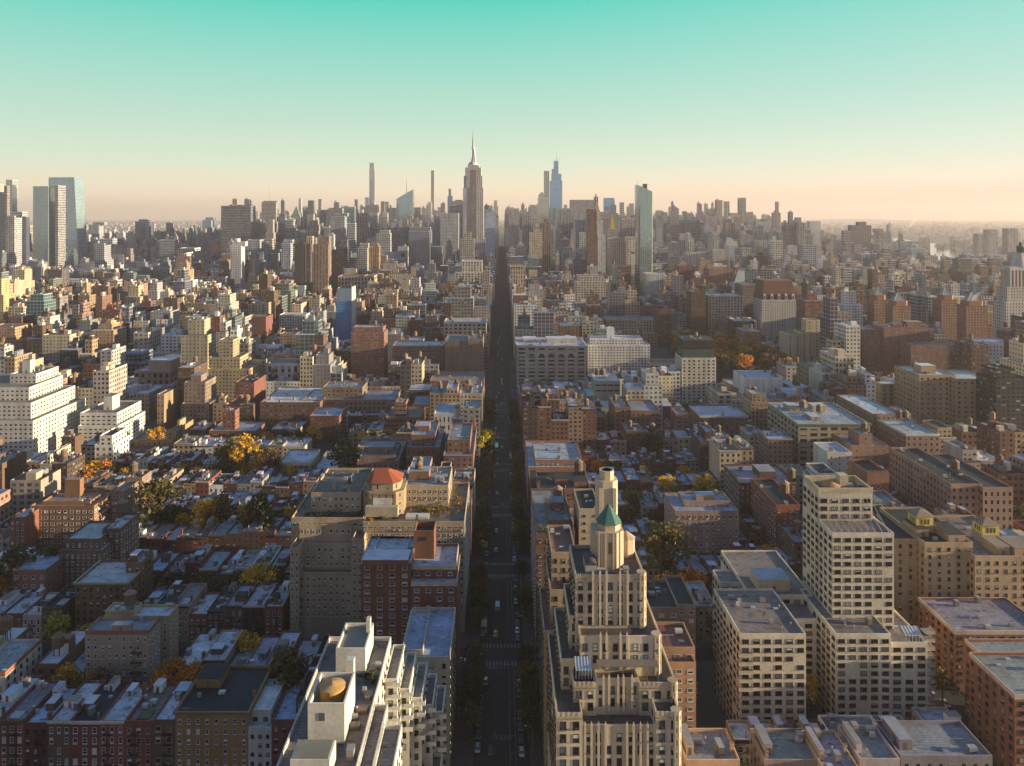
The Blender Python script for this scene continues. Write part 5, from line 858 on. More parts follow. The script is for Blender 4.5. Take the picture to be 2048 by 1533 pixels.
K(817, 861, 462, 1880, (.22, .24, .27), 'dark grey glass slab with an open framed crown', 'glass', gl(.10, .12, .15, .5), bay=4, st=4, steps=((818, 860, 455),)); K(784, 811, 462, 2300, (.26, .15, .12), 'red brown tower with blue stripe left of the framed crown', 'rib'); K(752, 784, 467, 2100, (.42, .40, .36), 'cream stepped block behind the brown towers', 'grid', steps=((758, 778, 461),))
K(563, 586, 486, 1880, (.40, .46, .54), 'pale blue banded tower left of the black glass tower', 'grid', steps=((566, 584, 480),)); K(590, 612, 487, 1600, (.035, .04, .045), 'black glass tower with white stripes', 'rib', (.05, .06, .06, .6), bay=4, dep=24); K(612.5, 618, 488, 1602, (.07, .05, .05), 'thin dark side slab of the black glass tower', 'punch'); K(613, 628, 473, 1800, (.52, .43, .30), 'cream sunlit slab behind the black glass tower', 'rib'); K(626, 663, 489, 1640, (.28, .18, .14), 'brown brick tower with grey window stripes', 'rib', (.16, .15, .15, .2), bay=6, steps=((636, 657, 474),)); K(663, 684, 500, 1690, (.11, .06, .06), 'dark maroon slab right of the brown striped tower', 'punch')
K(679, 697, 488, 1800, (.16, .17, .18), 'slim black and white modern tower', 'ribbon', steps=((682, 694, 481),)); K(713, 738, 496, 1760, (.42, .44, .40), 'white balcony tower with curved corner', 'grid', steps=((719, 736, 487),)); K(736, 761, 492, 1780, (.34, .20, .13), 'brown tower topped by a round tank', 'rib', steps=((743, 755, 487),)); K(541, 560, 507, 1950, (.13, .12, .14), 'low dark tower left of the black glass tower', 'punch'); K(560, 590, 545, 1750, (.42, .47, .53), 'pale blue low block at the foot of the blue banded tower', 'grid')
K(591, 614, 572, 1560, (.42, .46, .48), 'pale glass block in front of the black glass tower', 'grid', gl(.2, .24, .26, .4)); K(770, 790, 505, 1900, (.4, .44, .5), 'blank pale blue block with rounded shoulder', 'punch', gl(.3, .3, .3, 0), bay=30, st=30); K(796, 818, 494, 2000, (.45, .38, .34), 'cream blank block left of the framed crown slab', 'punch', bay=30, st=30)
K(971, 990, 428, 2230, (.34, .42, .52), 'blue white tower with a crown just left of the avenue', 'grid', gl(.2, .28, .36, .3), steps=((974, 988, 421), (977, 986, 415))); K(966, 997, 436, 2400, (.26, .24, .25), 'grey flanking block behind the blue white crowned tower', 'punch'); K(921, 948, 478, 1850, (.42, .38, .34), 'pale stepped office block at the foot of the art deco skyscraper', 'grid', steps=((928, 942, 466),))
# right of the avenue
K(1018, 1038, 417, 2230, (.50, .48, .42), 'black and white vertically striped tower right of the avenue', 'rib', (.03, .03, .035, 0), bay=6); K(1011, 1018, 427, 2260, (.10, .09, .10), 'dark thin tower left of the striped tower', 'punch'); K(1038, 1054, 423, 2700, (.26, .32, .30), 'green glass tower behind the striped tower', 'glass', gl(.18, .26, .24)); K(1045, 1062, 430, 2350, (.30, .26, .24), 'brown grey tower right of the striped tower', 'rib'); K(1054, 1078, 437, 2600, (.40, .36, .34), 'pale pink block behind the golden tower', 'ribbon')
K(1076, 1097, 396, 2850, (.36, .38, .30), 'pale green stepped tower left of the blue spired tower', 'glass', gl(.32, .35, .26, .6), steps=((1077, 1092, 389), (1081, 1087, 385))); K(1088, 1098.5, 342, 3950, (.33, .36, .36), 'slender square grid tower behind the green stepped one', 'grid', st=9, bay=9)
p = K(1099.5, 1124.5, 362, 3000, (.20, .34, .44), 'blue glass tower with tapering tiers and a needle, right of the avenue', 'glass', gl(.16, .32, .44), steps=((1103, 1123, 348), (1104, 1117, 338), (1108, 1117, 322))); b = MB(); x = ux(1114, 3000); b.loft(circ(x, 3018, 1.6, 6), vz(323, 3000), circ(x, 3018, .3, 6), vz(303, 3000), None, (.4, .45, .5)); b.build('needle', METAL, p)
K(1059, 1088, 466, 1900, (.58, .46, .26), 'golden sunlit tower with yellow pyramid cap', 'grid', (.25, .2, .1, 0), steps=((1067, 1080, 456), (1069, 1078, 449)), top=conef(24, (.42, .28, .05), .3)); K(1085, 1101, 449, 1850, (.20, .13, .11), 'dark brown tower with stepped top right of the golden one', 'rib', steps=((1088, 1097, 440), (1090, 1094, 434))); K(1099, 1107, 458, 2100, (.62, .55, .42), 'small bright cream tower', 'punch'); K(1110, 1120, 442, 2200, (.45, .45, .45), 'slim white tower below the blue spired tower', 'rib'); K(1115, 1146, 418, 2600, (.24, .24, .26), 'broad blue grey ribbed tower', 'rib', steps=((1118, 1140, 417),)); K(1139, 1188, 400, 3250, (.20, .20, .22), 'very wide grey slab with a dark top band', 'ribbon'); K(1150, 1172, 440, 2200, (.28, .30, .34), 'blue grey square block under the wide grey slab', 'grid'); K(1158, 1171, 465, 2000, (.52, .54, .56), 'white diagrid slim tower', 'grid')
K(1173, 1194, 424, 1680, (.16, .085, .065), 'dark brown slender tower with black top', 'punch', bay=4, st=4, steps=((1174, 1193, 419),)); K(1194, 1211, 470, 1690, (.48, .50, .47), 'white glass tower stepping down beside the dark brown one', 'grid', gl(.25, .3, .3, .3), steps=((1194, 1206, 440), (1194, 1201, 425)))
p = K(1187, 1200, 420, 1980, (.44, .38, .32), 'clock tower with a golden cupola behind the dark brown tower', 'punch', top=conef(28, (.34, .28, .2), .1)); b = MB(); x = ux(1193.5, 1980); b.loft(circ(x, 1989, 2.6, 8), vz(409, 1980), circ(x, 1989, 1.6, 8), vz(401, 1980), None, (.6, .40, .08)); b.cone(circ(x, 1989, 1.6, 8), vz(401, 1980), (x, 1989, vz(394, 1980)), (.6, .4, .08)); b.build('cupola', METAL, p)
p = thing('slant_roofed_tower', 'white tower with a steep slanted top on the right skyline', 'tower', (ux(1220, 3600), 3620, 0)); b = MB(); Y = 3600; sp = spec((.45, .45, .42), 6, 6, 1.01, .5, gl(.3, .3, .26, .3)); x0, x1 = ux(1209.5, Y), ux(1231, Y); b.loft(rect(x0, x1, Y, Y + 48), 0, rect(x0, x1, Y, Y + 48), vz(420, Y), sp); b.build('wall', FAC, p); b = MB(); zt = vz(396, Y); z = vz(420, Y); b.face([(x0, Y, z), (x1, Y, z), (x1, Y + 40, zt), (x0, Y + 40, zt)], None, (.10, .22, .36)); b.face([(x1, Y, z), (x1, Y + 48, z), (x1, Y + 48, zt), (x1, Y + 40, zt)], None, (.4, .4, .4)); b.face([(x0, Y + 48, z), (x0, Y, z), (x0, Y + 40, zt), (x0, Y + 48, zt)], None, (.4, .4, .4)); b.face([(x0, Y + 40, zt), (x1, Y + 40, zt), (x1, Y + 48, zt), (x0, Y + 48, zt)], None, (.4, .4, .4)); b.build('slanted_roof', METAL, p); HERO.append((x0, x1, Y, Y + 48))
K(1239, 1248, 405, 3500, (.34, .36, .32), 'slim pale tower right of the slanted top', 'ribbon', st=10); K(1203, 1228, 436, 2100, (.10, .05, .05), 'dark maroon tower right of the white glass tower', 'punch', gl(.05, .03, .03, .2)); K(1240, 1274, 438, 2500, (.44, .31, .25), 'pink tower with a sunlit finned crown', 'rib', steps=((1242, 1272, 436),)); K(1211, 1238, 458, 1900, (.26, .16, .13), 'golden pyramid topped block between the maroon and pink towers', 'punch', top=conef(38, (.5, .34, .06), .28)); K(1199, 1212, 424, 3000, (.28, .30, .3), 'grey ribbed slab behind the maroon tower', 'ribbon')
p = K(1269, 1276, 420, 3050, (.36, .27, .23), 'tapering art deco spire half hidden by the green glass tower', 'rib', top=conef(62, (.42, .32, .28), 0.0))
p = thing('curved_glass_tower', 'pale green glass tower with a scooped roof, right of centre', 'tower', (ux(1291, 1620), 1640, 0)); b = MB(); Y = 1620; sp = spec((.34, .44, .38), 4.5, 4.2, .95, .92, gl(.26, .36, .31)); x0, x1 = ux(1276, Y), ux(1307, Y); za, zb_ = vz(370, Y), vz(385, Y); xa, xb = ux(1281, Y), ux(1303, Y)
Pb = [(xa, Y), (xb, Y), (x1, Y + 12), (x1, Y + 34), (xb, Y + 40), (xa, Y + 40), (x0, Y + 34), (x0, Y + 12)]; e = 1.2
Pt = [(xa - e, Y - e), (xb + e, Y - e), (x1 + e, Y + 12), (x1 + e, Y + 34), (xb, Y + 40), (xa, Y + 40), (x0 - e, Y + 34), (x0 - e, Y + 12)]; f_ = lambda x: za + (zb_ - za) * (x - x0) / (x1 - x0)
for i in range(8):
    j = (i + 1) % 8; b.face([(*Pb[i], 0), (*Pb[j], 0), (*Pt[j], f_(Pt[j][0])), (*Pt[i], f_(Pt[i][0]))], [(0, 0), (6, 0), (6, 58), (0, 58)], sp['col'], (.95, .92, 7.7), sp['gc'])
b.face([(*q, f_(q[0]) - 4) for q in Pt], None, (.05, .05, .05)); b.build('wall', FAC, p); b = MB(); b.bar((x0 + 1, Y + 12, za - 2), (x0 + 1, Y + 12, za + 9), .25, (.2, .2, .2)); b.box(x0 + 14, x0 + 22, Y + 14, Y + 24, zb_ - 3, za + 2, (.06, .06, .065)); b.bar((x0 + 12, Y + 18, za + 2.5), (x0 + 27, Y + 18, za + 2), .5, (.1, .1, .1)); b.build('roof_crane', METAL, p); HERO.append((x0 - 2, x1 + 2, Y - 2, Y + 42))
K(1211, 1250, 482, 1700, (.44, .38, .32), 'wide pale stone block with dark window rows left of the green glass tower', 'punch', bay=5, st=4.5, steps=((1216, 1246, 476),)); K(1250, 1275, 480, 1690, (.50, .45, .38), 'tall dark windowed stone block touching the green glass tower', 'punch', bay=6, st=5.5, steps=((1252, 1270, 474),)); K(1227, 1279, 532, 1560, (.12, .07, .06), 'brown steel frame of a building under construction', 'ribbon', (.04, .03, .03, 0), st=6)
def crane():
    Y = 1540; p = thing('tower_crane', 'white lattice tower crane in front of the steel frame', 'crane', (ux(1266, Y), Y, 0)); b = MB(); x = ux(1266, Y); z1 = vz(508, Y)
    for dx in (-2, 2):
        for dy in (-2, 2): b.bar((x + dx, Y + dy, 0), (x + dx, Y + dy, z1), .45, (.7, .68, .62))
    for k in range(int(z1 / 6)): b.bar((x - 2, Y - 2, k * 6), (x + 2, Y - 2, k * 6 + 6), .3, (.7, .68, .62))
    b.build('mast', METAL, p); b = MB(); b.box(x - 3, x + 3, Y - 3, Y + 3, z1, z1 + 4, (.1, .09, .09), bottom=True); b.bar((x, Y, z1 + 4), (x + 8, Y, z1 + 40), .8, (.55, .5, .48)); b.bar((x, Y, z1 + 4), (x - 9, Y, z1 + 6), 1, (.15, .12, .12)); b.build('jib', METAL, p)
crane()
K(1311, 1323, 421, 3400, (.36, .38, .33), 'pale slim tower right of the green glass tower', 'grid'); K(1310, 1326, 441, 2300, (.19, .20, .24), 'dark blue grey stepped tower right of the green glass tower', 'punch', steps=((1312, 1324, 439),)); K(1337, 1355, 432, 2500, (.15, .15, .18), 'dark square tower alone on the right skyline', 'grid'); K(1371, 1389, 430, 3500, (.24, .25, .27), 'grey far tower with a flat top above the wide grey block', 'ribbon', steps=((1373, 1387, 426),)); K(1366, 1407, 445, 2700, (.22, .23, .25), 'wide dark grey office block on the right skyline', 'ribbon', steps=((1372, 1400, 441),)); K(1447, 1459, 403, 3300, (.34, .36, .31), 'left of two lone tall slabs on the right skyline', 'grid', st=10, bay=10); K(1475, 1492, 396, 3200, (.27, .25, .23), 'right and taller of two lone tall slabs on the right skyline', 'rib'); K(1446, 1470, 446, 2500, (.30, .21, .19), 'brownish stepped tower under the two lone slabs', 'rib', steps=((1450, 1464, 438),)); K(1492, 1510, 440, 3000, (.22, .25, .26), 'tower with a slanted glass flank right of the two lone slabs', 'ribbon'); K(1506, 1539, 444, 2900, (.28, .32, .30), 'wide grey green slab on the right skyline', 'glass', gl(.2, .24, .22, .4)); K(1540, 1566, 462, 3000, (.28, .29, .28), 'low arched top tower on the right skyline', 'grid', steps=((1544, 1562, 459),)); K(1573, 1590, 449, 2400, (.19, .19, .21), 'left ribbed grey tower of a clustered pair', 'rib'); K(1588, 1612, 446, 2380, (.20, .20, .22), 'right ribbed grey tower of a clustered pair', 'rib', steps=((1591, 1600, 441),)); K(1613, 1641, 443, 2800, (.40, .42, .38), 'pale glass slab right of the ribbed pair', 'glass', gl(.36, .38, .33, .5)); K(1595, 1633, 490, 1900, (.22, .23, .26), 'dark gridded slab below the pale glass slab', 'grid', (.06, .06, .08, 0)); K(1538, 1565, 481, 1740, (.52, .51, .46), 'white balcony tower with dark top on the right', 'grid', (.08, .08, .08, 0)); K(1478, 1502, 496, 1780, (.34, .34, .34), 'grey gridded tower left of the white balcony tower', 'grid', bay=4, st=4); K(1454, 1470, 490, 1820, (.42, .45, .47), 'white glass tower left of the grey gridded tower', 'glass', gl(.3, .34, .36, .4), steps=((1455, 1464, 476),)); K(1418, 1456, 500, 1850, (.40, .38, .37), 'long grey apartment slab with small windows', 'punch', bay=4, st=4); K(1357, 1371, 473, 2000, (.42, .28, .25), 'pink brick tower on the right', 'punch', steps=((1360, 1370, 468),)); K(1372, 1388, 482, 1960, (.45, .42, .39), 'cream tower beside the pink brick one', 'rib', steps=((1374, 1382, 466),)); K(1366, 1412, 505, 1800, (.43, .40, .38), 'cream stepped apartment cluster on the right', 'punch'); K(1502, 1540, 482, 2100, (.25, .24, .24), 'grey block behind the white balcony tower', 'grid')
K(1409, 1440, 470, 2300, (.12, .13, .17), 'dark navy block between the cream cluster and the brown stepped tower', 'ribbon'); K(1422, 1438, 467, 2250, (.42, .43, .42), 'round shouldered pale tower in front of the navy block', 'rib', steps=((1424, 1436, 464),))
p = thing('tapering_glass_slab', 'dark glass slab that widens upward, at right', 'tower', (ux(1723, 2500), 2512, 0)); b = MB(); Y = 2500; sp = spec((.13, .13, .14), 5, 5, .9, .85, gl(.10, .10, .11, .5)); b.loft(rect(ux(1706, Y), ux(1740, Y), Y, Y + 30), 0, rect(ux(1703.5, Y), ux(1743, Y), Y, Y + 30), vz(451, Y), sp); b.loft(rect(ux(1718, Y), ux(1734, Y), Y + 5, Y + 24), vz(451, Y), rect(ux(1718, Y), ux(1734, Y), Y + 5, Y + 24), vz(444, Y), sp); b.build('wall', FAC, p); HERO.append((ux(1703, Y), ux(1743, Y), Y, Y + 30))
K(1747, 1782, 488, 2350, (.34, .35, .35), 'pale ribbed slab below the twin topped tower at right', 'rib'); K(1748, 1782, 464, 2600, (.20, .22, .24), 'grey tower with a small flat top at right', 'ribbon', steps=((1753, 1768, 458),)); K(1683, 1706, 484, 2400, (.18, .18, .19), 'dark low flank left of the widening slab', 'ribbon', steps=((1689, 1704, 462),)); K(1667, 1684, 471, 2900, (.62, .55, .42), 'small cream sunlit tower by the river', 'punch', steps=((1669, 1682, 468),)); K(1790, 1815, 483, 2500, (.20, .26, .30), 'blue green glass block at right', 'glass', gl(.14, .2, .24, .5)); K(1815, 1843, 483, 2700, (.42, .42, .34), 'yellowish pale block right of the blue green one', 'ribbon'); K(1810, 1851, 497, 2300, (.30, .36, .38), 'wide pale teal block at right', 'glass', gl(.2, .26, .28, .4))
K(1766, 1812, 520, 1900, (.40, .26, .21), 'brown balconied apartment slab with tall stair towers', 'ribbon', steps=((1770, 1785, 508), (1792, 1802, 510))); K(1834, 1874, 512, 1950, (.38, .28, .22), 'brown ribbed tower right of the balconied slab', 'rib', steps=((1847, 1861, 506),)); K(1738, 1760, 541, 1500, (.58, .58, .56), 'blank white slab wall in the right middle distance', 'punch', bay=40, st=60); K(1676, 1704, 536, 1550, (.46, .45, .44), 'grey balcony tower in the right middle distance', 'ribbon', steps=((1681, 1692, 527),)); K(1712, 1736, 562, 1480, (.55, .54, .52), 'white framed block left of the blank slab wall', 'grid'); K(1625, 1645, 545, 1400, (.13, .12, .15), 'dark top block beside a white loft, right', 'punch', bay=30, st=30); K(1643, 1664, 552, 1390, (.55, .55, .54), 'white loft beside the dark top block, right', 'grid')
K(1874, 1922, 528, 2100, (.26, .26, .26), 'dark grey wide block near the right river', 'ribbon', steps=((1900, 1909, 516),)); K(1922, 2024, 510, 2300, (.32, .34, .35), 'wide grey hospital block at the right', 'ribbon', (.14, .15, .16, .2), dep=50); K(1946, 1966, 468, 2800, (.36, .36, .34), 'left of the tall pale riverside apartment towers', 'rib'); K(1966, 1996, 459, 2820, (.42, .41, .37), 'middle tall pale riverside apartment tower', 'rib'); K(2004, 2036, 457, 2820, (.40, .39, .36), 'right tall pale riverside apartment tower', 'rib'); K(1920, 1962, 546, 1600, (.20, .14, .12), 'dark brown slab with white roof hut at right', 'ribbon'); K(1970, 2010, 535, 1750, (.20, .155, .14), 'brown slab left of the lantern tower', 'ribbon'); K(1857, 1900, 548, 1500, (.13, .105, .10), 'very dark brick block with lit windows at right', 'punch'); K(1945, 1975, 566, 1300, (.48, .44, .38), 'cream block with steam drifting past, left of the lantern tower', 'rib')
# ---------------------------------------------------------------- the rest of the city, block by block
def hits(a, b, c, d, pad=.6):
    for q in HERO:
        if a < q[1] - pad and b > q[0] + pad and c < q[3] - pad and d > q[2] + pad: return True
    return False
def visible(x0, x1, y, zt):
    lim0, lim1 = -(CU + 30) * y / F, (2048 - CU + 30) * y / F
    return x1 > lim0 and x0 < lim1 and (zt > vz(1560, y))
def clip(x0, x1, y, h_):
    """keep a filler low enough that the building the photo shows behind it stays in view"""
    u0, u1 = CU + x0 * F / y, CU + x1 * F / y; vt = CV + (H - h_) * F / y
    for (a, b, vb, Yh) in VIS:
        if y < Yh - 1 and u0 < b - 2 and u1 > a + 2 and vt < vb: vt = vb
    return max(7.5, H - (vt - CV) * y / F)
ORD = ['first', 'second', 'third', 'fourth', 'fifth', 'sixth', 'seventh', 'eighth', 'ninth', 'tenth', 'eleventh', 'twelfth', 'thirteenth', 'fourteenth', 'fifteenth', 'sixteenth', 'seventeenth', 'eighteenth', 'nineteenth', 'twentieth']
def ordn(n):
    if n < 20: return ORD[n]
    t_, u_ = divmod(n + 1, 10); T_ = {2: 'twent', 3: 'thirt', 4: 'fort'}.get(t_, 'fift')
    return T_ + 'ieth' if u_ == 0 else T_ + 'y ' + ORD[u_ - 1]
PALROW = [('red', 'red', 4), ('dark red', 'dred', 3), ('brown', 'brown', 4), ('dark brown', 'dbrown', 3), ('tan', 'tan', 1.2), ('pale', 'stone', 1), ('pink', 'pink', 1.2), ('white', 'white', .7), ('grey', 'grey', 1.2)]
PALAPT = [('red brown', 'brick', 2), ('brown', 'brown', 4), ('tan', 'tan', 3), ('cream', 'cream', 2), ('pink', 'pink', 2), ('buff', 'buff', 2), ('white', 'white', 1), ('grey', 'grey', 1), ('dark brown', 'dbrown', 1.5), ('stone', 'stone', 1.5)]
ROOFP = [('silver', 4), ('grey', 3), ('black', 2.5), ('blue', 2), ('tan', 1.2), ('red', .8), ('white', 1)]
def pick(p): return random.choices(p, [q[-1] for q in p])[0]
COUNT = {}
def filler(x0, x1, y0, y1, h_, side, blk, row, order, apt):
    cn, ck, _ = pick(PALAPT if apt else PALROW if not (blk == 0 and row == 0) else PALROW[:3]); rf, _ = pick(ROOFP)
    kind = 'apartment building' if apt else 'row house'
    lab = f"{cn} {'building' if apt else 'row house'}, {rf} roof, {ordn(order)} {side} of the avenue, {'near' if row == 0 else 'far'} row, {ORD[blk]} block"
    sp = spec(jit(C[ck], .16), random.uniform(2.5, 3.1) if not apt else random.uniform(3, 4.2), random.uniform(3.1, 3.5), random.uniform(.40, .52) if not apt else random.uniform(.40, .62), random.uniform(.52, .62))
    root = thing('apartment_building' if apt else 'row_house', lab, kind, ((x0 + x1) / 2, (y0 + y1) / 2, 0), 'buildings along the side streets')
    W, R = MB(), MB(); out = []; real = y0 < 345
    rl = dict(faces='SE' if side == 'left' else 'SW', out=out, zmin=1.5, skip=.06) if real else None
    bl = 'EW' if not apt else random.choice(('', 'E', 'W', 'EW'))
    tier(W, R, x0, x1, y0, y1, 0, h_, sp, random.uniform(.5, 1.1), bl, rl, jit(ROOFC[rf], .2))
    z = h_ - .7
    if apt and h_ > 24 and random.random() < .5:
        R.build('roof', ROOF, root); R = MB(); i = random.uniform(1.2, 3); h2 = h_ + random.uniform(3.2, 7); tier(W, R, x0 + i * random.choice((.3, 1, 2)), x1 - i, y0 + i, y1 - i * .5, h_ - 1.2, h2, sp, .7, bl, None, jit(ROOFC[rf], .2)); 
    W.build('wall', FAC, root); R.build('roof', ROOF, root)
    if out: put_windows(root, out, random.choice('wwdt'))
    if real and y0 < 340 and h_ > 11 and random.random() < .45:
        fe = MB(); xm = random.uniform(x0 + 1.6, max(x0 + 1.7, x1 - 1.6)); zz = 4.2
        while zz < h_ - 2.5:
            fe.box(xm - 1.5, xm + 1.5, y0 - 1.1, y0 - .01, zz, zz + .08, (.03, .03, .03), bottom=True); fe.bar((xm - 1.5, y0 - 1.08, zz + .9), (xm + 1.5, y0 - 1.08, zz + .9), .04, (.03, .03, .03)); fe.bar((xm - 1.2, y0 - .7, zz), (xm + 1.2, y0 - .7, zz + 3.3), .1, (.03, .03, .03)); zz += 3.3
        fe.build('fire_escape', METAL, root)
    if random.random() < .6: q = MB(); cc = jit(random.choice(((.10, .07, .05), (.42, .38, .32), C[ck]))); q.box(x0 - .0, x1, y0 - .45, y0 - .004, h_ - .8, h_ + .05, cc, bottom=True); q.build('cornice', PLAIN, root)
    L, D = x1 - x0, y1 - y0
    if random.random() < (.75 if apt else .55): a = x0 + .6 + random.random() * max(.1, L - 5); c_ = y0 + D * random.uniform(.2, .6); bulkhead(root, a, min(x1 - .6, a + random.uniform(2.4, 4.5)), c_, min(y1 - .6, c_ + random.uniform(3, 6)), z - .2, z + random.uniform(2.2, 4.5 if apt else 2.8), jit(random.choice((C[ck], C['grey'], C['white'], C['brown']))), jit(ROOFC[pick(ROOFP)[0]]))
    if random.random() < .38 and D > 9:
        q = MB(); a = x0 + .8 + random.random() * max(.1, L * .4); c_ = y0 + 1 + random.random() * D * .4; q.box(a, min(x1 - .6, a + random.uniform(2.5, 5)), c_, c_ + random.uniform(3, 5.5), z - .4, z + .12, jit(random.choice(((.22, .13, .08), (.10, .11, .06), (.33, .34, .35), (.05, .05, .05), (.30, .20, .15))), .2)); q.build('roof_deck', WOOD, root)
    if random.random() < .45 and D > 9: a = x0 + .5 + random.random() * max(.1, L - 4); bulkhead(root, a, min(x1 - .5, a + random.uniform(1.8, 3)), y1 - random.uniform(4, 6), y1 - .8, z - .2, z + random.uniform(2, 3), jit(random.choice((C['white'], C['lgrey'], C['brown'], C['red'], C['stone']))), jit(ROOFC[pick(ROOFP)[0]]))
    for _ in range(random.choice((0, 1, 2)) if not apt else random.choice((0, 1, 1))): chimney(root, random.choice((x0 + .7, x1 - .7)), random.uniform(y0 + 1.5, y1 - 1.5), z - .2, random.uniform(.7, 1.1), random.uniform(1.6, 2.8), jit(C['red'] if ck != 'white' else C['stone'], .2))
    if apt and h_ > 20 and random.random() < .5: tank(root, random.uniform(x0 + 3, x1 - 3), random.uniform(y0 + 4, y1 - 3), z, random.uniform(1.7, 2.3), 3.6, random.uniform(2, 4), jit((.15, .105, .07), .3))
    if y0 < 640: vents(root, x0 + .8, x1 - .8, y0 + 1.5, y1 - 1.5, h_ - .8, random.randint(3, 8) if not apt else random.randint(6, 12))
    HERO.append((x0, x1, y0, y1))
REST = MB()
PALAPT2 = [('', 'brick', 1.6), ('', 'brown', 2.2), ('', 'tan', 2), ('', 'cream', 2.4), ('', 'pink', 1.6), ('', 'stone', 2.6), ('', 'white', 2), ('', 'grey', 2), ('', 'lgrey', 2.2), ('', 'dbrown', 1.3), ('', 'dgrey', .8)]
def stuff_building(x0, x1, y0, y1, h_, detail):
    pal = pick(PALAPT2)[1]
    glassy = random.random() < (.32 if h_ > 60 else .04)
    if glassy: sp = spec(jit((.25, .29, .31), .3), 4.5, 4.2, .92, .88, (random.uniform(.08, .22), random.uniform(.11, .25), random.uniform(.15, .34), .6))
    else: sp = spec(jit(C[pal], .2), random.uniform(3.2, 5), random.uniform(3.4, 4.6), random.uniform(.4, .68), random.uniform(.45, .65), (.04, .04, .045, 0) if random.random() < .7 else (.14, .14, .14, 0))
    if y0 > 1850 and not glassy: sp['col'] = tuple(.55 * p + .45 * q for p, q in zip(sp['col'], (.36, .42, .51)))  # far fillers: blue-grey haze tint put into the wall colour as well
    rc = jit(ROOFC[pick(ROOFP)[0]], .2)
    def bx(a, b, c, d, z0, z1, win=True, e=True):
        P = [(a, c), (b, c), (b, d), (a, d)]
        for i in (0, 1, 3, 2):
            if i == 2 and not e: continue
            REST.wall(P[i], P[(i + 1) % 4], z0, z1, sp, win and not (i in (1, 3) and party))
        REST.face([(*p_, z1) for p_ in P], None, rc)
    party = random.random() < .35 and h_ < 50
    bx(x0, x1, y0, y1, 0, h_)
    L, D = x1 - x0, y1 - y0; z = h_
    if h_ > 38 and random.random() < .5:
        i = random.uniform(.1, .25); hh = h_ * random.uniform(.1, .35); bx(x0 + L * i, x1 - L * i, y0 + D * i, y1 - D * i, h_, h_ + hh); z += hh; x0 += L * i; x1 -= L * i; y0 += D * i; y1 -= D * i; L, D = x1 - x0, y1 - y0
    if detail:
        t = .3
        for (a, b, c, d) in ((x0, x1, y0, y0 + t), (x0, x0 + t, y0 + t, y1), (x1 - t, x1, y0 + t, y1)): REST.box(a, b, c, d, z + .001, z + .9, sp['col'])
        for _ in range(random.randint(1, 3)):
            a, c = x0 + L * random.uniform(.05, .6), y0 + D * random.uniform(.1, .6); REST.box(a, a + min(L * .35, random.uniform(3, 7)), c, c + min(D * .35, random.uniform(3, 8)), z, z + random.uniform(2.5, 6), jit(random.choice((sp['col'], C['white'], C['brown'], C['grey'], C['cream']))))
        if random.random() < .45:
            a, c, r_ = x0 + L * random.uniform(.2, .8), y0 + D * random.uniform(.2, .8), random.uniform(1.8, 2.4); s_ = random.uniform(2.5, 6); tcol = jit((.20, .13, .08), .3)
            for dx, dy in ((-1, -1), (1, 1), (-1, 1), (1, -1)): REST.bar((a + dx, c + dy, z), (a + dx, c + dy, z + s_), .2, (.06, .06, .06), n=3)
            REST.loft(circ(a, c, r_, 8), z + s_, circ(a, c, r_, 8), z + s_ + 4, None, tcol, cap=False); REST.cone(circ(a, c, r_ * 1.1, 8), z + s_ + 4, (a, c, z + s_ + 5.6), jit(tcol))
    elif random.random() < .7:
        a, c = x0 + L * random.uniform(.1, .5), y0 + D * random.uniform(.1, .5); REST.box(a, a + L * .35, c, c + D * .35, z, z + random.uniform(3, 8), jit(sp['col']))
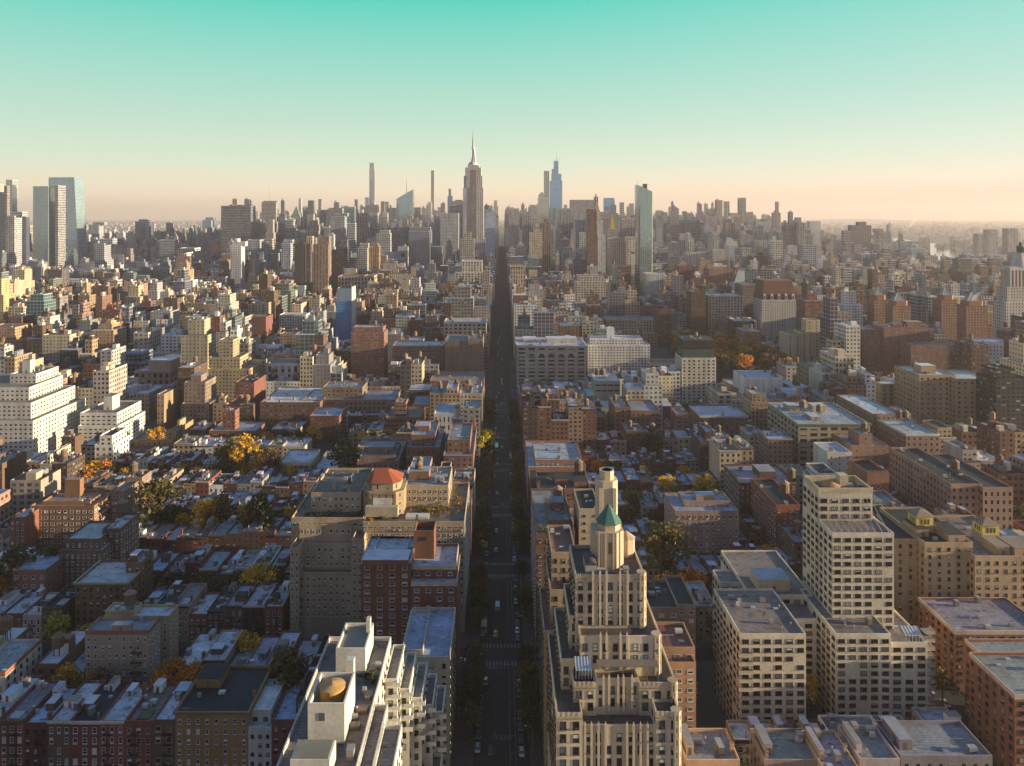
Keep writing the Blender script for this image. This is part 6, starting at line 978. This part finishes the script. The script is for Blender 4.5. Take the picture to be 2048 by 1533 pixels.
# blocks nearer than Fourteenth Street: every building of its own; the far rows thin out into one mass
budget = 300
for blk in range(len(STREETS) - 1):
    ya, yb = STREETS[blk], STREETS[blk + 1]
    ha = (13 if abs(ya - 735) < 1 else 9) ; hb = 13 if abs(yb - 735) < 1 else 9
    y0, y1 = ya + ha, yb - hb; D = y1 - y0
    if ya > 4500: break
    far = ya > 1500
    aves = sorted([-1680, -1400, -1130, -855, -580, -305, 0] + ([172, 330, 480, 640, 850, 1080, 1300] if ya < 735 else [150, 300, 430, 560, 760, 960, 1180, 1400]))
    for ai in range(len(aves) - 1):
        xa, xb = aves[ai] + (16 if aves[ai] == 0 else 12), aves[ai + 1] - (16 if aves[ai + 1] == 0 else 12)
        side = 'left' if xb <= 0 else 'right'
        if 735 < ya < 1060 and 150 <= aves[ai] < 300: continue                    # the park
        if 1545 < ya < 1750 and aves[ai] == 0: continue                              # second park
        x = xa; rows = [[], []]
        for row in (0, 1):
            x = xa if side == 'right' else xb; order = 0
            while (x < xb - 6 if side == 'right' else x > xa + 6):
                near_ave = min(abs(x - xa), abs(xb - x)) < 26
                # heights by district
                if ya < 640: h_ = random.uniform(11.5, 16.5) if side == 'left' and x < -40 else random.uniform(12, 26)
                elif ya < 735: h_ = random.uniform(18, 42)
                elif ya < 1545: h_ = random.uniform(20, 56)
                elif ya < 2350: h_ = random.uniform(24, 70) if x > -700 else random.uniform(15, 48)
                else: h_ = random.uniform(70, 230) if -900 < x < 1000 else random.uniform(25, 95)
                if near_ave: h_ = h_ * 1.25 + (random.uniform(3, 14) if ya < 640 else 8)
                if -70 < x < 70 and ya < 735: h_ = max(h_, random.uniform(30, 44))
                if blk == 0 and side == 'left' and row == 0 and x < -105: h_ = random.uniform(17.2, 19)
                if blk == 0 and -78 < x < -40: h_ = min(h_, 13)
                if blk in (1, 2, 3) and 42 < x < 155 and not near_ave: h_ = random.uniform(11, 17.5)
                apt = ya >= 560 or h_ > 20 or (side == 'right' and h_ > 18)
                wd = random.uniform(7, 9.5) if not apt else random.uniform(9.5, 18)
                if ya > 735: wd = random.uniform(14, 30)
                if far: wd = random.uniform(18, 42); 
                if ya > 2350: wd = random.uniform(18, 34)
                wd = min(wd, (xb - x) if side == 'right' else (x - xa))
                x0, x1 = (x, x + wd) if side == 'right' else (x - wd, x)
                x = x1 if side == 'right' else x0
                dep = random.uniform(.31, .40) * D if ya < 640 else random.uniform(.40, .485) * D
                b0, b1 = (y0, y0 + dep) if row == 0 else (y1 - dep, y1)
                if not visible(x0, x1, b0, h_): continue
                if hits(x0, x1, b0, b1):
                    # squeeze in a shallower building when only the back is taken
                    if b1 - b0 > 16 and not hits(x0, x1, b0, b0 + 10) and row == 0: b1 = b0 + 10
                    else: continue
                if ya > 2300: h_ = min(h_, vz(random.uniform(426, 470) if -.36 * ya < x < 300 else random.uniform(450, 482) if x < 0 else random.uniform(438, 476), b0))
                h_ = clip(x0, x1, b0, h_)
                order += 1
                if ya < 735 and budget > 0 and -330 < x0 < 335 and abs(x0) < .72 * ya:
                    filler(x0 + .02, x1 - .02, b0, b1, h_, side, blk, row, order - 1, apt); budget -= 1
                else: stuff_building(x0 + .02, x1 - .02, b0, b1, h_, ya < 1500)
for _ in range(420):
    y = random.uniform(1900, 4300); x = random.uniform(-.36, .36) * y; wd = random.uniform(16, 30)
    if abs(x) < 18 or abs(x + wd) < 18 or hits(x, x + wd, y, y + wd, 3): continue
    h_ = clip(x, x + wd, y, vz(random.uniform(424, 462), y))
    if h_ < 60: continue
    stuff_building(x, x + wd, y, y + wd, h_, False); HERO.append((x, x + wd, y, y + wd))
# beyond Central Park and across the rivers: low far sprawl
for _ in range(5200):
    y = 4500 + 13500 * random.random() ** 1.6; x = random.uniform(-.70, .74) * y
    if -850 < x < 20 and y < 8200: continue
    if (x < -1750 and y < 9000 and x > -3750) or (1480 < x < 3500 and x < 1500 + (y - 1200) * .36 + 900 and x > 1400 + (y - 1200) * .20): continue
    s = random.uniform(14, 40) * (1 + y / 12000); hh = random.choice((8, 10, 12, 15, 20, 26, 40)) * random.uniform(.8, 1.2)
    stuff_building(x, x + s, y, y + s * .8, hh, False)
for _ in range(2600):
    y = random.uniform(900, 4600); x = random.choice((random.uniform(2350, 4200), random.uniform(1150, 1480) + max(0, (y - 3000) * .1), random.uniform(-4200, -3700), random.uniform(-2000, -1420)))
    if not visible(x, x + 20, y, 30): continue
    if hits(x, x + 30, y, y + 30): continue
    stuff_building(x, x + random.uniform(15, 38), y, y + random.uniform(15, 30), random.choice((9, 12, 14, 18, 25, 45)) * random.uniform(.8, 1.2), False)
tag(REST.build('distant_buildings', FAC), 'mass of city blocks filling the ground between the named buildings out to the horizon', 'buildings', None, 'stuff')
print('FILLERS', 300 - budget, 'REST faces', len(REST.f))
# ---------------------------------------------------------------- trees
def crown_mesh(seed, n=620, rx=1.0, rz=1.0):
    rd = random.Random(seed); b = MB(); cl = []
    for _ in range(17):
        a, e, r_ = rd.uniform(0, 6.283), rd.uniform(-.5, 1.4), rd.uniform(.35, .78)
        cl.append((r_ * math.cos(a) * math.cos(e) * rx, r_ * math.sin(a) * math.cos(e) * rx, r_ * math.sin(e) * .8 * rz, rd.uniform(.22, .42)))
    for i in range(n):
        c = rd.choice(cl); a, e = rd.uniform(0, 6.283), math.asin(rd.uniform(-1, 1)); r_ = c[3] * rd.uniform(.55, 1.08)
        p = Vector((c[0] + r_ * math.cos(a) * math.cos(e), c[1] + r_ * math.sin(a) * math.cos(e), c[2] + r_ * math.sin(e)))
        d1 = Vector((rd.uniform(-1, 1), rd.uniform(-1, 1), rd.uniform(-1, 1))).normalized(); d2 = d1.cross(Vector((rd.uniform(-1, 1), rd.uniform(-1, 1), rd.uniform(-1, 1)))).normalized(); s = rd.uniform(.05, .105)
        k = rd.uniform(.55, 1.45); hue = rd.uniform(.85, 1.2)
        b.face([tuple(p + d1 * s), tuple(p + d2 * s * .8), tuple(p - d1 * s), tuple(p - d2 * s * .8)], None, (k * hue, k, k * .9))
    return b.build('crown', LEAF, data_only=True)
CROWN = [crown_mesh(k, 760, 1, 1.0 + .12 * (k % 3)) for k in range(6)]
BARK = col_mat('bark', (.06, .045, .035), .95)
def trunk_mesh(seed):
    rd = random.Random(seed); b = MB(); b.loft(circ(0, 0, .075, 7), -1.5, circ(0, 0, .045, 7), -.2, None, (.06, .045, .035))
    for _ in range(6):
        a = rd.uniform(0, 6.283); b.bar((0, 0, rd.uniform(-.7, -.25)), (rd.uniform(.3, .6) * math.cos(a), rd.uniform(.3, .6) * math.sin(a), rd.uniform(.0, .55)), .022, (.06, .045, .035))
    b.bar((0, 0, -.25), (.05, 0, .6), .03, (.06, .045, .035)); return b.build('trunk', BARK, data_only=True)
TRUNK = [trunk_mesh(k) for k in range(3)]
def tree(x, y, r_, label, colr, group=None, z=0.14, name='tree'):
    t = thing(name, label, 'tree', (x, y, z), group); s = r_
    c = bpy.data.objects.new('crown', random.choice(CROWN)); COL.objects.link(c); c.parent = t; c.location = (0, 0, 1.5 * s); c.scale = (s, s, s * random.uniform(.85, 1.1)); c.rotation_euler = (0, 0, random.uniform(0, 6.28)); c.color = (*jit(colr, .2), 1)
    k = bpy.data.objects.new('trunk', random.choice(TRUNK)); COL.objects.link(k); k.parent = t; k.location = (0, 0, 1.5 * s); k.scale = (s, s, s)
    return t
YEL, ORA, GRN, OLV, BRN, LIM = (.60, .36, .03), (.55, .22, .03), (.05, .06, .022), (.12, .10, .025), (.17, .095, .05), (.46, .38, .04)
# hand-placed from the photo: centre column u, crown top v, distance, radius
for u, vt, Y, r_, colr, lab in ((112, 1238, 322, 5.5, LIM, 'bright yellow tree behind the dark rowhouses, near left'), (172, 1240, 322, 4, LIM, 'smaller bright yellow tree just left of the grey fire escape building'), (195, 1315, 276, 6.5, BRN, 'bare brownish tree in front of the grey fire escape building'), (325, 1335, 275, 6, ORA, 'orange tree right of the grey fire escape building'), (385, 1322, 278, 5, ORA, 'smaller orange tree behind the black roofed tenement'), (580, 1290, 276, 9, OLV, 'big round brownish green tree left of the white terraced building'), (490, 1243, 306, 5.5, YEL, 'yellow tree behind the small red brick backs, left of centre'), (518, 1122, 355, 7.5, YEL, 'yellow tree among the row house roofs left of the big tan block'), (415, 968, 430, 8, YEL, 'golden tree in the left gardens, left of a pair'), (500, 980, 425, 8, ORA, 'orange golden tree in the left gardens, right of a pair'), (315, 1000, 428, 12, OLV, 'large olive tree beside the mauve apartment house'), (525, 1005, 420, 10, GRN, 'large dark green tree below the orange golden one'), (450, 1010, 436, 8, BRN, 'brown bare looking tree between the golden pair'), (492, 900, 520, 11, YEL, 'tall yellow and green tree beside the white panelled house'), (460, 910, 530, 9, OLV, 'olive tree left of the tall yellow and green one'), (545, 925, 516, 8, BRN, 'bare brown tree right of the tall yellow and green one'), (690, 908, 520, 11, GRN, 'big dark tree behind the red pyramid roof'), (708, 965, 470, 5, ORA, 'orange tree left of the red pyramid roof'), (965, 880, 575, 8, LIM, 'sunlit yellow green street tree on the left side of the avenue'), (1408, 948, 475, 8, YEL, 'golden tree among the houses right of the copper pyramid'), (1360, 978, 455, 7.5, OLV, 'yellow green tree left of the golden one, right side'), (1330, 952, 480, 7, YEL, 'yellow brown tree behind the houses right of the copper pyramid'), (1265, 985, 455, 7, OLV, 'dark olive tree right of the chimney tower'), (1335, 1092, 372, 11, OLV, 'big olive tree right of the cream stepped tower'), (1540, 1070, 388, 6, YEL, 'yellow tree under the brown banded apartment block'), (1550, 1105, 365, 6, OLV, 'olive tree left of the cream balconied tower'), (1305, 880, 560, 8, GRN, 'dark climbing tree in front of the studio loft'), (1885, 1395, 288, 4.2, OLV, 'thin green street tree beside parked white cars at right'), (30, 1110, 360, 9, GRN, 'dark green tree at the left edge beside the skylit roof'), (100, 1090, 372, 8, GRN, 'dark tree between the skylit roof and dark apartment house'), (175, 940, 500, 6, ORA, 'orange red tree behind the yellow school roof, far left'), (150, 955, 480, 5, YEL, 'yellow tree beside the brown ribbon windowed block'), (1190, 870, 640, 4, ORA, 'orange and green roof tree on the sunlit yellow house, right')):
    r_ *= 1.3; z = vz(vt, Y) - 2.45 * r_
    tree(ux(u, Y), Y, r_, lab, colr, None, max(.14, min(z, 60)) if 'roof' in lab else .14)
n = {}
for blk in range(0, 6):
    ya, yb = STREETS[blk], STREETS[blk + 1]; ym = (ya + yb) / 2
    for side, rng in (('left', range(-40, -320, -10)), ('right', range(40, 330, 12))):
        order = 0
        for x in rng:
            xx, yy = x + random.uniform(-4, 4), ym + random.uniform(-4, 4); r_ = random.uniform(5.5, 8.6)
            if 150 < xx < 195 or not visible(xx - 5, xx + 5, yy, 18): continue
            if hits(xx - 2, xx + 2, yy - 2, yy + 2, 0) or random.random() < .18: continue
            order += 1; cn, colr = random.choice((('dark green', GRN), ('dark green', GRN), ('olive', OLV), ('brown', BRN), ('yellow', YEL), ('yellow', YEL), ('rusty orange', ORA)))
            tree(xx, yy, r_, f'{cn} garden tree, {ordn(order - 1)} {side} of the avenue in the {ORD[blk]} block gardens', colr, 'trees in the back gardens')
for side, sx_ in (('left', -10.2), ('right', 10.4)):
    k = 0; y = 254
    while y < 735:
        if min(abs(y - s_) for s_ in STREETS) > 12 and random.random() < .85:
            tree(sx_ + random.uniform(-.5, .5), y, random.uniform(4.8, 6.4), f'dark street tree on the {side} pavement of the avenue, {ordn(k)} from the front', random.choice((GRN, GRN, OLV)), 'street trees along the avenue'); k += 1
        y += random.uniform(6.5, 8.5)
k = 0
for i in range(10):
    for j in range(5):
        x, y = 225 + j * 24 + random.uniform(-7, 7), 850 + i * 20 + random.uniform(-7, 7); cn, colr = random.choice((('golden', YEL), ('rust orange', ORA), ('olive', OLV), ('brown', BRN)))
        tree(x, y, random.uniform(10, 13.5), f'{cn} park tree, {ordn(j)} from the left in the {ordn(i)} row of the square', colr, 'autumn trees in the square'); k += 1
# roof and terrace planting
for (x0, x1, y0, y1, z, lab, colr) in hedge:
    b = MB()
    nn = int(min(500, (abs(x1 - x0) * (y1 - y0)) * 9)); cl = [(random.uniform(x0, x1), random.uniform(y0, y1), random.uniform(.6, 2.6)) for _ in range(max(4, int(abs(x1 - x0) * (y1 - y0) / 9)))]
    for _ in range(nn):
        cx, cy, ch = random.choice(cl); p = Vector((cx + random.gauss(0, .7), cy + random.gauss(0, .7), z + random.random() * ch)); d1 = Vector((random.uniform(-1, 1), random.uniform(-1, 1), random.uniform(-1, 1))).normalized(); d2 = d1.cross(Vector((.3, .5, .8))).normalized(); s = random.uniform(.25, .5); kk = random.uniform(.5, 1.6)
        b.face([tuple(p + d1 * s), tuple(p + d2 * s), tuple(p - d1 * s), tuple(p - d2 * s)], None, (kk * random.uniform(.8, 1.3), kk, kk))
    o = b.build('terrace_planting', LEAF); o.color = (*colr, 1); tag(o, lab, 'plants', None, 'stuff')
# ---------------------------------------------------------------- vehicles and street furniture
def car_paint(name, c): return col_mat(name, c, .3, .2, .95, 1.05)
CARGLASS = glass_mat('car_glass', (.02, .022, .025)); TYRE = col_mat('tyre', (.015, .015, .015), .9); LAMP = col_mat('lamp_glass', (.5, .48, .42), .2); REDL = col_mat('tail_lamp', (.25, .02, .015), .3)
def car_meshes(kind):
    L, Wd, Hh = {'car': (4.6, 1.85, 1.5), 'van': (5.6, 2.05, 2.3), 'bus': (12, 2.55, 3.1), 'truck': (8, 2.5, 3.4)}[kind]; h0 = .35
    body = MB(); hl, hw = L / 2, Wd / 2
    if kind == 'car':
        lo = [(-hw, -hl), (hw, -hl), (hw, hl), (-hw, hl)]; ins = .12
        body.loft([(-hw + .1, -hl + .1), (hw - .1, -hl + .1), (hw - .1, hl - .1), (-hw + .1, hl - .1)], h0 - .1, lo, .6); body.loft(lo, .6, [(-hw + .06, -hl + .15), (hw - .06, -hl + .15), (hw - .06, hl - .1), (-hw + .06, hl - .1)], .92)
        body.box(-hw + .32, hw - .32, -.85, 1.25, 1.4, 1.47, (.5, .5, .5), bottom=True)
        gl_ = MB(); gl_.loft([(-hw + .1, -1.5), (hw - .1, -1.5), (hw - .1, 1.95), (-hw + .1, 1.95)], .921, [(-hw + .32, -.85), (hw - .32, -.85), (hw - .32, 1.25), (-hw + .32, 1.25)], 1.4)
    else:
        body.loft(rect(-hw, hw, -hl, hl), h0, rect(-hw, hw, -hl + .05, hl), Hh * .5); body.loft(rect(-hw, hw, -hl + .05, hl), Hh * .5, rect(-hw + .08, hw - .08, -hl + (.5 if kind != 'bus' else .1), hl - .05), Hh)
        gl_ = MB(); gl_.box(-hw + .15, hw - .15, -hl - .02, -hl + .6, Hh * .5, Hh * .8, (.1, .1, .1)) if kind != 'van' else gl_.face([(-hw + .15, -hl + .02, Hh * .52), (hw - .15, -hl + .02, Hh * .52), (hw - .2, -hl + .40, Hh * .92), (-hw + .2, -hl + .40, Hh * .92)])
        if kind == 'bus':
            for s in (-1, 1): gl_.box(s * hw - .03, s * hw + .03, -hl + .8, hl - .4, 1.3, 2.2, (.1, .1, .1))
    wh = MB()
    wheel = MB()
    n = 12; ring = [(.33 * math.cos(2 * math.pi * i / n), .33 * math.sin(2 * math.pi * i / n)) for i in range(n)]
    for i in range(n):
        (ya_, za), (yb_, zb2) = ring[i], ring[(i + 1) % n]; wheel.face([(-.11, ya_, za), (.11, ya_, za), (.11, yb_, zb2), (-.11, yb_, zb2)])
    wheel.face([(.11, y_, z_) for y_, z_ in ring]); wheel.face([(-.11, y_, z_) for y_, z_ in reversed(ring)])
    hd, tl = MB(), MB(); hd.box(-.22, .22, -.03, .03, -.09, .09, (.5, .5, .5), bottom=True)
    return dict(body=body, glass=gl_.build('window_glass', CARGLASS, data_only=True), wheel=wheel.build('wheel', TYRE, data_only=True), head=hd.build('headlight', LAMP, data_only=True), tail=hd.build('tail_light', REDL, data_only=True), L=L, W=Wd)
CARS = {k: car_meshes(k) for k in ('car', 'van', 'bus', 'truck')}; BODY = {}
PAINTS = {k: car_paint('paint_' + k, v) for k, v in dict(white=(.62, .62, .62), black=(.02, .02, .022), grey=(.15, .15, .16), silver=(.4, .41, .42), red=(.25, .03, .025), blue=(.05, .08, .17), yellow=(.6, .33, .02), beige=(.5, .36, .24)).items()}
def car(kind, colr, x, y, rz, label, group):
    m = CARS[kind]; t = thing('parked_car' if kind == 'car' else 'delivery_van' if kind == 'van' else 'city_bus' if kind == 'bus' else 'box_truck', label, {'car': 'car', 'van': 'van', 'bus': 'bus', 'truck': 'truck'}[kind], (x, y, .02), group); t.rotation_euler = (0, 0, rz)
    if (kind, colr) not in BODY: BODY[(kind, colr)] = m['body'].build('body', PAINTS[colr], data_only=True)
    def part(nm, me, loc=(0, 0, 0), par=t):
        o = bpy.data.objects.new(nm, me); COL.objects.link(o); o.parent = par; o.location = loc; return o
    part('body', BODY[(kind, colr)]); part('window_glass', m['glass'])
    for sx_ in (-1, 1):
        for sy_ in (-1, 1): part('wheel', m['wheel'], (sx_ * (m['W'] / 2 - .1), sy_ * m['L'] * .31, .33))
        part('headlight', m['head'], (sx_ * (m['W'] / 2 - .32), -m['L'] / 2 + .06, .66)); part('tail_light', m['tail'], (sx_ * (m['W'] / 2 - .32), m['L'] / 2 - .05, .7))
for kind, colr, u, v, lab in (('car', 'white', 971, 1365, 'silver white car driving towards the viewer below the nearest crossing'), ('car', 'yellow', 991, 1270, 'yellow taxi waiting at the nearest crossing'), ('van', 'silver', 995, 1218, 'silver car alone in mid road beyond the taxi'), ('truck', 'beige', 968, 1258, 'tan box truck standing at the left kerb before the crossing'), ('bus', 'white', 993, 898, 'pale blue and white bus on the distant avenue'), ('car', 'black', 982, 1505, 'dark car at the very bottom of the avenue')):
    y = gy(v); car(kind, colr, ux(u, y), y, 0, lab, None)
for colr, x, y, rz, lab in (('white', -17, 316, 1.57, 'white car nosing out of the cross street left of the crossing'), ('white', 17.5, 318, 1.57, 'white car on the cross street right of the crossing'), ('white', 167, 288, .0, 'nearer of two white cars parked on the right hand street'), ('white', 165.5, 296, .0, 'further of two white cars parked on the right hand street'), ('black', 176.5, 274, .0, 'black car parked at the near right corner street'), ('black', 178.6, 300, .0, 'black car parked opposite the white pair on the right street')): car('car', colr, x, y, rz, lab, None)
k = 0; y = 262
while y < 720:
    if min(abs(y - s_) for s_ in STREETS) > 11 and random.random() < .8:
        cc = random.choice(('black', 'grey', 'white', 'black', 'silver', 'blue', 'red')); car('car', cc, 6.9, y, 0, f'{cc} car in the line along the right kerb, {ordn(k)} from the front', 'cars parked along the avenue'); k += 1
    y += 6.4
k = 0; y = 264
while y < 720:
    if min(abs(y - s_) for s_ in STREETS) > 12 and random.random() < .7:
        cc = random.choice(('black', 'grey', 'white', 'black', 'silver', 'blue')); car('car', cc, -8.2, y, 0, f'{cc} car in the line along the left kerb, {ordn(k)} from the front', 'cars parked along the avenue'); k += 1
    y += 6.6
k = 0; y = 420
while y < 1500:
    cc = random.choice(('black', 'grey', 'white', 'silver', 'yellow')); car('car', cc, random.choice((-5.0, -3.0, .4)), y, 0, f'{cc} car moving down the avenue, {ordn(k)} in the traffic from the front', 'traffic on the avenue'); k += 1; y += random.uniform(10, 34)
def lamp_post(x, y, dx, label):
    t = thing('street_lamp', label, 'street lamp', (x, y, .14), 'street lamps'); b = MB(); b.loft(circ(x, y, .14, 8), .14, circ(x, y, .08, 8), 8.5, None, (.2, .2, .2)); b.build('pole', METAL, t); b = MB()
    pr = (x, y, 8.4)
    for i in range(1, 6): q = (x + dx * i / 5, y, 8.4 + 1.1 * math.sin(i / 5 * math.pi / 2)); b.bar(pr, q, .06, (.25, .25, .25)); pr = q
    b.build('arm', METAL, t); b = MB(); b.box(pr[0] - .45, pr[0] + .45, y - .16, y + .16, pr[2] - .14, pr[2] + .03, (.4, .4, .4), bottom=True); b.build('lamp_head', METAL, t)
for k, (x, y, dx, lab) in enumerate(((163.2, 262, 2.4, 'curved street lamp near the grey roof at bottom right'), (181.6, 296, -2.4, 'curved street lamp above the two white cars on the right street'), (10.6, 262, -2.4, 'street lamp on the right kerb at the bottom of the avenue'), (-10.4, 305, 2.4, 'street lamp on the left kerb at the nearest crossing'), (10.6, 334, -2.4, 'street lamp on the right kerb just beyond the nearest crossing'), (-10.4, 385, 2.4, 'street lamp on the left kerb at the second crossing'), (10.6, 410, -2.4, 'street lamp on the right kerb just beyond the second crossing'))): lamp_post(x, y, dx, lab)
# drifting steam
sm = bpy.data.materials.new('steam'); sm.use_nodes = True; t = sm.node_tree; t.nodes.clear(); pv = nd(t, 'ShaderNodeVolumePrincipled'); pv.inputs['Color'].default_value = (.95, .93, .9, 1); o_ = nd(t, 'ShaderNodeOutputMaterial'); t.links.new(pv.outputs[0], o_.inputs['Volume'])
ng = nd(t, 'ShaderNodeNewGeometry'); nz = nd(t, 'ShaderNodeTexNoise'); nz.inputs['Scale'].default_value = .14; nz.inputs['Detail'].default_value = 4; t.links.new(ng.outputs['Position'], nz.inputs[0])
mr = nd(t, 'ShaderNodeMapRange'); t.links.new(nz.outputs[0], mr.inputs[0]); mr.inputs[1].default_value = .46; mr.inputs[2].default_value = .72; mr.inputs[3].default_value = 0; mr.inputs[4].default_value = .10; t.links.new(mr.outputs[0], pv.inputs['Density'])
def plume(pts, lab):
    b = MB()
    ring = lambda p, r_: [(p[0] + r_ * math.cos(a_ * math.pi / 5), p[1] + r_ * math.sin(a_ * math.pi / 5), p[2] + .45 * r_ * math.cos(a_ * math.pi / 5)) for a_ in range(10)]
    R_ = [ring(p, r_) for p, r_ in pts]
    for k in range(len(R_) - 1):
        for i in range(10): b.face([R_[k][i], R_[k][(i + 1) % 10], R_[k + 1][(i + 1) % 10], R_[k + 1][i]])
    b.face(list(reversed(R_[0]))); b.face(R_[-1])
    tag(b.build('steam_plume', sm), lab, 'steam')
Y = 930; plume([((ux(1948, Y), Y, vz(602, Y)), 2.5), ((ux(1955, Y), Y, vz(592, Y)), 6), ((ux(1968, Y), Y, vz(580, Y)), 7), ((ux(1985, Y), Y, vz(568, Y)), 6), ((ux(1998, Y), Y, vz(560, Y)), 3)], 'white steam drifting from the right pyramid towers towards the lantern tower')
Y = 5200; plume([((ux(1818, Y), Y, vz(456, Y)), 5), ((ux(1824, Y), Y, vz(449, Y)), 14), ((ux(1829, Y), Y, vz(443, Y)), 17), ((ux(1832, Y), Y, vz(437, Y)), 9)], 'small pink smoke plume rising near the right horizon')
# ---------------------------------------------------------------- morning haze
b = MB(); b.box(-23500, 23500, -1400, 29500, -1, 520, (1, 1, 1), bottom=True)
hz = bpy.data.materials.new('haze'); hz.use_nodes = True; t = hz.node_tree; t.nodes.clear(); pv = nd(t, 'ShaderNodeVolumePrincipled'); pv.inputs['Color'].default_value = (.84, .74, .71, 1); pv.inputs['Density'].default_value = .6e-4; pv.inputs['Anisotropy'].default_value = .22
o_ = nd(t, 'ShaderNodeOutputMaterial'); t.links.new(pv.outputs[0], o_.inputs['Volume']); tag(b.build('haze', hz), 'pale morning haze', 'haze', None, 'stuff')
